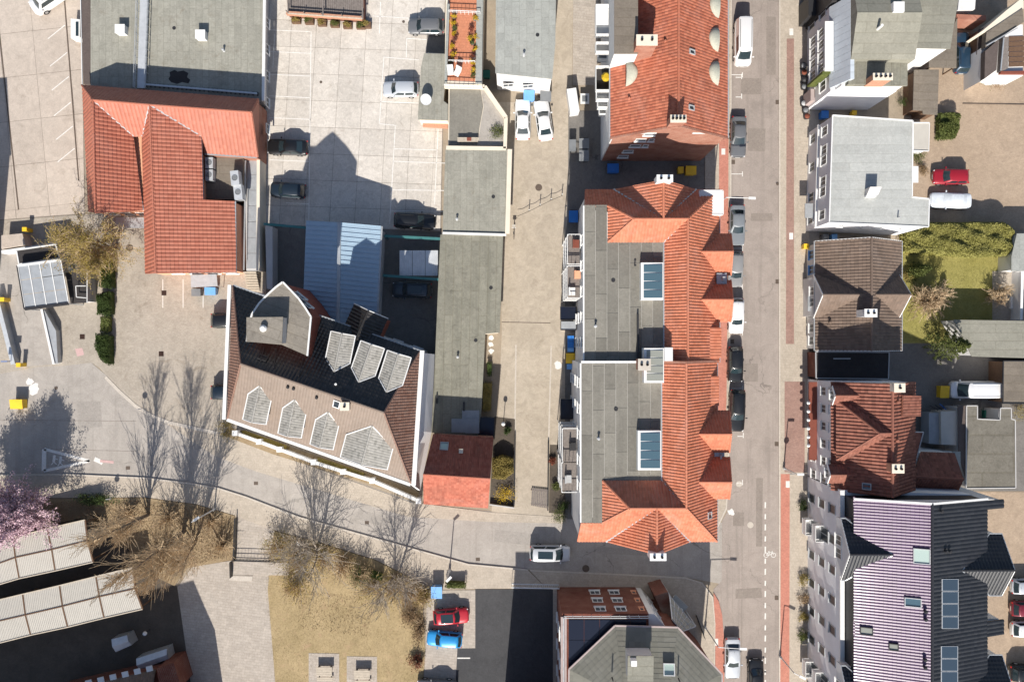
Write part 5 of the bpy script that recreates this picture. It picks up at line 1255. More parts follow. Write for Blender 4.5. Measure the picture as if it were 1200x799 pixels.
# narrow house with pale mansard
zm, zt = 6.8, 9.8
Xm_ = W('E7', 380, 300, zt).x; Ysou = W('E7', 300, 735, 0).y; Ytop = W('E7', 300, 80, zm).y
mh = thing('mansard_house', 'narrow house with pale blue mansard, grey roof and bright white end wall', 'house', (Xw + 4, (Ysou + Ytop) / 2, 0))
Xe_ = W('E7', 808, 200, zt).x; Xs_ = W('E7', 757, 560, 8.6).x; Ysp = W('E7', 500, 400, zt).y; Ynn = Ytop + 9
walls(mh, [(Xw, Ysou), (Xs_ - .2, Ysou), (Xs_ - .2, Ynn), (Xm_, Ynn), (Xm_, Ytop + .6), (Xw, Ytop + .6)], 0, zm, 'stucco_bright')
# mansard: sheets
mb = MB(); n = 12
for i in range(n):
    y0 = Ysou + .3 + (Ytop + .2 - Ysou) * i / n; y1 = Ysou + .3 + (Ytop + .2 - Ysou) * (i + 1) / n - .03
    mb = MB().add([(Xw - .15, y0, zm), (Xw - .15, y1, zm), (Xm_, y1, zt), (Xm_, y0, zt), (Xw + .3, y0, zm), (Xw + .3, y1, zm), (Xm_ + .4, y1, zt), (Xm_ + .4, y0, zt)], [[0, 3, 2, 1], [4, 5, 6, 7], [0, 1, 5, 4], [1, 2, 6, 5], [2, 3, 7, 6], [3, 0, 4, 7]])
    mb.build('mansard_sheet', 'sheet_blue', mh)
MB().prism([(Xw + .45, Ysou + .05), (Xs_ - .25, Ysou + .05), (Xs_ - .25, Ynn - .1), (Xm_ + .3, Ynn - .1), (Xm_ + .3, Ytop + .5), (Xw + .45, Ytop + .5)], zm + .002, 8.5).build('upper_wall', 'stucco_white', mh)
MB().prism([(Xm_, Ysou - .05), (Xs_, Ysou - .05), (Xs_, Ysp), (Xm_, Ysp)], 8.502, [9.3, 8.75, 8.75, 9.3]).build('flat_roof', 'felt_olive', mh)
Yrd = W('E7', 500, 85, 11.4).y
MB().prism([(Xm_ + .02, Ysp + .01), (Xe_, Ysp + .01), (Xe_, Yrd), (Xm_ + .02, Yrd)], 8.502, [9.9, 9.9, 11.4, 11.4]).build('main_roof', 'felt_olive_x', mh)
MB().prism([(Xm_ + .02, Yrd + .01), (Xe_, Yrd + .01), (Xe_, Yrd + 5.5), (Xm_ + .02, Yrd + 5.5)], 8.502, [11.39, 11.39, 9.6, 9.6]).build('rear_roof', 'felt_olive_x', mh)
c = W('E7', 595, 515, 10.8); chimney(mh, (c.x, c.y), .95, .3, 8.6, 10.8, 'brick_step', 4, 'stucco_cream')
c = W('E7', 590, 172, 11.8); MB().tube((c.x, c.y, 10.6), (c.x, c.y, 11.9), .14).build('flue_pipe', 'trim_white', mh)
c = W('E7', 712, 40, 11.9); MB().box(c.x - .55, c.x + .55, c.y - .5, c.y + .5, 10.4, 11.7).build('roof_hatch', 'trim_white', mh)
for z in (1.7, 4.8):
    for k in range(5): window(mh, (Xw, Ysou + 1.2 + k * 2.0, z), (-1, 0, 0), 1.15, 1.6)
# projecting white bay with glazing
by0, by1 = W('E7', 150, 560, 3).y, W('E7', 150, 260, 3).y
by = MB().box(Xw - .75, Xw - .002, by0, by1, 2.6, 7.4).build('bay', 'stucco_white', mh)
for z in (4.0, 6.3):
    for k in range(4): window(mh, (Xw - .75, by0 + (by1 - by0) * (k + .5) / 4, z), (-1, 0, 0), .95, 1.5)
MB().box(Xw - .95, Xw - .002, by0 - .25, by0 - .002, 2.6, 7.0).build('bay_stripe', 'leaf_green', mh)
MB().box(Xw - .9, Xw - .002, by0 - .1, by1 + .1, 7.402, 7.55).build('bay_roof', 'trim_white', mh)
MB().box(Xw - .5, Xw - .003, Ysou + .3, Ysou + 1.6, 0, 2.5).build('entrance_porch', 'stucco_pink', mh)
wr = flat_block('rear_wing', 'grey felt roofed rear wing beyond the mansard house', 'house', 'E7', 8.2, [(818, -60), (1112, -60), (1068, 200), (1048, 328), (812, 322)], 'felt_olive_x', 'stucco_white')
cpt = thing('carport', 'flat olive carport roof over a dark blue car behind the mansard house', 'carport', W('E7', 1000, 400, 0))
MB().prism(XY('E7', 2.7, [(905, 395), (985, 330), (1062, 200), (1096, 110), (1088, 456), (905, 452)]), 2.58, 2.7).build('roof', 'felt_brown', cpt)
for x, y in ((915, 448), (1080, 448), (1088, 140), (1000, 330)): p = W('E7', x, y, 2.58); MB().bar((p.x, p.y, 0), (p.x, p.y, 2.58), .12, .12).build('post', 'wood_brown', cpt)
MB().prism(XY('E7', 1.2, [(790, 330), (975, 335), (915, 395), (770, 460), (765, 400)]), 0, 1.2).build('stair_wall', 'stucco_white', mh)
flat_block('shed', 'dark grey corrugated shed roof beside the brown yard', 'shed', 'E7', 2.6, [(806, 468), (972, 466), (962, 768), (866, 764), (862, 740), (798, 738)], 'felt_brown', 'wood_brown')
wb = flat_block('outbuilding', 'low outbuilding with pale roof panel next to the leafy bush', 'shed', 'A4', 2.5, [(712, 540), (783, 540), (780, 665), (712, 662)], 'sheet_white', 'stucco_white', edge='trim_white', ew=.08)
# ------------------------------------------------------------------ white flat-roofed house
zt = 7.0
wh = thing('white_flat_house', 'white house with pale flat roof and one dark roof hatch shadow', 'house', W('E8', 400, 380, 0))
rp = [(190, 72), (632, 102), (628, 522), (722, 532), (718, 686), (172, 662)]
walls(wh, shrink(XY('E8', zt, rp), .06), 0, zt - .12, 'stucco_bright')
MB().prism(XY('E8', zt, rp), zt - .118, zt).build('roof', 'felt_white', wh)
mb = MB(); q = XY('E8', zt, rp)
for i in range(6): mb.bar((*q[i], zt + .03), (*q[(i + 1) % 6], zt + .03), .12, .12)
mb.build('roof_edge', 'trim_white', wh)
qa, qb = q[5], q[0]; d = Vector((qb[0] - qa[0], qb[1] - qa[1], 0)); nn = Vector((-d.y, d.x, 0)).normalized(); nn = nn if nn.x < 0 else -nn
for z in (1.8, 5.1):
    for t in (.1, .32, .42, .62, .72, .9):
        if z < 3 and t in (.42, .72): continue
        window(wh, (qa[0] + d.x * t + .07 + nn.x * .05, qa[1] + d.y * t + nn.y * .05, z), nn, 1.05, 1.45)
MB().bar((qa[0] - .02, qa[1], 3.25), (qb[0] - .02, qb[1], 3.25), .22, .18).build('cornice', 'trim_white', wh)
MB().box(qa[0] - .9, qa[0] + .03, qa[1] + 1.2, qa[1] + 2.8, 2.4, 2.55).build('entrance_canopy', 'zinc', wh); door(wh, (qa[0] + .06, qa[1] + 2.0, 0), nn, 1.0, 2.1, 'wood_brown')
c = W('E8', 440, 480, zt + 1.7); hd = MB().prism([(c.x - .6, c.y - .35), (c.x + .6, c.y - .35), (c.x + .6, c.y + .35), (c.x - .6, c.y + .35)], zt, [zt + .5, zt + .5, zt + 1.3, zt + 1.3]).build('roof_hatch', 'stucco_grey', wh)
MB().box(c.x - .65, c.x + .4, c.y - .55, c.y - .36, zt, zt + .5).build('hatch_step', 'trim_white', hd)
c = W('E8', 565, 630, zt + .6); MB().tube((c.x, c.y, zt), (c.x, c.y, zt + .6), .07).build('vent_pipe', 'trim_grey', wh)
for k in range(4): p = Vector(q[5] + (0,)).lerp(Vector(q[4] + (0,)), .2 + k * .2); window(wh, (p.x, p.y + .07, 5.0), (-.04, -1, 0), .6, .9)
for z in (1.8, 5): 
    for k in range(3): window(wh, (q[1][0] - .05, q[1][1] - 2 - k * 2.2, z), (1, 0, 0), 1.1, 1.3)
for x0, y0, x1, y1, z in ((628, 352, 664, 442, 2.3),):
    MB().prism(XY('E8', z, [(x0, y0), (x1, y0), (x1, y1), (x0, y1)]), 2.2, z).build('door_canopy', 'trim_white', wh)
# ------------------------------------------------------------------ brown tiled house with cross gables
ze, zr = 3.6, 6.8
f1 = lambda x, y, z: W('F1', x, y, z)
Xa, Xb = f1(90, 300, ze).x, f1(540, 300, ze).x; Xm_ = (Xa + Xb) / 2; Yn_, Ys_ = f1(200, 56, ze).y, f1(200, 625, ze).y
bt = thing('brown_tiled_house', 'brown tiled house with two facing cross gables and a white chimney', 'house', (Xm_, (Yn_ + Ys_) / 2, 0))
V3 = lambda *a: Vector(a)
fw_, fe_ = [V3(Xa, Ys_, ze), V3(Xa, Yn_, ze), V3(Xm_, Yn_, zr), V3(Xm_, Ys_, zr)], [V3(Xb, Ys_, ze), V3(Xm_, Ys_, zr), V3(Xm_, Yn_, zr), V3(Xb, Yn_, ze)]
rr = roof(bt, [fw_, fe_], 'tile_brown', cw=.34, rh=.40, amp=.05, step=.045); caps(rr, [((Xm_, Ys_, zr), (Xm_, Yn_, zr))], 'tile_brown', .13)
line_bars(rr, 'verge', [((Xa, y, ze - .02), (Xm_, y, zr - .02)) for y in (Yn_, Ys_)] + [((Xb, y, ze - .02), (Xm_, y, zr - .02)) for y in (Yn_, Ys_)], 'trim_white', .08, .14)
line_bars(rr, 'gutter', [((Xa - .07, Ys_, ze - .08), (Xa - .07, Yn_, ze - .08)), ((Xb + .07, Ys_, ze - .08), (Xb + .07, Yn_, ze - .08))], 'zinc', .12, .1)
walls(bt, [(Xa + .35, Ys_ + .2), (Xb - .35, Ys_ + .2), (Xb - .35, Yn_ - .2), (Xa + .35, Yn_ - .2)], 0, ze - .2, 'stucco_white')
mb = MB()
for y, s_ in ((Yn_ - .2, -1), (Ys_ + .2, 1)): gable_wall(mb, (Xa + .35, y, ze - .2), (Xb - .35, y, ze - .2), (Xm_, y, zr - .25), .25, (0, s_, 0))
mb.build('gable', 'stucco_white', bt)
sl = (zr - ze) / (Xm_ - Xa); zd = zr - .35; yy = f1(250, 335, zd).y
gable_dormer(bt, (Xm_ - .35 / sl, yy, zd), (f1(140, 335, zd).x, yy, zd), 2.35, 2.6, 2.6 / sl, 0, 'tile_brown', 'stucco_white', over=.2, capmat='tile_brown', win=(2, 1.0, 1.2, -.8), cw=.34, rh=.40)
gable_dormer(bt, (Xm_ + .35 / sl, yy, zd), (f1(580, 335, zd).x, yy, zd), 2.35, 2.6, 2.6 / sl, 0, 'tile_brown', 'stucco_white', over=.2, capmat='tile_brown', win=(2, 1.0, 1.2, -.8), cw=.34, rh=.40)
c = f1(378, 430, 8.0); chimney(bt, (c.x, c.y), .62, .38, 5.6, 8.0, 'stucco_white', 2, 'trim_white')
for k in (1.3, 3.0, 9.6, 11.0): window(bt, (Xa + .35, Yn_ - k, 1.7), (-1, 0, 0), 1.0, 1.3, 'plastic_lightblue' if k < 4 else 'trim_white')
MB().box(Xa - .35, Xa + .348, yy - 1.6, yy + .1, 2.2, 2.35).build('entrance_canopy', 'zinc', bt); door(bt, (Xa + .15, yy - .8, 0), (-1, 0, 0), 1.0, 2.1, 'wood_brown')
p = f1(173, 478, 5); MB().lathe((p.x, p.y, on_plane('F1', 173, 478, fw_).z - .1), [(.1, 0), (.1, .4), (.17, .4), (.1, .5)], 8).build('vent_pipe', 'tile_brown', bt)
# black flat roof between the houses
bf = flat_block('black_flat_roof', 'black felt flat roof in the gap below the brown tiled house', 'extension', 'F1', 3.1, [(92, 632), (474, 634), (470, 772), (94, 768)], 'felt_black', 'brick_dark', edge='trim_grey', ew=.1)
MB().prism(XY('F1', 3.3, [(188, 664), (276, 664), (276, 670), (188, 670)]), 3.1, 3.2).build('roof_bar', 'zinc', bf)
# ------------------------------------------------------------------ old red tiled corner shop
ze, zr = 8.0, 12.0
f2 = lambda x, y, z: W('F2', x, y, z)
Xa, Xb = f2(172, 300, ze).x, f2(610, 300, ze).x; Xm_ = f2(493, 300, zr).x; Yn_, Ys_ = f2(300, 76, ze).y, f2(300, 640, ze).y
rs = thing('red_corner_house', 'old red tiled house with a white front, beside the purple roofed block', 'house', (Xm_, (Yn_ + Ys_) / 2, 0))
fw_, fe_ = [V3(Xa, Ys_, ze), V3(Xa, Yn_, ze), V3(Xm_, Yn_, zr), V3(Xm_, Ys_, zr)], [V3(Xb, Ys_, ze), V3(Xm_, Ys_, zr), V3(Xm_, Yn_, zr), V3(Xb, Yn_, ze)]
rr = roof(rs, [fw_, fe_], 'tile_red_old', cw=.36, rh=.36, amp=.085, step=.03); caps(rr, [((Xm_, Ys_, zr), (Xm_, Yn_, zr))], 'tile_red_old', .14)
Xf = 346.0 * CAMH / FPX
walls(rs, [(Xf, Ys_ + .1), (Xb - .3, Ys_ + .1), (Xb - .3, Yn_ - .1), (Xf, Yn_ - .1)], 0, ze - .15, 'stucco_bright')
mb = MB()
for y, s_ in ((Yn_ - .1, -1), (Ys_ + .1, 1)): gable_wall(mb, (Xf + .1, y, ze - .15), (Xb - .3, y, ze - .15), (Xm_, y, zr - .25), .3, (0, s_, 0))
mb.build('gable', 'stucco_white', rs)
sl = (zr - ze) / (Xm_ - Xa); yy = f2(300, 345, zr).y
gable_dormer(rs, (Xm_ - .1, yy, zr + .05), (f2(195, 345, ze).x, yy, zr + .1), 3.1, 3.0, 3.0 / sl, 6.0, 'tile_red_old', 'stucco_bright', over=.35, hip=3.1, capmat='tile_red_old', cw=.36, amp=.085)
for (ax, ay), bx in (((318, 150), 205), ((300, 562), 180)):
    p = on_plane('F2', ax, ay, fw_); gable_dormer(rs, p, (f2(bx, ay, p.z).x, p.y, p.z), .95, .75, .75 / sl, 7.5, 'tile_red_old', 'stucco_grey', over=.2, win=(1, .9, .9, -.4), cw=.34)
for z in (2.0, 4.9, 7.0):
    for k in range(6): window(rs, (Xf, Yn_ - 1.2 - k * 1.9, z), (-1, 0, 0), .95, 1.25)
MB().box(Xf - .9, Xf - .002, Ys_ + 2.4, Yn_ - .3, 2.7, 2.95).build('shop_canopy', 'trim_rust', rs)
for k in range(6): 
    lp_ = MB().lathe((Xf - 1.05, Yn_ - 2.6 - k * .95, 3.05), [(.02, 0), (.2, .08), (.2, .14), (.05, .26)], 10); lp_.build('shop_lamp', 'trim_white', rs)
p = on_plane('F2', 360, 620, fw_); roof_window(rs, p + pnormal(fw_) * .05, pnormal(fw_), .7, .9, 'trim_grey', 'glass_blue')
for x, y in ((332, 345), (517, 180), (512, 380)):
    f = fw_ if x < 490 else fe_; p = on_plane('F2', x, y, f); MB().lathe(p - Vector((0, 0, .15)), [(.15, 0), (.15, .45), (.22, .45), (.12, .6)], 8).build('vent_pipe', 'tile_red_old', rs)
c = f2(528, 108, 12.8); chimney(rs, (c.x, c.y), .5, .4, 10.3, 12.8, 'stucco_cream', 1, 'stucco_cream')
c = f2(520, 528, 12.9); chimney(rs, (c.x, c.y), .55, .4, 10.2, 12.9, 'brick_step', 2, 'stucco_cream')
# shed dormer and rear wings
z0, z1 = 9.6, 10.9; w = MB().prism(XY('F2', z0, [(560, 152), (636, 152), (636, 252), (560, 252)]), 5, z0 - .12).build('rear_dormer', 'stucco_grey', rs)
roof(w, [[f2(548, 146, z1), f2(640, 150, z0), f2(638, 256, z0), f2(545, 256, z1)]], 'tile_red_old', 'dormer_roof', cw=.3)
fA, fB = [f2(640, 440, 5.4), f2(815, 447, 5.4), f2(862, 583, 7.4), f2(600, 570, 7.4)], [f2(600, 570, 7.4), f2(862, 583, 7.4), f2(826, 668, 5.4), f2(520, 645, 5.4)]
wg = walls(rs, XY('F2', 5.4, [(560, 445), (812, 452), (822, 660), (530, 640)]), 0, 5.2, 'stucco_white', 'rear_wing')
roof(wg, [fA, fB], 'tile_red_old', 'wing_roof', cw=.3); caps(wg, [(fA[2], fA[3])], 'tile_red_old')
fC = [f2(566, 337, 8.6), f2(652, 338, 7.4), f2(592, 566, 7.2), f2(520, 530, 8.9)]
roof(rs, [fC], 'tile_red_old', 'link_roof', cw=.3); line_bars(rs, 'link_verge', [(fC[0], fC[1]), (fC[1], fC[2])], 'trim_grey', .1, .16)
MB().prism(XY('F2', 7.2, [(572, 345), (640, 345), (588, 555), (530, 525)]), 0, 7.1).build('link_wall', 'stucco_white', rs)
flat_block('rear_extension', 'pale narrow flat extension at the side of the dark rear wing', 'extension', 'F2', 4.2, [(805, 440), (846, 440), (848, 575), (830, 575)], 'felt_palegrey', 'stucco_white')
# ------------------------------------------------------------------ purple roofed apartment block
zw, ze, zr = 9.2, 11.8, 14.2
f3 = lambda x, y, z: W('F3', x, y, z)
Xf = 346.0 * CAMH / FPX; Xa, Xm_, Xb = f3(210, 400, ze).x, f3(505, 400, zr).x, f3(712, 400, ze).x
Yn_ = f3(300, 110, ze).y; Ys_ = Yn_ - 34; Ynf = f3(60, 35, 1).y
pb = thing('purple_roof_block', 'apartment block with glossy purple tiles, dark rear slope, solar panels and white front', 'apartment block', (Xm_, Yn_ - 12, 0))
YnW = f3(165, 95, ze).y
fw_, fe_ = [V3(Xa, Ys_, ze), V3(Xa, Yn_, ze), V3(Xm_, Yn_ - .1, zr), V3(Xm_, Ys_, zr)], [V3(Xb, Ys_, ze), V3(Xm_, Ys_, zr), V3(Xm_, Yn_ - .1, zr), V3(Xb, Yn_, ze)]
r1 = roof(pb, [fw_], 'tile_purple_lit', cw=.30, rh=.40, amp=.045, step=.03); r2 = roof(pb, [fe_], 'tile_purple_dim', cw=.40, rh=.44, amp=.06, step=.03)  # same glazed tile: front coloured brighter for its sun sheen, rear darker
caps(r2, [((Xm_, Ys_, zr), (Xm_, Yn_, zr))], 'tile_purple_dim', .15)
line_bars(r2, 'verge', [((Xa, Yn_, ze), (Xm_, Yn_, zr)), ((Xb, Yn_, ze), (Xm_, Yn_, zr))], 'trim_white', .2, .25)
walls(pb, [(Xf, Ys_), (Xb - .1, Ys_), (Xb - .1, Yn_ - .1), (Xf, Yn_ + .4)], 0, zw, 'stucco_bright')
MB().prism([(Xa + .15, Ys_), (Xb - .12, Ys_), (Xb - .12, Yn_ - .15), (Xa + .15, Yn_ - .15)], zw + .002, ze - .15).build('attic_wall', 'trim_dark', pb)  # dark coat puts the shade of the terrace recess into the wall colour
mb = MB(); gable_wall(mb, (Xa + .15, Yn_ - .12, ze - .15), (Xb - .12, Yn_ - .12, ze - .15), (Xm_, Yn_ - .12, zr - .2), .3, (0, -1, 0)); mb.build('gable', 'stucco_white', pb)
MB().box(Xf + .3, Xa + .14, Ys_, Yn_ + .2, zw + .001, zw + .06).build('roof_terrace', 'felt_black', pb)  # floor blackened too, for the shade of the recess
line_bars(pb, 'parapet', [((Xf + .1, Ys_, zw + .12), (Xf + .1, Yn_ + .4, zw + .12))], 'trim_white', .45, .26)
# tongues of roof that run out over front and rear walls
for y0, y1 in ((560, 612), (97, 132)):
    a = f3(165, y0, ze - .7).y; c = f3(165, y1, ze - .7).y; dx = Xa - Xf
    k = (zr - ze) / (Xm_ - Xa)
    roof(pb, [[V3(Xf + .2, c, ze - dx * k + .1), V3(Xf + .2, a, ze - dx * k + .1), V3(Xa + .1, a, ze + .06), V3(Xa + .1, c, ze + .06)]], 'tile_purple_lit', 'roof_tongue', cw=.30, rh=.40, amp=.05)
for y0, y1 in ((572, 628), (117, 150)):
    a = f3(740, y0, ze).y; c = f3(740, y1, ze).y; X2 = f3(776, 600, ze - .6).x; k = (zr - ze) / (Xb - Xm_)
    roof(pb, [[V3(X2, c, ze - (X2 - Xb) * k + .03), V3(X2, a, ze - (X2 - Xb) * k + .03), V3(Xb - .1, a, ze + .06), V3(Xb - .1, c, ze + .06)]], 'tile_purple_dim', 'roof_tongue', cw=.40, rh=.44, amp=.06)
    MB().box(Xb - .098, X2 - .2, c + .1, a - .1, 0, 10.6).build('stair_bay', 'stucco_white', pb)
kW, kE = (zr - ze) / (Xm_ - Xa), (zr - ze) / (Xb - Xm_)
for ry in (320, 888):
    p = on_plane('F3', 358, ry, fw_); gable_dormer(pb, p, (f3(203, ry, p.z).x, p.y, p.z), 3.15, 2.1, 1.4 / kW, 9.3, 'tile_purple_dim', 'stucco_white', over=.2, capmat='tile_purple_dim', win=(2, 1.1, 1.4, -.9), cw=.34, rh=.40, edge='zinc')
for ry in (379, 846):
    p = on_plane('F3', 616, ry, fe_); gable_dormer(pb, p, (f3(808, ry, p.z).x, p.y, p.z), 3.15, 2.1, 1.4 / kE, 0, 'tile_purple_dim', 'stucco_white', over=.2, capmat='tile_purple_dim', win=(2, 1.1, 1.4, -.9), cw=.34, rh=.40, edge='zinc')
for x, y, w, h, pn, fr in ((465, 325, 1.5, 1.5, 'glass_milky', 'trim_grey'), (432, 498, .9, 1.5, 'glass_blue', 'trim_grey'), (360, 665, .7, .9, 'glass_grey', 'trim_dark'), (258, 605, .8, 1.2, 'glass_grey', 'trim_dark')):
    p = on_plane('F3', x, y, fw_); roof_window(pb, p + pnormal(fw_) * .09, pnormal(fw_), w, h, fr, pn)
for x, y in ((475, 530), (475, 560), (473, 710), (473, 740), (535, 155), (552, 305), (566, 305)):
    f = fw_ if x < 505 else fe_; p = on_plane('F3', x, y, f); MB().lathe(p - Vector((0, 0, .1)), [(.11, 0), (.11, .45), (.2, .45), (.12, .6)], 8).build('vent_pipe', 'trim_dark', pb)
nE = pnormal(fe_)
for x0, x1, y0, n, yd in ((538, 600, 409, 4, 47), (535, 598, 661, 5, 47.5)):
    for i in range(n):
        qs = [on_plane('F3', x, y, fe_) + nE * .12 for x, y in ((x0, y0 + i * yd + 1), (x1, y0 + i * yd + 1), (x1, y0 + (i + 1) * yd - 1), (x0, y0 + (i + 1) * yd - 1))]
        fr = MB().add(qs + [q - nE * .06 for q in qs], [[3, 2, 1, 0], [4, 5, 6, 7], [0, 1, 5, 4], [1, 2, 6, 5], [2, 3, 7, 6], [3, 0, 4, 7]]).build('solar_panel', 'galvanised', pb)
        c_ = sum(qs, Vector()) / 4; qi = [c_ + (q - c_) * .93 + nE * .01 for q in qs]
        MB().add(qi + [q - nE * .008 for q in qi], [[3, 2, 1, 0], [4, 5, 6, 7], [0, 1, 5, 4], [1, 2, 6, 5], [2, 3, 7, 6], [3, 0, 4, 7]]).build('solar_cells', 'solar_cell', fr)
for k in range(10):
    py = 583 + k * 33; Y = (399.5 - py) * (CAMH - 1.2) / FPX
    for z in (1.5, 4.4, 7.2):
        if k in (1, 6) and z < 6: continue
        window(pb, (Xf, Y, z), (-1, 0, 0), 1.0, 1.6, 'trim_grey', mull=0)
    if k in (1, 6):
        for z in (.9, 3.8):
            bo = MB().box(Xf - .95, Xf - .002, Y - .9, Y + .9, z, z + .15).build('balcony', 'stucco_white', pb); mb = MB()
            for a, c in (((Xf - .92, Y - .88), (Xf - .92, Y + .88)), ((Xf - .92, Y - .88), (Xf - .03, Y - .88)), ((Xf - .92, Y + .88), (Xf - .03, Y + .88))):
                mb.bar((*a, z + 1.1), (*c, z + 1.1), .06, .06); mb.bar((*a, z + .62), (*c, z + .62), .03, .8)
            mb.build('railing', 'trim_white', bo); window(pb, (Xf, Y, z + 1.3), (-1, 0, 0), 1.6, 2.1, 'trim_grey')
for k in range(9):
    for z in (1.6, 4.4, 7.2): window(pb, (Xb - .1, Yn_ - 2.6 - k * 3.2, z), (1, 0, 0), 1.1, 1.4) if k not in (2, 3, 5) else None
for x, y in ((85, 40), (155, 90)): pass
# ------------------------------------------------------------------ house at the corner with the slate roof
zb = 9.0
e6 = lambda x, y, z: W('E6', x, y, z)
ch = thing('corner_block', 'brick corner building with grey slate hip roof and dark glazed roof terrace', 'building', e6(500, 600, 0))
Xw_, Xe_ = e6(92, 400, zb).x, e6(604, 400, zb).x; Yt = e6(300, 396, zb).y; Ybt = Yt - 22
walls(ch, [(Xw_, Ybt), (Xe_, Ybt), (Xe_, Yt), (Xw_, Yt)], 0, zb, 'brick_dark')
for z in (2.2, 4.9, 7.7):
    for fx in (.46, .70): window(ch, (Xw_ + (Xe_ - Xw_) * fx, Yt, z), (0, 1, 0), 1.15, 1.2, 'trim_white')
    window(ch, (Xe_ - .5, Yt, z), (0, 1, 0), .5, .9, 'stucco_orange', mull=0)
for k in range(3):
    for z in (2.2, 5.2, 7.7): window(ch, (Xw_, Yt - 3 - k * 3, z), (-1, 0, 0), 1.1, 1.4)
# roof terrace: black solar glass in panels
px0, px1 = e6(132, 500, zb + .2).x, e6(590, 500, zb + .2).x; y1_ = e6(300, 432, zb + .2).y
nx, ny = 5, 4; pw, ph_ = (px1 - px0) / nx, 2.1
for i in range(nx):
    for j in range(ny): MB().box(px0 + i * pw + .02, px0 + (i + 1) * pw - .02, y1_ - (j + 1) * ph_ + .02, y1_ - j * ph_ - .02, zb + .002, zb + .18).build('dark_panel', 'solar_black', ch)
mb = MB()
for a, c in (((Xw_ + .15, Ybt), (Xw_ + .15, Yt - .15)), ((Xw_ + .15, Yt - .15), (Xe_ - .1, Yt - .15))):
    for h in (.35, .9): mb.bar((*a, zb + h), (*c, zb + h), .07, .07)
    L = math.dist(a, c); n = int(L / .9)
    for i in range(n + 1): t = i / n; mb.bar((a[0] + (c[0] - a[0]) * t, a[1] + (c[1] - a[1]) * t, zb), (a[0] + (c[0] - a[0]) * t, a[1] + (c[1] - a[1]) * t, zb + .9), .05, .05)
mb.build('railing', 'trim_grey', ch)
MB().box(Xw_ - .1, Xw_ + .5, Ybt, Yt - .3, zb + .001, zb + .12).build('coping', 'stucco_pink', ch)
# hip roof
zz1, zz2 = 9.7, 11.6
hp_ = [e6(405, 466, zz1), e6(776, 476, zz1), e6(1036, 752, zz1), e6(1040, 1100, zz1), e6(130, 1100, zz1), e6(134, 722, zz1)]
mid = [e6(470, 900, zz2), e6(720, 905, zz2)]
cc = sum(hp_, Vector()) / 6; cc.z = 0
walls(ch, [(p.x + (cc.x - p.x) * .05, p.y + (cc.y - p.y) * .05) for p in hp_], 0, zz1 - .15, 'brick_dark', 'main_wall')
rr = roof(ch, [[hp_[0], hp_[1], mid[1], mid[0]], [hp_[1], hp_[2], mid[1]], [hp_[2], hp_[3], mid[1]], [hp_[4], hp_[5], mid[0]], [hp_[5], hp_[0], mid[0]], [hp_[3], hp_[4], mid[0], mid[1]]], 'tile_slate_grey', cw=.6, rh=.5, amp=.008, step=.018)
line_bars(rr, 'eave_trim', [(hp_[i], hp_[i + 1]) for i in (0, 1, 2)] + [(hp_[4], hp_[5]), (hp_[5], hp_[0])], 'stucco_pink', .16, .14)
q = XY('E6', 12.6, [(486, 650), (628, 650), (626, 790), (484, 788)])
bx_ = MB().prism(q, 9.8, 12.5).build('roof_box', 'stucco_grey', ch); MB().prism(shrink(q, -.1), 12.502, 12.6).build('box_roof', 'felt_olive_x', bx_)
c = e6(518, 690, 13.4); MB().box(c.x - .28, c.x + .28, c.y - .28, c.y + .28, 12.6, 13.4).build('box_chimney', 'trim_white', bx_)
fN_ = [hp_[0], hp_[1], mid[1], mid[0]]
p = on_plane('E6', 720, 718, fN_); roof_window(ch, p + Vector((0, 0, .25)), pnormal(fN_), 1.15, 1.2, 'trim_white', 'glass_milky', depth=.2)
for x, y in ((388, 770), (778, 775)): p = on_plane('E6', x, y, fN_); MB().tube(p, p + Vector((0, 0, .9)), .07).build('vent_pipe', 'trim_dark', ch)
# white stair tower and brick wedge towards the street corner
q = XY('E6', 8.8, [(600, 396), (636, 398), (704, 474), (600, 474)]); MB().prism(q, 0, 8.8).build('stair_tower', 'stucco_white', ch)
a, c = Vector((*q[1], 0)), Vector((*q[2], 0))
n_ = Vector(((c - a).y, -(c - a).x, 0)).normalized(); n_ = -n_ if n_.x < 0 else n_
for z in (3.0, 5.6, 7.9): m_ = a.lerp(c, .5); window(ch, (m_.x, m_.y, z), n_, .8, 1.1)
q = XY('E6', 4.8, [(640, 290), (718, 268), (752, 472), (716, 472)]); MB().prism(q, 0, 4.8).build('brick_wedge', 'brick_dark', ch)
# steel and glass canopy, bar by bar
ss = thing('steel_canopy', 'steel framed glass canopy on the corner of the brick building', 'canopy', e6(800, 400, 0))
A0, A1, B0, B1 = e6(728, 290, 5.0), e6(880, 470, 5.0), e6(742, 430, 7.6), e6(800, 500, 7.6)
for i in range(7):
    t = i / 6; a = A0.lerp(A1, t); c = B0.lerp(B1, t); MB().bar(a, c, .1, .1).build('rafter', 'galvanised', ss)
    if i < 6:
        a2 = A0.lerp(A1, (i + 1) / 6); c2 = B0.lerp(B1, (i + 1) / 6); qs = [a.lerp(a2, .06), a2.lerp(a, .06), c2.lerp(c, .06), c.lerp(c2, .06)]; n_ = pnormal(qs)
        MB().add([p + n_ * .06 for p in qs] + [p + n_ * .04 for p in qs], [[0, 1, 2, 3], [7, 6, 5, 4], [0, 4, 5, 1], [1, 5, 6, 2], [2, 6, 7, 3], [3, 7, 4, 0]]).build('glass_pane', 'glass_grey', ss)
for t in (0, .33, .66, 1):
    MB().bar(A0.lerp(B0, t) + Vector((0, 0, .12)), A1.lerp(B1, t) + Vector((0, 0, .12)), .06, .06).build('purlin', 'galvanised', ss)
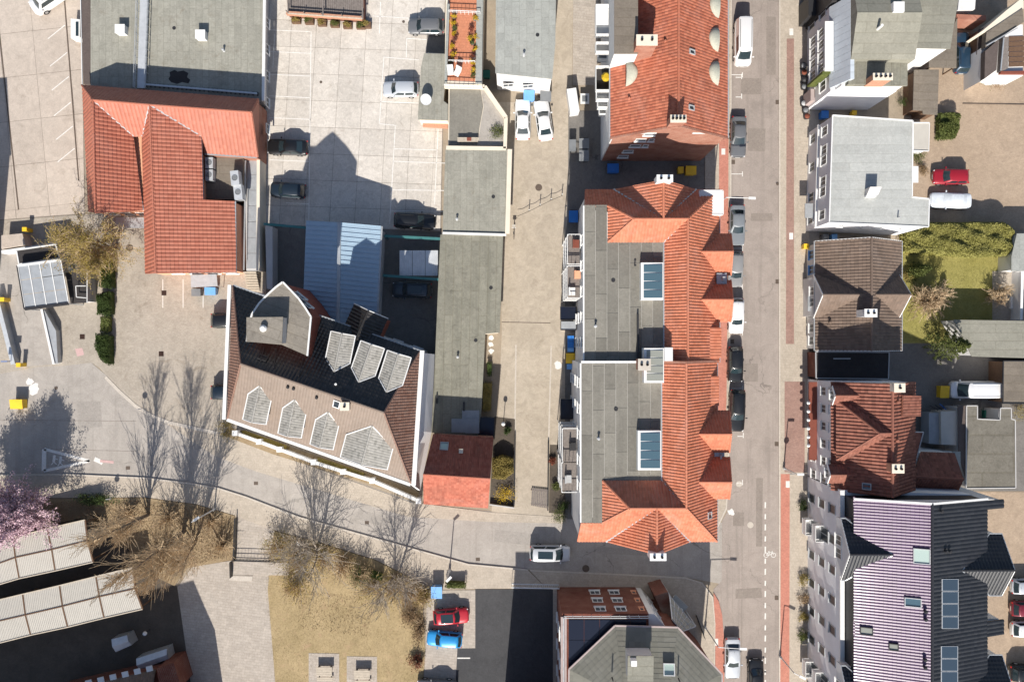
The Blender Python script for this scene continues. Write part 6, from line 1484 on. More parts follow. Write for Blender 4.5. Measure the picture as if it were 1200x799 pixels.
for p in (A0, A1, A0.lerp(A1, .5)): MB().bar((p.x, p.y, 0), (p.x, p.y, p.z - .06), .14, .14).build('post', 'galvanised', ss)
q = XY('E6', 4.2, [(762, 284), (838, 356), (806, 388), (736, 318)]); MB().prism(q, 4.05, 4.2).build('flat_canopy', 'felt_white', ss)
# ------------------------------------------------------------------ unseen neighbours, placed and sized for the shadows they cast into view
nb_ = flat_block('neighbour_house', 'plain house standing beyond the dark parking yard', 'house', 'P', 0.0, [(0, 0), (1, 0), (1, 1)], 'felt_grey', 'brick_red') if False else None
o = thing('neighbour_house', 'unseen tall plain brick house beyond the end of the dark parking yard', 'house', W('P', 622, 850, 0))
q = XY('P', 0, [(590, 822), (650, 822), (650, 1000), (590, 1000)]); walls(o, q, 0, 13.2, 'brick_red'); MB().prism(shrink(q, -.2), 13.202, 13.4).build('roof', 'felt_grey', o)
o = thing('lane_house', 'unseen plain grey house beyond the service lane', 'house', W('P', -35, 280, 0))
q = XY('P', 0, [(-70, 236), (-5, 232), (0, 318), (-66, 322)]); walls(o, q, 0, 10.6, 'stucco_grey'); MB().prism(shrink(q, -.15), 10.602, 10.8).build('roof', 'felt_grey', o)
o = thing('steep_roofed_house', 'unseen large brick house with a steep hipped red roof beyond the carports', 'house', W('P', 100, 870, 0))
q = [W('P', -160, 900, 0), W('P', 246, 802, 0), W('P', 262, 912, 0), W('P', -140, 1005, 0)]
for p in q: p.z = 5.0
ra, rb = W('P', -100, 935, 0), W('P', 211, 862, 0); ra.z = rb.z = 14.0
walls(o, [(p.x, p.y) for p in [v.lerp((q[0] + q[2]) / 2, .02) for v in q]], 0, 4.9, 'brick_red')
roof(o, [[q[0], q[1], rb, ra], [q[1], q[2], rb], [q[2], q[3], ra, rb], [q[3], q[0], ra]], 'tile_red_old', cw=.4, rh=.5)
# low annex with small white dormers in the shade
an = thing('brick_annex', 'low brick annex with red roof edge and white rafters in the shade of the carports', 'annex', W('G2', 500, 480, 0))
q = [W('G2', -200, 610, 3.2), W('G2', 690, 405, 3.2), W('G2', 740, 640, 3.2), W('G2', -150, 800, 3.2)]
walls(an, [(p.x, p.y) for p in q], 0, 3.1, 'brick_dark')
up_ = Vector((0, 0, 1)); r0, r1_ = q[0].lerp(q[3], .6) + up_ * 1.6, q[1].lerp(q[2], .6) + up_ * 1.6
roof(an, [[q[0], q[1], r1_, r0]], 'tile_brown', cw=.3)
e_ = [W('G2', 700, 400, 4.2), W('G2', 850, 345, 3.4), W('G2', 915, 560, 3.4), W('G2', 745, 640, 4.4)]
MB().add(e_ + [Vector((p.x, p.y, 0)) for p in e_], [[0, 1, 2, 3][::-1], [4, 5, 6, 7], [0, 4, 5, 1], [1, 5, 6, 2], [2, 6, 7, 3], [3, 7, 4, 0]]).build('end_block', 'brick_dark', an)  # dark brick stands in for the house shadow over this end
for i in range(6):
    p = q[0].lerp(q[1], .35 + i * .12); v = (q[1] - q[0]).normalized(); nn = Vector((-v.y, v.x, 0))
    MB().obox(p + nn * .25 + up_ * .05, v, nn, up_, .35, .3, .05).build('rafter_end', 'trim_white', an)
# ================================================================== vehicles
def smooth_obj(o, ang=38):
    me = o.data; me.polygons.foreach_set('use_smooth', [True] * len(me.polygons)); me.set_sharp_from_angle(angle=R(ang)); return o
def make_car(kind):
    L, Wd, H, belt, hoodz, deckz, xw0, xw1, xr1, xr0, tumble = dict(
        hatch=(4.05, 1.76, 1.48, .92, .88, .92, .98, .42, -1.55, -1.92, .80), sedan=(4.65, 1.80, 1.43, .90, .86, .96, .92, .22, -1.15, -1.78, .78),
        estate=(4.75, 1.82, 1.48, .92, .86, .94, 1.05, .35, -1.95, -2.28, .80), suv=(4.5, 1.86, 1.66, 1.05, 1.02, 1.05, 1.02, .45, -1.78, -2.12, .83),
        minivan=(4.6, 1.82, 1.72, 1.0, .98, 1.0, 1.45, .55, -1.95, -2.22, .86), van=(5.3, 1.95, 1.98, 1.08, 1.12, 1.08, 2.0, 1.35, -2.52, -2.62, .88), boxvan=(5.9, 2.02, 2.55, 1.25, 1.2, 1.25, 2.35, 1.72, -2.9, -2.94, .92))[kind]
    h = Wd / 2; r_ = bpy.data.objects.new('car', None); COL.objects.link(r_)
    # lower body: lofted sections
    st = []
    for t in (-1, -.985, -.95, -.86, -.7, -.5, -.25, 0, .25, .5, .7, .86, .945, .985, 1):
        x = t * L / 2; a = abs(t)
        w = h * (1 - .03 * a - (.30 * ((a - .86) / .14) ** 2.2 if a > .86 else 0))
        if x > xw0: top = hoodz - (.14 * ((x - xw0) / (L / 2 - xw0)) ** 1.6); 
        elif x < xr0: top = deckz - .05 * abs((x - xr0) / (L / 2 + xr0 + 1e-3))
        else: top = belt
        if a > .97: top -= .10
        zb = .24 if a < .95 else .32
        st.append((x, w, top, zb))
    ring = lambda x, w, top, zb: [(x, -w * .82, zb), (x, -w * .985, zb + .12), (x, -w, (zb + top) / 2 + .03), (x, -w * .975, top - .09), (x, -w * .86, top), (x, -w * .45, top + .035), (x, 0, top + .045),
                                  (x, w * .45, top + .035), (x, w * .86, top), (x, w * .975, top - .09), (x, w, (zb + top) / 2 + .03), (x, w * .985, zb + .12), (x, w * .82, zb)]
    mb = MB(); vs = []; n = 13
    for s_ in st: vs += ring(*s_)
    fs = []
    for i in range(len(st) - 1):
        for j in range(n):
            a = i * n + j; b2 = i * n + (j + 1) % n; fs.append([a, a + n, b2 + n, b2])
    fs += [list(range(n)), list(range((len(st) - 1) * n, len(st) * n))[::-1]]
    mb.add(vs, fs)
    # cabin: base ring, shoulder ring, roof ring
    wb, wt = h * .90, h * tumble * .90; zt = H - .05
    def rg(xf, xb, w, z, bul): return [Vector((xf + bul, 0, z)), Vector((xf, w * .80, z)), Vector((xf - .16, w, z)), Vector(((xf + xb) / 2, w * 1.02, z)), Vector((xb + .12, w, z)), Vector((xb, w * .82, z)), Vector((xb - bul * .5, 0, z)),
                                        Vector((xb, -w * .82, z)), Vector((xb + .12, -w, z)), Vector(((xf + xb) / 2, -w * 1.02, z)), Vector((xf - .16, -w, z)), Vector((xf, -w * .80, z))]
    r0, r1, r2 = rg(xw0, xr0, wb, belt - .03, .10), rg(xw1, xr1, wt, zt, .09), rg(xw1 - .12, xr1 + .10, wt * .86, H, .05)
    m = 12; o_ = len(mb.v); mb.v.extend([tuple(p) for p in r0 + r1 + r2])
    for k in range(2):
        for j in range(m): mb.f.append([o_ + k * m + j, o_ + k * m + (j + 1) % m, o_ + (k + 1) * m + (j + 1) % m, o_ + (k + 1) * m + j][::-1]); mb.mi.append(0)
    mb.f.append([o_ + 2 * m + j for j in range(m)][::-1]); mb.mi.append(0)
    body = smooth_obj(mb.build('body', 'car_paint', r_, local=True))
    c = Vector((0, 0, belt))
    def pane(name, idx, lo=.10, hi=.93, parent=r_, trim=0.0):
        g = MB(); N = len(idx)
        pts = []
        for k_, i in enumerate(idx):
            a, b2 = r0[i], r1[i]
            pts.append((a.lerp(b2, lo), a.lerp(b2, hi)))
        if trim:
            f0 = pts[0]; l0 = pts[-1]; s0 = (pts[1][0] - pts[0][0]).normalized() * trim; s1 = (pts[-2][0] - pts[-1][0]).normalized() * trim
            pts[0] = (f0[0] + s0, f0[1] + s0); pts[-1] = (l0[0] + s1, l0[1] + s1)
        mid = sum((p[0] + p[1] for p in pts), Vector()) / (2 * N); nrm = (pts[-1][0] - pts[0][0]).cross(pts[0][1] - pts[0][0]).normalized()
        if nrm.dot(mid - Vector((0, 0, belt - .4))) < 0: nrm = -nrm
        v = []
        for p in pts: v += [p[0] + nrm * .015, p[1] + nrm * .015]
        for p in pts: v += [p[0] - nrm * .01, p[1] - nrm * .01]
        f = []
        for k_ in range(N - 1): f += [[2 * k_, 2 * k_ + 2, 2 * k_ + 3, 2 * k_ + 1], [2 * N + 2 * k_ + 1, 2 * N + 2 * k_ + 3, 2 * N + 2 * k_ + 2, 2 * N + 2 * k_]]
        return smooth_obj(g.add(v, f).build(name, 'car_glass', parent, local=True))
    pane('windscreen', [11, 0, 1], .06, .97)
    if kind != 'boxvan': pane('rear_window', [5, 6, 7], .12, .95)
    if kind in ('van', 'boxvan'):
        pane('side_window', [2, 3], .2, .85, trim=.05) if kind == 'van' else None
        pane('side_window', [9, 10], .2, .85, trim=.05) if kind == 'van' else None
    else:
        for idx in ([2, 3], [3, 4], [8, 9], [9, 10]): pane('side_window', idx, .12, .88, trim=.07)
    for sx in (L * .31, -L * .29):
        for sy in (-1, 1):
            y = sy * (h - .10); wr = .31 if kind not in ('van', 'boxvan', 'suv') else .35
            w = MB().tube((sx, y - .10, wr), (sx, y + .10, wr), wr, wr, 16).build('wheel', 'tyre', r_, local=True); smooth_obj(w)
            MB().tube((sx, y + sy * .085, wr), (sx, y + sy * .108, wr), wr * .62, wr * .55, 10).build('rim', 'rim', w, local=True)
    for sy in (-1, 1):
        MB().obox((L / 2 - .16, sy * h * .68, hoodz - .20), (1, -sy * .55, 0), (sy * .55, 1, 0), (0, 0, 1), .05, .16, .07).build('headlight', 'lamp_clear', r_, local=True)
        MB().obox((-L / 2 + .10, sy * h * .72, deckz - .16), (1, sy * .5, 0), (-sy * .5, 1, 0), (0, 0, 1), .05, .15, .08).build('tail_light', 'lamp_red', r_, local=True)
        mr = MB().obox((xw0 - .25, sy * (h + .09), belt + .05), (1, 0, 0), (0, 1, 0), (0, 0, 1), .06, .10, .07).build('mirror', 'car_paint', r_, local=True)
    MB().box(-L / 2 - .012, -L / 2 + .03, -.26, .26, .5, .61).build('number_plate', 'trim_white', r_, local=True)
    MB().box(L / 2 - .03, L / 2 + .012, -.26, .26, .42, .53).build('number_plate', 'trim_white', r_, local=True)
    MB().box(L / 2 - .08, L / 2 + .008, -.48, .48, .56, .68).build('grille', 'plastic_black', r_, local=True)
    if kind in ('estate', 'suv', 'van', 'boxvan'):
        for sy in (-1, 1): MB().bar((xw1 - .4, sy * wt * .84, H + .035), (xr1 + .35, sy * wt * .84, H + .035), .04, .05).build('roof_rail', 'trim_dark' if kind != 'boxvan' else 'trim_white', r_, local=True)
    if kind in ('suv', 'minivan'): MB().prism([(xw1 - .25, -wt * .62), (xw1 - .25, wt * .62), (xr1 + .55, wt * .62), (xr1 + .55, -wt * .62)], H - .01, H + .012).build('sunroof', 'car_glass', r_, local=True)
    if kind in ('hatch', 'sedan', 'estate'): MB().tube((xr1 + .25, 0, H), (xr1 + .05, 0, H + .16), .012, .006, 5).build('aerial', 'plastic_black', r_, local=True)
    if kind == 'boxvan':
        for i in range(9): MB().box(xr1 + .35 + i * .46, xr1 + .38 + i * .46, -wt * .8, wt * .8, H - .004, H + .02).build('roof_rib', 'car_paint', r_, local=True)
    return r_
PROTO = {}; USED = set()
def car(kind, px_, py_, ang, col, label, cat='car', name=None, group=None, z=.03, t='P'):
    """ang: degrees, 0 = front towards +x"""
    if kind not in PROTO: PROTO[kind] = make_car(kind); o = PROTO[kind]
    else: o = copy_tree(PROTO[kind])
    c = W(t, px_, py_, .75)       # the traced centre lies at about half the car's height
    o.location = (c.x, c.y, z); o.rotation_euler = (0, 0, R(ang)); o.name = name or ('parked_car' if cat == 'car' else cat.replace(' ', '_'))
    tag(o, label, cat)
    if group: o['group'] = group
    for ch in o.children:
        if ch.data.materials[0] == MATS['car_paint']: ch.color = (*col, 1)
    return o
SILVER, WHITE, BLACK, NAVY, RED, BLUE, GREY = (.50, .53, .57), (.80, .80, .80), (.010, .011, .013), (.012, .022, .035), (.45, .015, .03), (.02, .27, .62), (.15, .155, .165)
car('hatch', 499, 31, 180, GREY, 'dark grey hatchback next to the roof garden on the parking court')
car('hatch', 469.5, 104.5, 180, SILVER, 'silver blue hatchback parked alone beside the olive garage roof')
car('sedan', 337, 172.5, 178, BLACK, 'black car on the parking court touching the edge of the sunlit area')
car('hatch', 337.5, 223, 176, NAVY, 'dark navy hatchback in the shaded bays beside the white walkway wall')
car('estate', 486, 259, -3, BLACK, 'black estate car beside the garage block, half in shade')
car('suv', 483, 340, 178, (.03, .045, .06), 'dark blue grey car with sunroof alone in the shaded back court')
car('hatch', 268, 375.5, 0, BLACK, 'black car tucked beside the dormer house, nearer the bin shelter')
car('hatch', 268, 459.5, 0, NAVY, 'dark blue car tucked beside the dormer house, nearer the side street')
car('sedan', 612.5, 140, 90, WHITE, 'white car parked square in front of the blue bin')
car('sedan', 637, 141, 98, WHITE, 'white car parked askew in front of the dark bin')
car('van', 870.5, 50.5, -90.5, WHITE, 'white van parked on the street beside the brick house', 'van', 'parked_van')
car('sedan', 865.5, 160.5, -91, GREY, 'dark grey saloon parked beyond the brick gable, next to the empty bays')
car('sedan', 864, 264, -90.5, (.22, .24, .26), 'grey saloon parked below the white corner terrace')
car('hatch', 862, 315.5, -92, (.28, .28, .28), 'mid grey hatchback squeezed between a saloon and a white car')
car('hatch', 863, 370, -91, WHITE, 'white hatchback at the kerb below the red dormers')
car('hatch', 862, 427, -90, BLACK, 'small black hatchback parked at the kerb by the party wall')
car('estate', 864, 481, -92, BLACK, 'long black estate parked at the kerb behind a small hatchback')
car('sedan', 858.5, 771, -90, SILVER, 'silver saloon parked beside the red cycle strip at the brick corner')
car('hatch', 886, 793, 90, BLACK, 'black car driving in the lane of the street')
car('minivan', 644.5, 648, -1, (.55, .57, .6), 'silver people carrier driving along the side street')
car('hatch', 1114.5, 207, 180, (.32, .012, .025), 'dark red hatchback in the brown yard')
cv = car('sedan', 1114, 235, 178, (.60, .64, .69), 'car under a pale silver cover in the shaded yard')
car('estate', 1127, 62, 90, (.02, .05, .09), 'dark blue car half hidden under the olive carport')
car('boxvan', 1143, 456.5, 180, WHITE, 'white delivery van in the yard facing a yellow box', 'van', 'delivery_van')
car('hatch', 1206, 687, 0, SILVER, 'silver car in the rear parking bays behind the purple block')
car('hatch', 1206, 713, 0, (.18, .015, .03), 'dark red car in the rear parking bays behind the purple block')
car('hatch', 1206, 737, 0, WHITE, 'white car in the rear parking bays behind the purple block')
car('suv', 1206, 788, 0, BLACK, 'black car in the rear parking bays, beside the lowest dormer')
car('hatch', 528.5, 722, 4, RED, 'bright red hatchback with dark roof glass beside the lawn')
car('hatch', 521, 748.5, 175, BLUE, 'bright blue hatchback beside the red car')
car('sedan', 512, 806, 178, GREY, 'grey car standing past the blue hatchback')
car('van', 61, -4, 214, WHITE, 'white van on the service lane beside the hall', 'van', 'parked_van')
# the covered car: wrap the saloon in cloth, no glass
for ch in list(cv.children):
    for g_ in list(ch.children): bpy.data.objects.remove(g_)
    if not ch.name.startswith(('body', 'wheel', 'mirror')): bpy.data.objects.remove(ch)
mbs = [c_ for c_ in cv.children if c_.name.startswith('body')][0]; mbs.data = mbs.data.copy(); mbs.data.materials[0] = MATS['tarp_silver']; mbs.name = 'cover'
for c_ in cv.children:
    if c_.name.startswith('mirror'): c_.data = c_.data.copy(); c_.data.materials[0] = MATS['tarp_silver']; c_.name = 'covered_mirror'
# black panoramic roof on the red car
cr = [o for o in COL.objects if o.get('label', '').startswith('bright red')][0]
MB().prism([(.3, -.5), (.3, .5), (-1.1, .5), (-1.1, -.5)], 1.455, 1.50).build('sunroof', 'car_glass', cr, local=True)
# ================================================================== bins, boxes, street furniture
def bin4(px_, py_, col, label, w=.6, d=.7, h=1.05, rot=0, group=None, t='P', name='wheelie_bin', cat='bin', z=.03):
    c = W(t, px_, py_, h + z); o = thing(name, label, cat, (c.x, c.y, z), group); o.rotation_euler.z = rot
    MB().add([(-w * .42, -d * .42, .06), (w * .42, -d * .42, .06), (w * .42, d * .42, .06), (-w * .42, d * .42, .06), (-w / 2, -d / 2, h * .92), (w / 2, -d / 2, h * .92), (w / 2, d / 2, h * .92), (-w / 2, d / 2, h * .92)],
             [[3, 2, 1, 0], [4, 5, 6, 7], [0, 1, 5, 4], [1, 2, 6, 5], [2, 3, 7, 6], [3, 0, 4, 7]]).build('tub', col, o, local=True)
    lid = MB().prism([(-w * .52, -d * .54), (w * .52, -d * .54), (w * .52, d * .5), (-w * .52, d * .5)], h * .922, [h * .97, h * .97, h * 1.03, h * 1.03]).build('lid', col, o, local=True)
    MB().tube((-w * .4, d * .56, h * .96), (w * .4, d * .56, h * .96), .025, .025, 6).build('handle', 'plastic_black', lid, local=True)
    for s_ in (-1, 1): MB().tube((s_ * w * .38 - .03, d * .42, .09), (s_ * w * .38 + .03, d * .42, .09), .09, .09, 10).build('wheel', 'tyre', o, local=True)
    return o
bin4(620, 111.5, 'plastic_lightblue', 'light blue container in front of the white workshop wall', 1.2, 1.1, 1.2)
bin4(639.5, 112.5, 'plastic_grey', 'dark grey container in front of the white workshop wall', 1.2, 1.1, 1.2)
bin4(718.5, 197, 'plastic_blue', 'large blue container at the foot of the brick gable wall', 1.25, 1.0, 1.25)
bin4(810, 199.5, 'plastic_yellow', 'large yellow container at the brick gable near the pavement', 1.15, .95, 1.25)
bin4(798, 199, 'plastic_yellow', 'smaller yellow bin beside the large yellow container', .6, .7, 1.05)
bin4(672, 253.5, 'plastic_blue', 'large blue container against the wall of the long red house', 1.0, 1.3, 1.25)
bin4(671, 170, 'plastic_grey', 'dark grey bin behind the brick house, on its own', .75, 1.25, 1.2)
bin4(684.5, 168, 'plastic_grey', 'dark grey bin behind the brick house, upper of a pair', 1.1, 1.1, 1.25)
bin4(684.5, 182, 'plastic_grey', 'dark grey bin behind the brick house, lower of a pair', 1.1, 1.2, 1.25)
bin4(668.8, 397, 'plastic_blue', 'blue bin in the courtyard row, farthest from the yellow one', .7, .7)
bin4(668.8, 404, 'plastic_blue', 'blue bin in the courtyard row, middle of three', .7, .7)
bin4(668.8, 410, 'plastic_lightblue', 'light blue bin in the courtyard row, next to the yellow container', .7, .45)
bin4(668.5, 419.5, 'plastic_yellow', 'yellow container in the courtyard row between blue bins', 1.0, 1.1, 1.15)
bin4(668.5, 429.5, 'plastic_lightblue', 'light blue bin past the yellow courtyard container', .8, .6)
bin4(229.5, 342.5, 'plastic_grey', 'grey bin in front of the metal bin shelter', 1.0, .8, 1.1)
bin4(246, 341, 'plastic_lightblue', 'light blue bin in front of the metal bin shelter', 1.2, .85, 1.1)
bin4(511.5, 694, 'plastic_lightblue', 'light blue container at the corner of the lawn hedge', 1.2, 1.3, 1.3)
bin4(945, 288.5, 'plastic_yellow', 'small yellow bin on the far pavement between two houses', .55, .55, 1.0, z=.12)
bin4(967, 134, 'plastic_blue', 'blue bin in the gap below the white end wall', .8, .8, 1.1)
bin4(1001.5, 132, 'plastic_yellow', 'yellow bin in the dark gap below the white end wall', .5, .5, 1.0)
bin4(978, 277.5, 'plastic_lightblue', 'light blue bin in the narrow gap beside the brown house', .6, .6, 1.0)
bin4(968, 277.5, 'plastic_grey', 'grey bin in the narrow gap beside the brown house', .6, .6, 1.0)
bin4(570, 86.5, 'plastic_green', 'round green barrel in the passage by the roof garden', .8, .8, 1.0)
# yellow salt bins and barrier posts at the car park entrance
def salt_bin(t, x, y, w, d, h, lab, rot=0, z=.03):
    c = W(t, x, y, h); o = thing('grit_box', lab, 'box', (c.x, c.y, z)); o.rotation_euler.z = rot
    MB().prism([(-w / 2, -d / 2), (w / 2, -d / 2), (w / 2, d / 2), (-w / 2, d / 2)], 0, h * .8).build('box', 'plastic_yellow', o, local=True)
    MB().prism([(-w / 2 - .04, -d / 2 - .04), (w / 2 + .04, -d / 2 - .04), (w / 2 + .04, d / 2 + .04), (-w / 2 - .04, d / 2 + .04)], h * .802, [h * .86, h * .86, h, h]).build('lid', 'plastic_yellow', o, local=True)
    for i in range(2): MB().box(-w * .3 + i * w * .5, -w * .2 + i * w * .5, d / 2, d / 2 + .06, h * .7, h * .95).build('hinge', 'plastic_black', o, local=True)
salt_bin('G3', 92, 668, 1.35, 1.0, 1.1, 'yellow grit box standing alone at the car park entrance')
salt_bin('F6', 96, 310, .95, 1.3, 1.0, 'yellow box in front of the white delivery van', .0)
def barrier(t, x, y, h, lab, L=0, rot=0):
    c = W(t, x, y, h); o = thing('barrier_post', lab, 'barrier', (c.x, c.y, 0)); o.rotation_euler.z = rot
    MB().box(-.22, .22, -.2, .2, 0, h).build('cabinet', 'plastic_yellow', o, local=True); MB().box(-.26, .26, -.24, .24, h + .002, h + .06).build('cap', 'plastic_yellow', o, local=True)
    if L: MB().box(.22, L, -.04, .04, h - .25, h - .15).build('boom', 'trim_white', o, local=True)
barrier('F4', 115, 115, 1.2, 'yellow barrier cabinet beside the shaded service lane', .0)
barrier('F4', 10, 443, 1.2, 'yellow barrier cabinet beside the ramp, farther from the street', .0)
barrier('G3', 108, 438, 1.2, 'yellow barrier cabinet at the foot of the ramp wall', 0)
for t, x, y, lab in (('G3', 90, 640, ''), ): pass
# ================================================================== street lamps, signs, bollards
def lamp(px_, py_, h, arm, lab, t='P', z=.1):
    c = W(t, px_, py_, 0); o = thing('street_lamp', lab, 'street lamp', (c.x, c.y, z))
    MB().tube((0, 0, 0), (0, 0, h), .08, .05, 8).build('pole', 'galvanised', o, local=True); MB().lathe((0, 0, 0), [(.14, 0), (.14, .5), (.08, .6)], 10).build('base', 'galvanised', o, local=True)
    a = Vector((arm[0], arm[1], h + .15)); MB().tube((0, 0, h), a, .05, .04, 6).build('arm', 'trim_white', o, local=True)
    d = Vector((arm[0], arm[1], 0)).normalized() if Vector((arm[0], arm[1], 0)).length > .01 else Vector((1, 0, 0))
    hd = MB().obox(a + d * .3, d, (-d.y, d.x, 0), (0, 0, 1), .38, .13, .05).build('lamp_head', 'trim_white', o, local=True)
    return o
lamp(252, 596, 6.5, (.3, .2), 'thin grey street lamp among the bare trees', z=.13); lamp(527, 667, 4.3, (.05, .05), 'short grey street lamp beside the clipped hedge', z=.13)
lamp(826, 734, 6.0, (2.3, -.1), 'street lamp with long arm over the red cycle strip')
lamp(834, 243, 6.2, (2.4, -.1), 'street lamp with long arm over the parked grey saloon')
lamp(918, 548, 4.2, (.05, 0), 'slim lamp post at the end of the paved patch', z=.12)
lamp(913.5, 768, 4.6, (.6, -.3), 'slim lamp post beside the cycle strip of the purple block', z=.12)
# chain bollards in the alley
for i, (x, y) in enumerate(((112, 216), (160, 192), (208, 168), (257, 148))):
    c = W('B3', x, y, 0); o = thing('bollard', 'slim dark bollard in the slanting row across the alley', 'bollard', (c.x, c.y, .03), 'bollards across the alley')
    MB().tube((0, 0, 0), (0, 0, .95), .05, .05, 8).build('post', 'trim_dark', o, local=True); MB().lathe((0, 0, .95), [(.05, 0), (.07, .04), (.04, .1), (.001, .11)], 8).build('cap', 'trim_white', o, local=True)
ch_ = MB()
bp = [W('B3', x, y, .75) for x, y in ((60, 238), (112, 216), (160, 192), (208, 168), (257, 148))]
for a, b2 in zip(bp, bp[1:]):
    for i in range(8):
        t0, t1 = i / 8, (i + 1) / 8; p = a.lerp(b2, t0); q = a.lerp(b2, t1); p.z -= .5 * (t0 - t0 * t0); q.z -= .5 * (t1 - t1 * t1); ch_.tube(p, q, .025, .025, 5)
tag(ch_.build('chain', 'trim_dark'), 'dark chain hung between the alley bollards', 'chain')
def sign(t, x, y, h, lab, face=(0, -1, 0), r=.3):
    c = W(t, x, y, 0); o = thing('road_sign', lab, 'sign', (c.x, c.y, .12)); MB().tube((0, 0, 0), (0, 0, h), .03, .03, 6).build('pole', 'galvanised', o, local=True)
    f = Vector(face).normalized(); MB().tube((0, 0, h - r) if False else Vector((0, 0, h - r)) + f * .03, Vector((0, 0, h - r)) + f * .05, r, r, 14).build('plate', 'trim_white', o, local=True)
sign('C1', 510, 715, 1.9, 'small round sign on a pole at the edge of the planting bed'); sign('C4', 143, 600, 3.0, 'round road signs on a pole on the paved patch'); sign('C1', 632, 330, 1.4, 'small round sign at the kerb of the yard entrance')
# ================================================================== carports with white ribbed panels
def carport_rows(lab, edges, z=2.8):
    """edges: list of (top, mid, bottom) photo points, one triple per beam"""
    pts = [[W('D1', *p, z + (.0, .12, 0.0)[i]) for i, p in enumerate(e)] for e in edges]
    o = thing('carport', lab, 'carport', ((pts[1][1].x + pts[2][1].x) / 2, pts[1][1].y, 0))
    for a, b2 in zip(pts, pts[1:]):
        for r_ in range(2):
            q = [a[r_], b2[r_], b2[r_ + 1], a[r_ + 1]]; c = sum(q, Vector()) / 4; q = [c + (p - c) * .975 for p in q]; n_ = pnormal(q); mb = MB()
            mb.add(q + [p - n_ * .04 for p in q], [[3, 2, 1, 0], [4, 5, 6, 7], [0, 1, 5, 4], [1, 2, 6, 5], [2, 3, 7, 6], [3, 0, 4, 7]])
            k = 20
            for i in range(k): p0 = q[0].lerp(q[1], (i + .5) / k) + n_ * .012; p1 = q[3].lerp(q[2], (i + .5) / k) + n_ * .012; mb.bar(p0, p1, .07, .03, n_)
            mb.build('roof_panel', 'sheet_white', o)
    for e in pts:
        MB().bar(e[0] - Vector((0, 0, .06)), e[1] - Vector((0, 0, .06)), .14, .22).build('beam', 'wood_brown', o); MB().bar(e[1] - Vector((0, 0, .06)), e[2] - Vector((0, 0, .06)), .14, .22).build('beam', 'wood_brown', o)
        for p in (e[0], e[2]): v = p.lerp(e[1], .12); MB().bar((v.x, v.y, 0), (v.x, v.y, z - .12), .12, .12).build('post', 'wood_brown', o)
    for a, b2 in zip(pts, pts[1:]):
        for r_ in (0, 1, 2): MB().bar(a[r_] + Vector((0, 0, .03)), b2[r_] + Vector((0, 0, .03)), .11, .12).build('gutter' if r_ != 1 else 'ridge_bar', 'wood_pale' if r_ != 1 else 'wood_brown', o)
carport_rows('white panelled carport roof partly under the pink blossom tree', [((-250, 230), (-225, 325), (-205, 415)), ((-95, 190), (-70, 290), (-50, 372)), ((58, 152), (68, 240), (85, 332)), ((208, 112), (228, 205), (243, 298)), ((374, 74), (385, 166), (410, 260))])
carport_rows('white panelled carport roof nearer the shaded brick annex', [((-190, 470), (-170, 565), (-150, 655)), ((-50, 436), (-28, 524), (-8, 616)), ((100, 400), (112, 492), (135, 580)), ((262, 362), (275, 454), (298, 545)), ((422, 322), (437, 412), (458, 505)), ((586, 282), (594, 376), (627, 466))])
# glass canopy over the ramp
gc_ = thing('glass_canopy', 'sloping canopy of pale glass panes over the car park ramp', 'canopy', W('F4', 200, 380, 0))
zt = 3.0
T0, T1, U0, U1 = W('F4', 84, 285, zt + .3), W('F4', 285, 258, zt + .3), W('F4', 118, 488, zt), W('F4', 322, 462, zt)
for i in range(4):
    for j in range(3):
        f_ = lambda a, b2: T0.lerp(T1, a).lerp(U0.lerp(U1, a), b2)
        q = [f_(i / 4 + .008, j / 3 + .008), f_((i + 1) / 4 - .008, j / 3 + .008), f_((i + 1) / 4 - .008, (j + 1) / 3 - .008), f_(i / 4 + .008, (j + 1) / 3 - .008)]
        MB().add(q + [p - Vector((0, 0, .03)) for p in q], [[3, 2, 1, 0], [4, 5, 6, 7], [0, 1, 5, 4], [1, 2, 6, 5], [2, 3, 7, 6], [3, 0, 4, 7]]).build('glass_pane', 'polycarbonate', gc_)
for i in range(5):
    a, b2 = T0.lerp(T1, i / 4), U0.lerp(U1, i / 4); MB().bar(a, b2, .09, .12).build('rafter', 'trim_white', gc_)
for j, m_ in ((0, 'trim_white'), (3, 'trim_dark')): MB().bar(T0.lerp(U0, j / 3) + Vector((0, 0, .02)), T1.lerp(U1, j / 3) + Vector((0, 0, .02)), .3 if j else .22, .2).build('edge_beam', m_, gc_)
MB().bar(T0 + Vector((-.08, 0, 0)), U0 + Vector((-.08, 0, 0)), .14, .16).build('edge_beam', 'trim_dark', gc_)
for p in (T0, T1, U0, U1): MB().bar((p.x, p.y, 0), (p.x, p.y, p.z - .1), .14, .14).build('post', 'galvanised', gc_)
tg = flat_block('ticket_hut', 'dark flat roofed hut behind the glass ramp canopy', 'hut', 'F4', 2.4, [(78, 212), (262, 186), (280, 250), (90, 278)], 'felt_black', 'stucco_grey', edge='trim_white', ew=.14)
tg2 = flat_block('low_wall_block', 'grey flat roofed entrance block beside the glass canopy', 'hut', 'F4', 2.2, [(306, 318), (402, 312), (408, 458), (330, 462)], 'felt_black', 'stucco_grey')
for a, c in (((408, 300), (408, 460)), ((355, 380), (402, 380)), ((355, 380), (358, 432)), ((358, 432), (404, 436))): line_bars(tg2, 'rail', [(W('F4', *a, 2.7), W('F4', *c, 2.7))], 'trim_white', .08, .08)
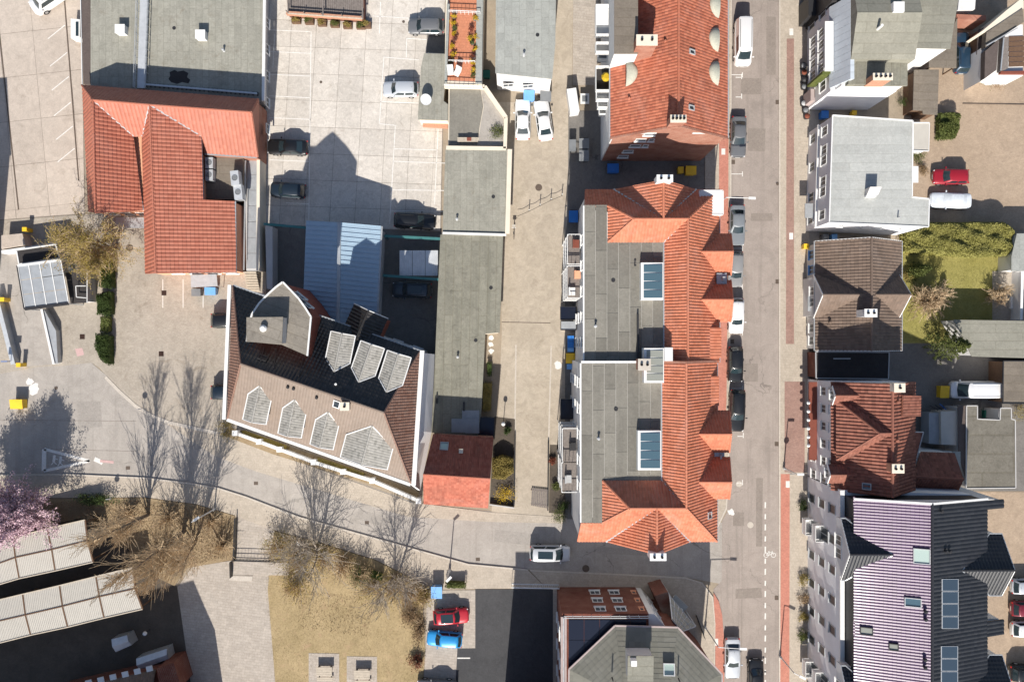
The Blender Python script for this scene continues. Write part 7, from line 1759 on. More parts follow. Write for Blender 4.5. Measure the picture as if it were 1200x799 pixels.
def wall_thing(t, a, b2, w, h, mat, lab, name='wall', cop=None, z0=0):
    p, q = W(t, *a, h), W(t, *b2, h); o = thing(name, lab, 'wall', ((p.x + q.x) / 2, (p.y + q.y) / 2, 0))
    MB().bar((p.x, p.y, (h + z0) / 2), (q.x, q.y, (h + z0) / 2), w, h - z0).build('wall_body', mat, o)
    if cop: MB().bar((p.x, p.y, h + .03), (q.x, q.y, h + .03), w + .08, .06).build('coping', cop, o)
    return o
wall_thing('F4', (195, 488), (252, 745), .18, 1.0, 'stucco_white', 'white topped ramp wall beside the street entrance', cop='trim_white')
wedge = MB().prism(XY('F4', .9, [(204, 486), (262, 590), (270, 738), (252, 744)]), 0, .9).build('ramp_plinth', 'zinc'); tag(wedge, 'grey metal sided plinth along the ramp', 'plinth')
wall_thing('F4', (-20, 420), (62, 745), .4, 1.0, 'zinc', 'long grey ramp wall with a yellow barrier post at its foot', cop='galvanised')
wall_thing('F4', (8, 222), (270, 182), .3, 1.2, 'stucco_white', 'long white wall behind the ramp hut', cop='trim_white')
lb = MB().prism(XY('F4', 1.4, [(6, 143), (104, 134), (118, 188), (6, 206)]), 0, 1.4).build('concrete_block', 'slab_concrete_old'); tag(lb, 'low concrete block in the shade at the end of the service lane', 'block')
for x, y, lab in ((335, 218, 'white machine housing among the yellow branches, nearer the lane'), (340, 290, 'white machine housing among the yellow branches, nearer the glass canopy')):
    ac_unit('F4', x, y, .02, 1.1, .8, 1.0, .05, lab)
bx = thing('sign_board', 'small blue parking sign at the ramp wall', 'sign', W('G3', 33, 417, 0)); c = W('G3', 33, 417, 2.0); MB().box(c.x - .35, c.x + .35, c.y - .04, c.y + .04, 1.7, 2.3).build('plate', 'plastic_blue', bx); MB().tube((c.x, c.y, 0), (c.x, c.y, 1.7), .04).build('pole', 'galvanised', bx)
# stone benches / tables on the lawn
for (x0, y0, x1, y1), lab in (((270, 658, 404, 800), 'paved pad with a wooden table and bench, nearer the garden path'), ((437, 672, 570, 800), 'paved pad with a wooden table and bench, nearer the parked red car')):
    q = XY('D2', 0, [(x0, y0), (x1, y0 + 2), (x1, y1 + 60), (x0, y1 + 60)]); o = thing('picnic_pad', lab, 'picnic table', (sum(p[0] for p in q) / 4, sum(p[1] for p in q) / 4, .09), )
    MB().prism(q, .05, .115).build('pad', 'paver_path', o)
    cx = (x0 + x1) / 2; yb = y0 + 62
    p = W('D2', cx, yb + 20, .8)
    for i in range(5): MB().box(p.x - .9, p.x + .9, p.y - .5 + i * .2, p.y - .32 + i * .2, .78, .83).build('table_slat', 'wood_pale', o)
    for s_ in (-.7, .7): MB().box(p.x + s_ - .06, p.x + s_ + .06, p.y - .45, p.y + .45, .115, .778).build('table_leg', 'wood_grey', o)
    for i in range(2): MB().box(p.x - .9, p.x + .9, p.y - 1.2 + i * .2, p.y - 1.02 + i * .2, .45, .5).build('bench_slat', 'wood_pale', o)
    for s_ in (-.7, .7): MB().box(p.x + s_ - .05, p.x + s_ + .05, p.y - 1.18, p.y - .86, .115, .448).build('bench_leg', 'wood_grey', o)
# grey plastic sheds and a lamp in the shade of the annex
def shed(t, pts, z, lab, rib=5):
    q = WS(t, z, pts); o = thing('storage_shed', lab, 'shed', (sum(p.x for p in q) / 4, sum(p.y for p in q) / 4, 0)); m0, m1 = q[0].lerp(q[3], .5), q[1].lerp(q[2], .5)
    walls(o, [(p.x, p.y) for p in q], 0, z - .3, 'zinc')
    u = Vector((0, 0, .3))
    for a, b2, c, d in ((q[0] - u, q[1] - u, m1, m0), (m0, m1, q[2] - u, q[3] - u)): MB().add([a, b2, c, d] + [p - Vector((0, 0, .05)) for p in (a, b2, c, d)], [[3, 2, 1, 0], [4, 5, 6, 7], [0, 1, 5, 4], [1, 2, 6, 5], [2, 3, 7, 6], [3, 0, 4, 7]]).build('roof_half', 'galvanised', o)
    return o
shed('G2', [(292, 150), (430, 112), (470, 200), (330, 262)], 1.9, 'small grey metal shed in the shaded yard'); shed('G2', [(510, 320), (780, 232), (800, 320), (540, 420)], 1.9, 'long grey metal shed beside the brick annex')
c = W('G2', 600, 88, 1.2); o = thing('globe_lamp', 'white globe lamp in the shaded yard below the carports', 'lamp', (c.x, c.y, 0)); MB().tube((c.x, c.y, 0), (c.x, c.y, 1.0), .04).build('pole', 'trim_dark', o); MB().lathe((c.x, c.y, 1.0), [(.06, 0), (.2, .08), (.26, .24), (.2, .4), (.05, .48)], 12).build('globe', 'trim_white', o, smooth=True)
# garden gate
gt = thing('garden_gate', 'dark metal gate across the brick step of the garden path', 'gate', W('D1', 1110, 290, 0))
a, b2 = W('D1', 1018, 255, 1.0), W('D1', 1250, 262, 1.0)
for h in (.15, .55, 1.0): MB().bar((a.x, a.y, h), (b2.x, b2.y, h), .05, .05).build('rail', 'metal_black', gt)
for i in range(17): p = a.lerp(b2, i / 16); MB().bar((p.x, p.y, .1), (p.x, p.y, 1.05), .03, .03).build('bar', 'metal_black', gt)
c0, c1 = W('D1', 1008, 262, 1.0), W('D1', 1010, 332, 1.0); MB().bar((c0.x, c0.y, .5), (c1.x, c1.y, .5), .06, 1.0).build('side_panel', 'metal_black', gt)
MB().prism(XY('D1', .15, [(1018, 256), (1270, 262), (1270, 318), (1018, 318)]), 0, .15).build('step', 'paver_path', gt); MB().prism(XY('D1', .1, [(1012, 320), (1110, 322), (1106, 344), (1005, 340)]), 0, .1).build('mat', 'kerb_stone', gt)
o = wall_thing('D1', (1030, 70), (1024, 260), .12, .9, 'metal_black', 'dark low railing between the planting bed and the garden entrance', 'railing')
# white bench near the shrubs
c = W('D2', 232, 182, .5); o = thing('bench', 'small white bench in front of the shrubs by the side street', 'bench', (c.x, c.y, .1))
for i in range(3): MB().obox((c.x, c.y - .18 + i * .18, .52), (1, .35 * -1, 0), (.35, 1, 0), (0, 0, 1), .5, .075, .025).build('slat', 'trim_white', o)
for s_ in (-.38, .38): MB().obox((c.x + s_, c.y - s_ * .35, .3), (1, -.35, 0), (.35, 1, 0), (0, 0, 1), .04, .22, .19).build('leg', 'trim_dark', o)
MB().obox((c.x + .12, c.y + .34, .85), (1, -.35, 0), (.35, 1, 0), (0, 0, 1), .5, .03, .22).build('backrest', 'wood_grey', o)
# sliding gate across the dark yard
sg_ = thing('sliding_gate', 'grey metal sliding gate across the dark parking yard', 'gate', W('D3', 140, 372, 0))
a, b2 = W('D3', 36, 372, 1.5), W('D3', 246, 376, 1.5)
for h in (.12, 1.5): MB().bar((a.x, a.y, h), (b2.x, b2.y, h), .12, .12).build('rail', 'galvanised', sg_)
for i in range(24): p = a.lerp(b2, i / 23); MB().bar((p.x, p.y, .18), (p.x, p.y, 1.44), .04, .04).build('bar', 'galvanised', sg_)
# corner fence along the brick corner
o = wall_thing('D3', (852, 500), (888, 600), .04, .9, 'metal_black', 'dark fence along the pavement at the brick corner', 'railing')
# small buildings at the right edge
rb_ = flat_block('outbuilding', 'long pale felt outbuilding roof below the shaded lawn', 'outbuilding', 'F6', 3.0, [(128, 16), (620, 24), (620, 178), (205, 166), (165, 80)], 'felt_olive_x', 'stucco_white')
flat_block('outbuilding', 'dark brown felt outbuilding beside the delivery van', 'outbuilding', 'F6', 3.0, [(332, 184), (620, 184), (620, 358), (330, 356)], 'felt_brown', 'wood_brown', edge='trim_dark', ew=.1)
gr_ = flat_block('garage_block', 'weathered square garage roof with a notch beside the delivery van', 'garage', 'F6', 3.0, [(182, 366), (226, 366), (226, 420), (318, 424), (320, 376), (364, 376), (364, 420), (380, 424), (382, 700), (180, 702)], 'felt_square', 'stucco_grey', edge='stucco_grey', ew=.1)
flat_block('garage_wall_strip', 'narrow dark garage flank roof beside the white box body', 'garage', 'F6', 2.9, [(148, 366), (180, 366), (179, 660), (150, 560)], 'felt_dark_rail', 'stucco_grey')
bxv = thing('box_body', 'pale lorry box body standing beside the garage', 'lorry body', W('F6', 88, 450, 0))
MB().prism(XY('F6', 2.6, [(78, 390), (146, 386), (144, 526), (80, 524)]), .5, 2.6).build('box', 'sheet_white', bxv); MB().prism(XY('F6', 2.2, [(30, 396), (77, 394), (79, 524), (30, 520)]), .4, 2.2).build('cab_cover', 'polycarbonate', bxv)
for x, y in ((60, 410), (60, 510), (125, 410), (125, 510)): p = W('F6', x, y, .5); MB().box(p.x - .35, p.x + .35, p.y - .15, p.y + .15, .03, .399).build('wheel', 'tyre', bxv)
for i in range(3): a, c = W('F6', 34 + i * 20, 366 - i * 4, 1.2), W('F6', 74 + i * 16, 388, 1.2); MB().bar(a, c, .08, .08).build('frame_bar', 'metal_black' if i < 2 else 'plastic_blue', bxv)
MB().prism(XY('F6', .3, [(250, 384), (320, 386), (318, 416), (250, 414)]), 0, .6).build('tarp_pile', 'plastic_green', bxv)
gh = flat_block('greenhouse', 'grey roofed garden building at the end of the conifer hedge', 'shed', 'G7', 2.8, [(466, 78), (640, 78), (640, 330), (430, 330), (430, 232)], 'felt_palegrey', 'stucco_white')
o = wall_thing('G7', (502, 332), (494, 655), .2, 1.8, 'stucco_white', 'white garden wall at the end of the shaded lawn', cop='trim_white')
o = thing('garden_sofa', 'white garden sofa on the shaded patio by the white wall', 'sofa', W('G7', 452, 540, 0)); c = W('G7', 452, 540, .5)
MB().box(c.x - .45, c.x + .3, c.y - .7, c.y + .7, .05, .42).build('seat', 'trim_white', o); MB().box(c.x + .302, c.x + .5, c.y - .7, c.y + .7, .05, .85).build('backrest', 'trim_white', o)
sheet('patio', 'paver_yard', 'G7', [(300, 330), (520, 330), (520, 660), (300, 660)], .075, .1)
# diagonal buildings at the top right corner
dv = thing('timber_house', 'timber framed house with slanting dark roof at the top of the brown yard', 'house', W('F5', 480, 250, 0))
MB().prism(XY('F5', 4.2, [(372, 268), (575, 128), (620, 128), (620, 430), (505, 428), (452, 402), (372, 462)]), 0, 3.4).build('wall', 'stucco_white', dv)
for p4, m_ in (([(372, 300), (452, 232), (438, 410), (368, 462)], 'felt_dark_rail'), ([(380, 190), (590, 50), (598, 130), (372, 280)], 'felt_brown'), ([(360, 180), (500, 60), (600, -20), (600, 50), (375, 188)], 'stucco_cream'), ([(478, 220), (510, 215), (505, 400), (465, 415)], 'wood_grey')):
    MB().prism(XY('F5', 4.2, p4), 3.4 if m_ != 'stucco_cream' else 0, 4.2 - .1 * ('stucco' in m_)).build('roof_slab' if 'stucco' not in m_ else 'white_wall', m_, dv)
for i in range(6):
    MB().prism(XY('F5', 3.5, [(512, 215 + i * 30), (640, 210 + i * 30), (640, 236 + i * 30), (510, 241 + i * 30)]), 3.41, 3.5).build('deck_plank', 'wood_brown', dv)
MB().prism(XY('F5', 3.8, [(465, 418), (620, 415), (620, 432), (460, 432)]), 3.402, 3.8).build('deck_edge', 'trim_rust', dv)
line_bars(dv, 'timber', [(W('F5', 380, 268, 4.4), W('F5', 560, 165, 4.4)), (W('F5', 480, 225, 4.4), W('F5', 462, 412, 4.4))], 'zinc', .12, .12)
dv2 = thing('timber_shed', 'narrow dark timber shed wall beside the carport', 'shed', W('F5', 350, 240, 0))
MB().prism(XY('F5', 2.6, [(336, 178), (362, 165), (378, 185), (358, 305), (326, 315)]), 0, 2.6).build('wall', 'wood_brown', dv2); MB().prism(XY('F5', 2.7, [(332, 176), (364, 162), (380, 186), (358, 310), (322, 320)]), 2.602, 2.7).build('roof', 'felt_dark_rail', dv2)
wt_ = thing('white_annex', 'white walled annex behind the carport at the top of the yard', 'annex', W('F5', 260, 40, 0)); MB().prism(XY('F5', 2.6, [(225, -60), (320, -60), (312, 55), (212, 60)]), 0, 2.6).build('wall', 'stucco_white', wt_); MB().prism(XY('F5', 2.7, [(205, 84), (375, 92), (378, 122), (205, 112)]), 0, 2.7).build('brick_wall', 'brick_red', wt_)
st = wall_thing('F5', (242, 606), (640, 612), .06, .12, 'metal_drain', 'thin steel rail across the brown yard', 'ground_rail')
# alley details
o = wall_thing('F7', (112, 395), (128, 500), 1.0, 1.6, 'stucco_white', 'white plastered wall block beside the alley', cop='trim_white')
o = thing('alley_table', 'small white framed table in the yard behind the brick house', 'table', W('F7', 172, 440, 0)); c = W('F7', 172, 440, .8)
MB().box(c.x - .5, c.x + .5, c.y - .6, c.y + .6, .72, .78).build('top', 'trim_white', o)
for a in (-.42, .42):
    for b2 in (-.5, .5): MB().box(c.x + a - .04, c.x + a + .04, c.y + b2 - .04, c.y + b2 + .04, 0, .718).build('leg', 'wood_grey', o)
MB().box(c.x - .3, c.x + .3, c.y - .35, c.y + .35, .782, .8).build('cloth', 'plastic_grey', o)
# low steps and screens near the courtyard end
o = thing('wooden_screen', 'brown wooden pallet screen at the mouth of the alley drive', 'screen', W('G6', 262, 660, 0))
for i in range(9): q = XY('G6', .2, [(230 + i * 7.6, 622 + i * .8), (236.5 + i * 7.6, 622.6 + i * .8), (233 + i * 7.6, 698 + i * 1.4), (226.5 + i * 7.6, 697 + i * 1.4)]); MB().prism(q, .12, .2).build('slat', 'wood_grey', o)
for y in (630, 690): a, c = W('G6', 226, y, .1), W('G6', 300, y + 8, .1); MB().bar((a.x, a.y, .08), (c.x, c.y, .08), .1, .079).build('bearer', 'wood_brown', o)
# garden plot beside the alley
sheet('garden_bed', 'soil_dark', 'G6', [(70, 320), (158, 330), (154, 705), (50, 698), (64, 420)], .045, .08)  # both beds: near-black soil, the garden's shade put into the colour
sheet('garden_bed', 'soil_dark', 'G6', [(306, 440), (346, 440), (372, 640), (372, 735), (302, 728)], .046, .08)
wall_thing('G6', (158, 400), (154, 700), .12, .5, 'metal_black', 'dark low fence on the alley side of the small garden', 'railing'); wall_thing('G6', (300, 430), (298, 720), .12, .5, 'metal_black', 'dark low fence along the courtyard flower strip', 'railing'); wall_thing('G6', (50, 694), (154, 708), .15, .6, 'stucco_grey', 'low grey wall at the foot of the small garden')
o = thing('garden_lamp', 'garden lamp with white globe in the small garden by the alley', 'lamp', W('G6', 108, 350, 0)); c = W('G6', 108, 350, 2); MB().tube((c.x, c.y, 0), (c.x, c.y, 1.9), .04).build('pole', 'trim_dark', o); MB().lathe((c.x, c.y, 1.9), [(.06, 0), (.2, .08), (.24, .2), (.2, .34), (.05, .4)], 12).build('globe', 'trim_white', o, smooth=True)
flat_block('glass_lean_to', 'dark glazed lean-to between the long garage and the small garden', 'lean-to', 'G6', 2.3, [(2, 320), (70, 325), (68, 402), (4, 396)], 'solar_black', 'stucco_grey', edge='trim_dark', ew=.1)
# black glazed porch and cabinets in the courtyard beside the long house
for pts, lab, m_ in (([(8, 420), (97, 420), (97, 492), (8, 492)], 'black slatted porch roof against the long red house', 'solar_black'), ([(10, 500), (95, 500), (95, 548), (10, 548)], 'grey metal porch roof against the long red house', 'zinc')):
    flat_block('porch', lab, 'porch', 'G5', 3.0, pts, m_, 'stucco_white', edge='trim_dark', ew=.06)
flat_block('porch', 'black glazed porch roof near the lower courtyard balconies', 'porch', 'G6', 3.0, [(352, 245), (410, 245), (410, 330), (352, 330)], 'solar_black', 'stucco_white', edge='metal_black', ew=.06)
c = W('B3', 45, 305, .8); o = thing('bicycle', 'dark bicycle leaning at the wall end in the alley', 'bicycle', (c.x, c.y, .03))
for y in (-.5, .5):
    mb = MB()
    for i in range(16):
        a, b2 = 2 * math.pi * i / 16, 2 * math.pi * (i + 1) / 16; mb.tube((.02, y + .33 * math.cos(a), .34 + .33 * math.sin(a)), (.02, y + .33 * math.cos(b2), .34 + .33 * math.sin(b2)), .03, .03, 5)
    for i in range(6): a = math.pi * i / 6; mb.tube((.02, y + .32 * math.cos(a), .34 + .32 * math.sin(a)), (.02, y - .32 * math.cos(a), .34 - .32 * math.sin(a)), .005, .005, 4)
    mb.build('wheel', 'tyre', o, local=True)
mb = MB(); F = dict(b=(0.02, -.5, .34), s=(.02, -.15, .8), p=(.02, -.08, .32), h=(.02, .38, .82), f=(.02, .5, .34))
for a, b2 in (('b', 's'), ('b', 'p'), ('s', 'p'), ('s', 'h'), ('p', 'h'), ('h', 'f')): mb.tube(F[a], F[b2], .025, .025, 6)
mb.build('frame', 'metal_black', o, local=True); MB().obox((.02, -.17, .88), (1, 0, 0), (0, 1, 0), (0, 0, 1), .08, .14, .03).build('saddle', 'plastic_black', o, local=True); MB().tube((-.26, .4, .98), (.3, .4, .98), .02).build('handlebar', 'rim', o, local=True); MB().box(-.16, .2, .5, .78, .75, .95).build('basket', 'sheet_white', o, local=True)
# white storage box by the hall wall
c = W('G1', 895, 345, .9); o = thing('white_container', 'white rounded container against the hall beside the service lane', 'container', (c.x, c.y, 0))
MB().prism([(c.x - .5, c.y - 1.1), (c.x + .3, c.y - 1.2), (c.x + .55, c.y - 1.0), (c.x + .55, c.y + 1.0), (c.x - .5, c.y + 1.1)], .03, 1.2).build('body', 'trim_white', o); MB().box(c.x + .1, c.x + .4, c.y - .9, c.y + .7, 1.202, 1.25).build('window', 'car_glass', o)

# tubs and seats on the pavement in front of the mansard house
for i, (x, y) in enumerate(((232, 290), (233, 320), (236, 350), (234, 382), (250, 420), (232, 455), (240, 485), (246, 512))):
    c = W('A4', x, y, .6); o = thing('pavement_tub', 'dark tub standing in the row along the mansard house front' if i != 5 else 'dark tub with pale lid along the mansard house front', 'tub', (c.x, c.y, .12), 'tubs in front of the mansard house' if i != 5 else None)
    MB().lathe((0, 0, 0), [(.26, 0), (.34, .5), (.38, .5), (.38, .56), (.3, .56)], 10).build('tub', 'plastic_black', o, local=True)
    MB().lathe((0, 0, .5), [(.3, 0), (.3, .1), (.12, .2), (.001, .22)], 10).build('filling', ('plastic_grey', 'leaf_red', 'plastic_black')[i % 3] if i != 5 else 'trim_grey', o, local=True)
# furniture on the upper balconies of the long red houses
for t, x, y, z, m_, lab in (('E4', 82, 320, 8.4, 'trim_rust', 'rust red chair on the upper courtyard balcony, next to the passage'), ('E4', 66, 505, 8.4, 'trim_white', 'white box on the upper courtyard balcony above the porch'), ('E4', 88, 440, 8.4, 'stucco_orange', 'peach mat box on the upper courtyard balcony'), ('E5', 60, 385, 8.4, 'plastic_black', 'black sofa on the courtyard balcony of the corner house'), ('E5', 45, 495, 8.4, 'trim_grey', 'grey chair on the courtyard balcony of the corner house')):
    c = W(t, x, y, z); o = thing('balcony_seat', lab, 'seat', (c.x, c.y, z)); MB().box(-.35, .35, -.4, .4, 0, .4).build('seat', m_, o, local=True); MB().box(-.35, -.22, -.4, .4, .402, .85).build('backrest', m_, o, local=True)

# small fittings on the felt roofs
def fitting(parent, t, x, y, z, kind):
    c = W(t, x, y, z + .3)
    if kind == 0: MB().lathe((c.x, c.y, z), [(.16, 0), (.09, .05), (.09, .38), (.14, .38), (.14, .46), (.02, .5)], 10).build('vent_pipe', 'trim_grey', parent)
    elif kind == 1: MB().box(c.x - .3, c.x + .3, c.y - .22, c.y + .22, z + .001, z + .28).build('roof_hatch', 'zinc', parent)
    else: MB().lathe((c.x, c.y, z + .001), [(.2, 0), (.2, .03), (.12, .03), (.1, .01), (.001, .012)], 12).build('roof_drain', 'trim_dark', parent)
for pr, t, z, pts in ((gc, 'E3', 3.0, ((545, 150, 2), (480, 210, 0), (600, -40, 2))), (ga, 'B2', 3.0, ((1080, 150, 2), (920, 250, 0))), (hn, 'E4', 13.44, ((230, 460, 2), (160, 640, 0))), (hs, 'E5', 14.04, ((210, 260, 2), (150, 360, 0))), (hall, 'A1', 3.0, ((760, 120, 2), (980, 220, 0))), (wk, 'A3', 6.0, ((150, 150, 2), (90, 240, 0)))):
    for x, y, k in pts: fitting(pr, t, x, y, z, k)
# ================================================================== vegetation
rng = np.random.default_rng(11)
def quad_mesh(name, V, F, mat, parent=None, kind=None):
    me = bpy.data.meshes.new(name); n = len(V); m = len(F)
    me.vertices.add(n); me.vertices.foreach_set('co', np.asarray(V, np.float32).ravel())
    k = F.shape[1]; me.loops.add(m * k); me.polygons.add(m)
    me.loops.foreach_set('vertex_index', F.ravel().astype(np.int32)); me.polygons.foreach_set('loop_start', np.arange(0, m * k, k, dtype=np.int32)); 
    me.materials.append(MATS[mat]); me.update(calc_edges=True); me.validate()
    o = bpy.data.objects.new(name, me); COL.objects.link(o)
    if parent is not None: o.parent = parent
    if kind: o['kind'] = kind
    return o
def leaf_quads(P, size, up=.3):
    """small pointed leaf faces at points P, random turn"""
    n = len(P); a = rng.normal(size=(n, 3)); a[:, 2] *= .6; a /= np.linalg.norm(a, axis=1)[:, None]
    b = rng.normal(size=(n, 3)); b -= a * (a * b).sum(1)[:, None]; b /= np.linalg.norm(b, axis=1)[:, None]
    s = size * rng.uniform(.6, 1.4, n)[:, None]
    V = np.stack([P - a * s, P + b * s * .55, P + a * s, P - b * s * .55], 1).reshape(-1, 3)
    return V, np.arange(n * 4).reshape(n, 4)
def clumps(n, rx, ry, rz, cz, k=26, tight=.28, shell=.55):
    """points gathered in clumps through an uneven ellipsoid"""
    c = rng.normal(size=(k, 3)); c /= np.linalg.norm(c, axis=1)[:, None]; c *= (shell + (1 - shell) * rng.random((k, 1)))
    c *= rng.uniform(.72, 1.1, (k, 1))
    idx = rng.integers(0, k, n); P = c[idx] * (1 - tight * .5) + rng.normal(size=(n, 3)) * tight * rng.uniform(.6, 1.2, (k, 1))[idx]
    P *= np.array([rx, ry, rz]); P[:, 2] = np.maximum(P[:, 2] + cz, .05)
    return P
class Twig:
    def __init__(s): s.V = []; s.F = []
    def seg(s, p, q, r0, r1, n):
        d = (q - p); L = d.length
        if L < 1e-4: return
        d = d / L; a = d.cross(Vector((.3, .2, 1)) if abs(d.z) < .9 else Vector((1, 0, 0))).normalized(); b = d.cross(a); o = len(s.V)
        for c, r_ in ((p, r0), (q, r1)):
            for i in range(n): t = 2 * math.pi * i / n; s.V.append(c + a * (math.cos(t) * r_) + b * (math.sin(t) * r_))
        for i in range(n): s.F.append((o + i, o + (i + 1) % n, o + n + (i + 1) % n, o + n + i))
    def build(s, name, mat, parent):
        return quad_mesh(name, np.array([tuple(v) for v in s.V]), np.array(s.F), mat, parent)
def grow(tw, p, d, L, r_, lev, rnd, spread, upw, tips, kids):
    n = 3; seg = L / n
    for i in range(n):
        d2 = (d + Vector((rnd.gauss(0, .07), rnd.gauss(0, .07), rnd.gauss(0, .05) + upw * .12))).normalized()
        q = p + d2 * seg; ra, rb = r_ * (1 - .28 * i), r_ * (1 - .28 * (i + 1)) ; tw.seg(p, q, max(ra, .022), max(rb, .016), 5 if lev == 0 else (4 if lev == 1 else 3))
        if lev < len(kids):
            m = kids[lev]
            for k in range(m // n + (1 if i < m % n else 0)):
                az = rnd.uniform(0, 2 * math.pi); sp = spread * rnd.uniform(.6, 1.25)
                a = d2.cross(Vector((math.cos(az), math.sin(az), .31))).normalized()
                nd = (d2 * math.cos(sp) + a * math.sin(sp)).normalized()
                st = p.lerp(q, rnd.random()); grow(tw, st, nd, L * rnd.uniform(.45, .7), rb * .62 if lev else rb * .55, lev + 1, rnd, spread, upw, tips, kids)
        else: tips.append(q)
        p, d = q, d2
    tips.append(p)
def tree(px_, py_, h, label, spread=.35, upw=.6, kids=(14, 7, 5), trunk=.22, first=.15, tw_mat='twig_grey', stems=1, leaf=None, seed=1, lean=0, name='bare_tree', cat='tree', z=.1, group=None, crown_len=None):
    rnd = random.Random(seed); c = W('P', px_, py_, 0); o = thing(name, label, cat, (c.x, c.y, z), group)
    tr = Twig(); tw = Twig(); tips = []
    for s_ in range(stems):
        az = 2 * math.pi * s_ / max(stems, 1) + rnd.random(); tilt = 0 if stems == 1 else .22 + .15 * rnd.random()
        d = Vector((math.cos(az) * tilt, math.sin(az) * tilt, 1)).normalized()
        p = Vector((math.cos(az) * .12 * (stems > 1), math.sin(az) * .12 * (stems > 1), -.1)); H = h * (1 if s_ == 0 else rnd.uniform(.75, .95)); n = 9; seg = H / n; R0 = trunk * (1 if stems == 1 else .7)
        for i in range(n):
            d = (d + Vector((rnd.gauss(0, .035), rnd.gauss(0, .035), .05))).normalized(); q = p + d * seg; t0, t1 = i / n, (i + 1) / n
            tr.seg(p, q, R0 * (1 - .88 * t0), R0 * (1 - .88 * t1), 7)
            if t1 > first:
                m = max(1, round(kids[0] / n / max(1, stems * .6) + rnd.random() * .5))
                for k in range(m):
                    az2 = rnd.uniform(0, 2 * math.pi); sp = spread * rnd.uniform(.7, 1.3); a = d.cross(Vector((math.cos(az2), math.sin(az2), .2))).normalized()
                    nd = (d * math.cos(sp) + a * math.sin(sp)).normalized(); L = (crown_len or h * .42) * (1 - .62 * t1) * rnd.uniform(.75, 1.15)
                    grow(tw, p.lerp(q, rnd.random()), nd, L, R0 * (1 - .8 * t1) * .55, 1, rnd, spread, upw, tips, kids)
            p = q
        tips.append(p)
    tr.build('trunk', 'bark', o); cr = tw.build('crown', tw_mat, o)
    if leaf:
        mat, per, size, jit = leaf
        T = np.array([tuple(t) for t in tips]); P = np.repeat(T, per, 0) + rng.normal(size=(len(T) * per, 3)) * jit; V, F = leaf_quads(P, size); quad_mesh('leaves', V, F, mat, o)
    return o
K = (28, 6, 3)
tree(174, 603, 12.0, 'slender bare tree beside the pavement, nearest the pink blossom', .40, .8, K, .22, .10, 'twig_tan', seed=3)
tree(216, 622, 14.5, 'tallest bare tree, between two slender ones on the planting bed', .38, .8, K, .25, .09, 'twig_tan', seed=5)
tree(228, 634, 12.5, 'bare tree at the back of the planting bed, forked low', .40, .75, K, .22, .1, 'twig_tan', stems=2, seed=8)
tree(371, 640, 8.2, 'wide many stemmed bare tree behind the white bench', .68, .4, (13, 5, 3), .2, .1, 'twig_grey', stems=4, seed=12, crown_len=5.2)
tree(466, 672, 7.8, 'bare tree forked in two above the yellow shrubs', .62, .4, (16, 5, 3), .19, .14, 'twig_grey', stems=2, seed=21, crown_len=4.4)
tree(134, 293, 8.8, 'spreading tree in yellow bud beside the red house', .75, .25, (20, 7, 5), .22, .15, 'twig_tan', stems=3, leaf=('leaf_yellow', 4, .06, .16), seed=31, name='budding_tree', crown_len=4.8)
tree(38, 597, 7.6, 'pink blossom tree over the carport roof', .7, .35, (26, 10, 7), .24, .2, 'twig_grey', stems=2, leaf=('leaf_pink', 7, .09, .16), seed=44, name='blossom_tree', crown_len=4.4)
tree(1083, 352, 3.2, 'small bare garden tree at the edge of the lawn', .8, .2, (20, 8, 6), .12, .1, 'twig_tan', stems=3, seed=51, name='bare_shrub', cat='shrub', crown_len=2.2)
tree(1163, 345, 1.9, 'low bare bush on the patio beside the lawn', .85, .1, (16, 7, 5), .06, .1, 'twig_tan', stems=3, seed=52, name='bare_shrub', cat='shrub', crown_len=1.5)
def shrub(px_, py_, r_, h, mat, label, n=1800, leaf=.07, twigs=True, seed=0, group=None, z=.1, cat='shrub', name='shrub', ry=None, t='P', tight=.28, k=24):
    global rng
    rng = np.random.default_rng(seed + 100); rnd = random.Random(seed); c = W(t, px_, py_, h * .5); o = thing(name, label, cat, (c.x, c.y, z), group)
    P = clumps(n, r_, ry or r_, h * .52, h * .52, k, tight); V, F = leaf_quads(P, leaf); quad_mesh('foliage', V, F, mat, o)
    if twigs:
        tw = Twig()
        for i in range(46):
            az = rnd.uniform(0, 2 * math.pi); sp = rnd.uniform(.1, 1.0); d = Vector((math.cos(az) * math.sin(sp), math.sin(az) * math.sin(sp) * ((ry or r_) / r_), math.cos(sp))).normalized(); L = h * rnd.uniform(.7, 1.1) if sp < .5 else r_ * rnd.uniform(.8, 1.15)
            grow(tw, Vector((0, 0, -.05)), d, L, .03, 2, rnd, .5, .2, [], (0, 0, 4))
        tw.build('stems', 'twig_tan', o)
    return o
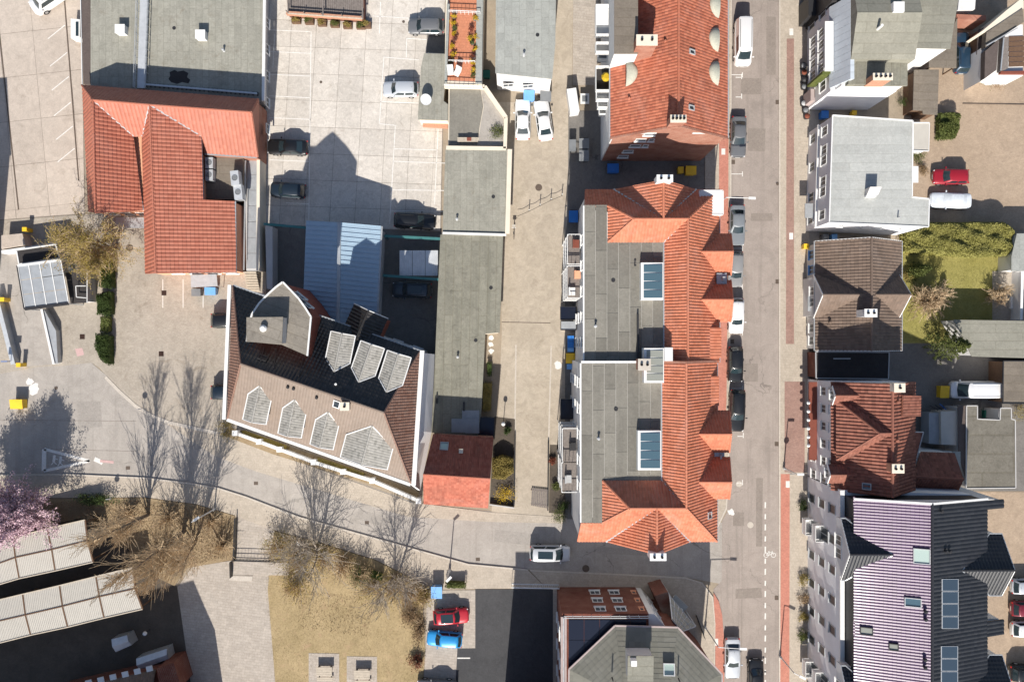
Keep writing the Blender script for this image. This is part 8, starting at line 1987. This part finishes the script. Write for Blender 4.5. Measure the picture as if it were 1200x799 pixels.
SH = [(326, 640, 2.0, 2.4, 'leaf_budding', 'budding shrub at the gate end of the lawn border'), (350, 660, 2.3, 2.6, 'leaf_budding', 'broad yellow green shrub behind the white bench'), (378, 655, 2.0, 2.4, 'leaf_budding', 'yellow green shrub under the many stemmed tree'),
      (345, 688, 1.8, 1.7, 'leaf_yellow', 'low yellow shrub spreading on the lawn near the path'), (402, 664, 1.8, 2.0, 'leaf_brown', 'brown shrub in the middle of the lawn border'), (422, 674, 1.6, 2.2, 'leaf_hedge', 'dark evergreen shrub in the lawn border'),
      (437, 688, 2.0, 1.9, 'leaf_budding', 'yellow green shrub beside the dark evergreen'), (460, 690, 2.0, 2.0, 'leaf_budding', 'yellow green shrub at the foot of the forked tree'), (482, 697, 1.9, 1.8, 'leaf_brown', 'brown shrub near the light blue container'),
      (497, 700, 1.5, 1.6, 'leaf_yellow', 'yellow shrub at the corner beside the red car'), (480, 722, 1.2, 1.1, 'leaf_brown', 'small brown shrub on the lawn edge'), (491, 740, .9, 1.0, 'leaf_brown', 'thin brown hedge strip beside the blue hatchback'), (488, 775, .9, 1.0, 'leaf_red', 'reddish low shrub on the lawn edge past the blue hatchback')]
for i, (x, y, r_, h, m_, lab) in enumerate(SH): shrub(x, y, r_, h, m_, lab, 1500, .06, True, i, ry=r_ * (2.6 if i == 11 else 1) if i != 11 else 1.9)
BR = [(112, 612, 'brown twiggy shrub beside the blossom tree shadow'), (140, 625, 'brown twiggy shrub next to the carport end'), (188, 650, 'tan twiggy shrub at the back of the planting bed'), (205, 662, 'tan twiggy shrub near the garden path'), (246, 612, 'brown shrub under the thin street lamp'), (258, 640, 'dark brown shrub against the black railing'), (150, 600, 'low brown shrub along the side street pavement'), (196, 608, 'low brown shrub between the slender bare trees')]
for i, (x, y, lab) in enumerate(BR): shrub(x, y, 1.5 + .3 * (i % 3), 1.3 + .2 * (i % 2), 'leaf_brown', lab, 500, .05, True, 40 + i, tight=.4)
# low clipped evergreen along the pavement edge (its round shadow falls on the path)
shrub(112, 585, 2.6, 1.5, 'leaf_hedge', 'dark clipped shrub on the pavement edge of the planting bed', 3000, .06, False, 60, ry=.7)
def hedge(t, pts, h, mat, label, dens=260, leaf=.07, seed=0, wob=.18, name='hedge'):
    """leaf faces over and through a hedge of the given outline (convex photo polygon at hedge-top height)"""
    rg_ = np.random.default_rng(seed + 500); q = XY(t, h, pts); xs = [p[0] for p in q]; ys = [p[1] for p in q]; cx, cy = sum(xs) / len(xs), sum(ys) / len(ys); o = thing(name, label, 'hedge', (cx, cy, 0))
    A = 0
    for i in range(len(q)): A += q[i][0] * q[(i + 1) % len(q)][1] - q[(i + 1) % len(q)][0] * q[i][1]
    A = abs(A) / 2; n = int(A * dens * (1 + h * .8)); P = []
    import itertools
    while len(P) < n:
        x, y = rg_.uniform(min(xs), max(xs)), rg_.uniform(min(ys), max(ys)); ins = False; dmin = 9
        for i in range(len(q)):
            (x1, y1), (x2, y2) = q[i], q[(i + 1) % len(q)]
            if (y1 > y) != (y2 > y) and x < (x2 - x1) * (y - y1) / (y2 - y1) + x1: ins = not ins
            L2 = (x2 - x1) ** 2 + (y2 - y1) ** 2; tt = min(1, max(0, ((x - x1) * (x2 - x1) + (y - y1) * (y2 - y1)) / L2)); dmin = min(dmin, math.hypot(x - x1 - tt * (x2 - x1), y - y1 - tt * (y2 - y1)))
        if not ins: continue
        top = h * (1 - .25 * max(0, 1 - dmin / .35) ** 2) + wob * (math.sin(x * 2.3 + 1.3 * math.sin(y * 2.9)) + math.sin(y * 3.7 + x)) * .5
        z = top - abs(rg_.normal(0, .14)) if rg_.random() < .6 or dmin > .4 else rg_.uniform(.05, top)
        P.append((x - cx, y - cy, max(.04, z)))
    V, F = leaf_quads(np.array(P), leaf); quad_mesh('foliage', V, F, mat, o)
    core = shrink([(x - cx, y - cy) for x, y in q], .18); MB().prism(core, 0, h * .78).build('branches', mat, o, local=True)
    return o
hedge('F4', [(455, 255), (508, 250), (514, 392), (455, 385)], 1.6, 'leaf_hedge', 'dark green clipped hedge block beside the yard, next to the yellow budding tree', seed=1)
hedge('F4', [(442, 415), (510, 400), (512, 520), (445, 515)], 1.5, 'leaf_hedge', 'dark green hedge block, middle of the row beside the yard', seed=2)
hedge('F4', [(462, 520), (508, 520), (506, 600), (460, 600)], 1.1, 'leaf_green', 'low thin part of the dark hedge row beside the yard', seed=3)
hedge('F4', [(434, 600), (505, 605), (505, 755), (470, 735), (436, 680)], 1.6, 'leaf_hedge', 'dark green hedge block at the street end of the row', seed=4)
hedge('B4', [(690, 305), (800, 262), (1130, 262), (1168, 310), (1150, 405), (1000, 415), (705, 390)], 2.4, 'leaf_conifer', 'large clipped yellow green conifer hedge behind the white flat house', 480, .12, 5, .3)
hedge('D2', [(868, 352), (962, 355), (958, 382), (866, 378)], 1.3, 'leaf_green', 'small clipped green hedge beside the parking bay', seed=6)
hedge('G6', [(60, 500), (105, 482), (150, 500), (152, 560), (115, 590), (60, 585)], 1.5, 'leaf_budding', 'rounded olive green bush in the small garden by the alley', 420, .06, 7)
hedge('E7', [(985, 750), (1120, 752), (1132, 830), (1090, 925), (980, 925)], 1.4, 'leaf_green', 'leafy green bush beside the pale outbuilding', 300, .09, 8, .35)
hedge('D2', [(540, 305), (590, 320), (590, 350), (540, 330)], 1.5, 'leaf_hedge', 'small dark evergreen at the pavement behind the lawn border', seed=9)
hedge('C2', [(-30, 425), (180, 500), (176, 515), (-34, 440)], .5, 'leaf_yellow', 'low yellow green planting behind the white garden wall, nearer the yard', 160, .06, 11)
hedge('C2', [(300, 545), (520, 620), (516, 634), (296, 560)], .5, 'leaf_budding', 'low yellow green planting behind the white garden wall, in its middle', 160, .06, 12)
hedge('G6', [(38, 88), (60, 88), (60, 150), (38, 150)], .9, 'leaf_hedge', 'narrow dark hedge between the long garage and the alley', 200, .06, 13)
hedge('G6', [(20, 170), (62, 170), (58, 300), (18, 300)], .7, 'leaf_budding', 'low rough planting beside the long garage', 140, .06, 14)
def conifer(px_, py_, h, r_, label, seed=0):
    rg_ = np.random.default_rng(seed + 900); c = W('P', px_, py_, 0); o = thing('conifer_tree', label, 'tree', (c.x, c.y, .05)); MB().tube((0, 0, 0), (0, 0, h * .9), .14, .04, 8).build('trunk', 'bark', o, local=True)
    P = []
    for i in range(70):
        t = (i + .5) / 70; z0 = .5 + (h - .5) * t; L = r_ * (1 - t) ** .8 * rg_.uniform(.75, 1.15); az = i * 2.399; n = 90
        u = rg_.random(n) ** .7; w = rg_.normal(0, .16, n) * (1.1 - u * .5); P.append(np.stack([np.cos(az) * u * L - np.sin(az) * w, np.sin(az) * u * L + np.cos(az) * w, z0 - .18 * u * L + rg_.normal(0, .07, n)], 1))
    global rng
    rng = rg_; V, F = leaf_quads(np.concatenate(P), .085); quad_mesh('crown', V, F, 'leaf_green', o)
    return o
conifer(1098, 404, 6.5, 2.5, 'dark green conifer at the corner of the lawn and the yard', 1)
conifer(1069, 318, 3.8, 1.1, 'small slim conifer beside the conifer hedge', 2)
# garden plants
GP = [(591, 580, 1.1, 1.2, 'leaf_forsythia', 'bright yellow flowering bush at the foot of the small garden'), (655, 604, .9, 1.0, 'leaf_green', 'green bush at the mouth of the courtyard'), (661, 592, .7, 1.0, 'leaf_hedge', 'dark green plant at the courtyard wall'), (652, 570, .5, .7, 'leaf_green', 'low green plants in the courtyard flower strip'),
      (648, 540, .45, .6, 'leaf_red', 'reddish plants in the courtyard flower strip'), (595, 505, .45, .8, 'leaf_hedge', 'small dark plant beside the garden lamp'), (1074, 183, .9, 1.0, 'leaf_green', 'bushy plant beside the white flat house wall'), (1080, 200, .8, .6, 'leaf_brown', 'brown ground plant beside the dark red hatchback'),
      (942, 678, .8, .9, 'leaf_budding', 'front garden shrub at the white facade, near the balcony'), (942, 700, .8, .8, 'leaf_brown', 'brown front garden shrub at the white facade'), (941, 722, .7, .8, 'leaf_budding', 'yellow green front garden shrub at the white facade'), (941, 745, .7, .8, 'leaf_green', 'green front garden shrub at the white facade'), (941, 592, .7, 1.0, 'leaf_hedge', 'dark shrub at the corner of the purple block'),
      (1060, 285, 1.0, .8, 'leaf_yellow', 'yellow green ground plant at the end of the conifer hedge'), (1062, 325, .7, .9, 'leaf_budding', 'yellow green plant beside the brown house'), (1168, 93, 1.3, .5, 'leaf_brown', 'flower bed with orange tips at the timber house'), (1157, 92, .9, .5, 'leaf_green', 'green edge of the flower bed at the timber house'),
      (585, 115, 1.0, .5, 'leaf_green', 'green moss patch on the walled felt terrace'), (264, 503, 1.2, .5, 'leaf_yellow', 'yellow green ground plants at the corner of the dormer house'), (1062, 118, .8, 1.2, 'leaf_hedge', 'dark ivy in the gap behind the white end wall'), (1197, 480, 1.4, 1.2, 'leaf_budding', 'green shrub at the back of the square garage')]
for i, (x, y, r_, h, m_, lab) in enumerate(GP):
    o = shrub(x, y, r_, h, m_, lab, 900, .055, False, 70 + i, cat='plant', name='garden_plant', k=14)
    if 'terrace' in lab: o.location.z = 2.5; o.location.x = W('A2', 1095, 585, 2.6).x; o.location.y = W('A2', 1095, 585, 2.6).y
# planters on the deck edge
for i, (t, x, y) in enumerate(DECK_BUSH):
    c = W(t, x, y, .8); o = thing('planter', 'square planter with a clipped green bush along the deck edge' if i < 6 else 'dark green bush at the corner of the planted deck', 'planter', (c.x, c.y, .03), 'planters along the deck' if i < 6 else None)
    MB().box(-.5, .5, -.32, .32, 0, .55).build('tub', 'wood_brown', o, local=True); rng = np.random.default_rng(i); V, F = leaf_quads(clumps(500, .5, .36, .3, .75, 10), .05); quad_mesh('foliage', V, F, 'leaf_green' if i % 2 else 'leaf_budding', o)
# flower pots on the roof garden
for i, (p_, z) in enumerate(POT_SPOTS):
    c = W(*p_, z + .3); m_ = ('leaf_forsythia', 'leaf_forsythia', 'leaf_green', 'leaf_forsythia', 'leaf_red')[i % 5]
    nm = {'leaf_forsythia': 'yellow flowering pot plant on the roof garden', 'leaf_green': 'green leafy pot plant on the roof garden', 'leaf_red': 'dark reddish pot plant on the roof garden'}[m_]
    o = thing('potted_plant', nm, 'potted plant', (c.x, c.y, z), {'leaf_forsythia': 'yellow pots on the roof garden', 'leaf_green': 'green pots on the roof garden', 'leaf_red': 'reddish pots on the roof garden'}[m_])
    MB().lathe((0, 0, 0), [(.14, 0), (.2, .3), (.23, .3), (.23, .34), (.18, .34)], 10).build('pot', 'trim_rust' if i % 2 else 'plastic_grey', o, local=True)
    rng = np.random.default_rng(i + 40); V, F = leaf_quads(clumps(260, .36, .36, .22, .48, 8), .05); quad_mesh('foliage', V, F, m_, o)
# grass and leaf litter (nobody could count it)
def scatter(name, t, pts, n, size, mat, label, z=.09, up=True, seed=0):
    rg_ = np.random.default_rng(seed); q = XY(t, 0, pts); xs = [p[0] for p in q]; ys = [p[1] for p in q]; P = []
    X = rg_.uniform(min(xs), max(xs), n * 2); Y = rg_.uniform(min(ys), max(ys), n * 2); ins = np.zeros(n * 2, bool)
    for i in range(len(q)):
        (x1, y1), (x2, y2) = q[i], q[(i + 1) % len(q)]
        if y1 == y2: continue
        ins ^= ((y1 > Y) != (y2 > Y)) & (X < (x2 - x1) * (Y - y1) / (y2 - y1) + x1)
    X, Y = X[ins][:n], Y[ins][:n]; m_ = len(X)
    if up:
        az = rg_.uniform(0, 6.28, m_); L = size * rg_.uniform(.6, 1.5, m_); w = size * .12
        B = np.stack([X, Y, np.full(m_, z - .01)], 1); T = B + np.stack([np.cos(az) * L * .8, np.sin(az) * L * .8, L * .7], 1); S = np.stack([-np.sin(az) * w, np.cos(az) * w, np.zeros(m_)], 1)
        V = np.stack([B - S, B + S, T], 1).reshape(-1, 3); F = np.arange(m_ * 3).reshape(-1, 3)
    else:
        global rng
        rng = rg_; V, F = leaf_quads(np.stack([X, Y, np.full(m_, z + .03) + rg_.random(m_) * .03], 1), size)
    o = quad_mesh(name, V, F, mat); o['kind'] = 'stuff'; tag(o, label, 'grass' if up else 'leaves'); return o
scatter('dry_grass', 'P', [(318, 640), (370, 640), (440, 660), (494, 690), (498, 760), (492, 820), (326, 820), (311, 690)], 17000, .11, 'grass_blade', 'short dry yellow grass of the lawn', .09, True, 1)
scatter('leaf_litter', 'P', [(350, 690), (440, 700), (430, 745), (350, 735)], 1500, .05, 'leaf_brown', 'reddish fallen leaves on the dry lawn', .10, False, 2)
scatter('green_grass', 'P', [(1058, 296), (1172, 296), (1172, 400), (1058, 400)], 26000, .10, 'grass_green', 'short green grass of the back garden lawn', .06, True, 3)
scatter('leaf_litter', 'P', [(-10, 588), (170, 586), (230, 593), (272, 606), (272, 652), (220, 662), (160, 660), (112, 606), (-10, 632)], 9000, .06, 'leaf_brown', 'brown fallen leaves and stalks on the planting bed', .11, False, 4)
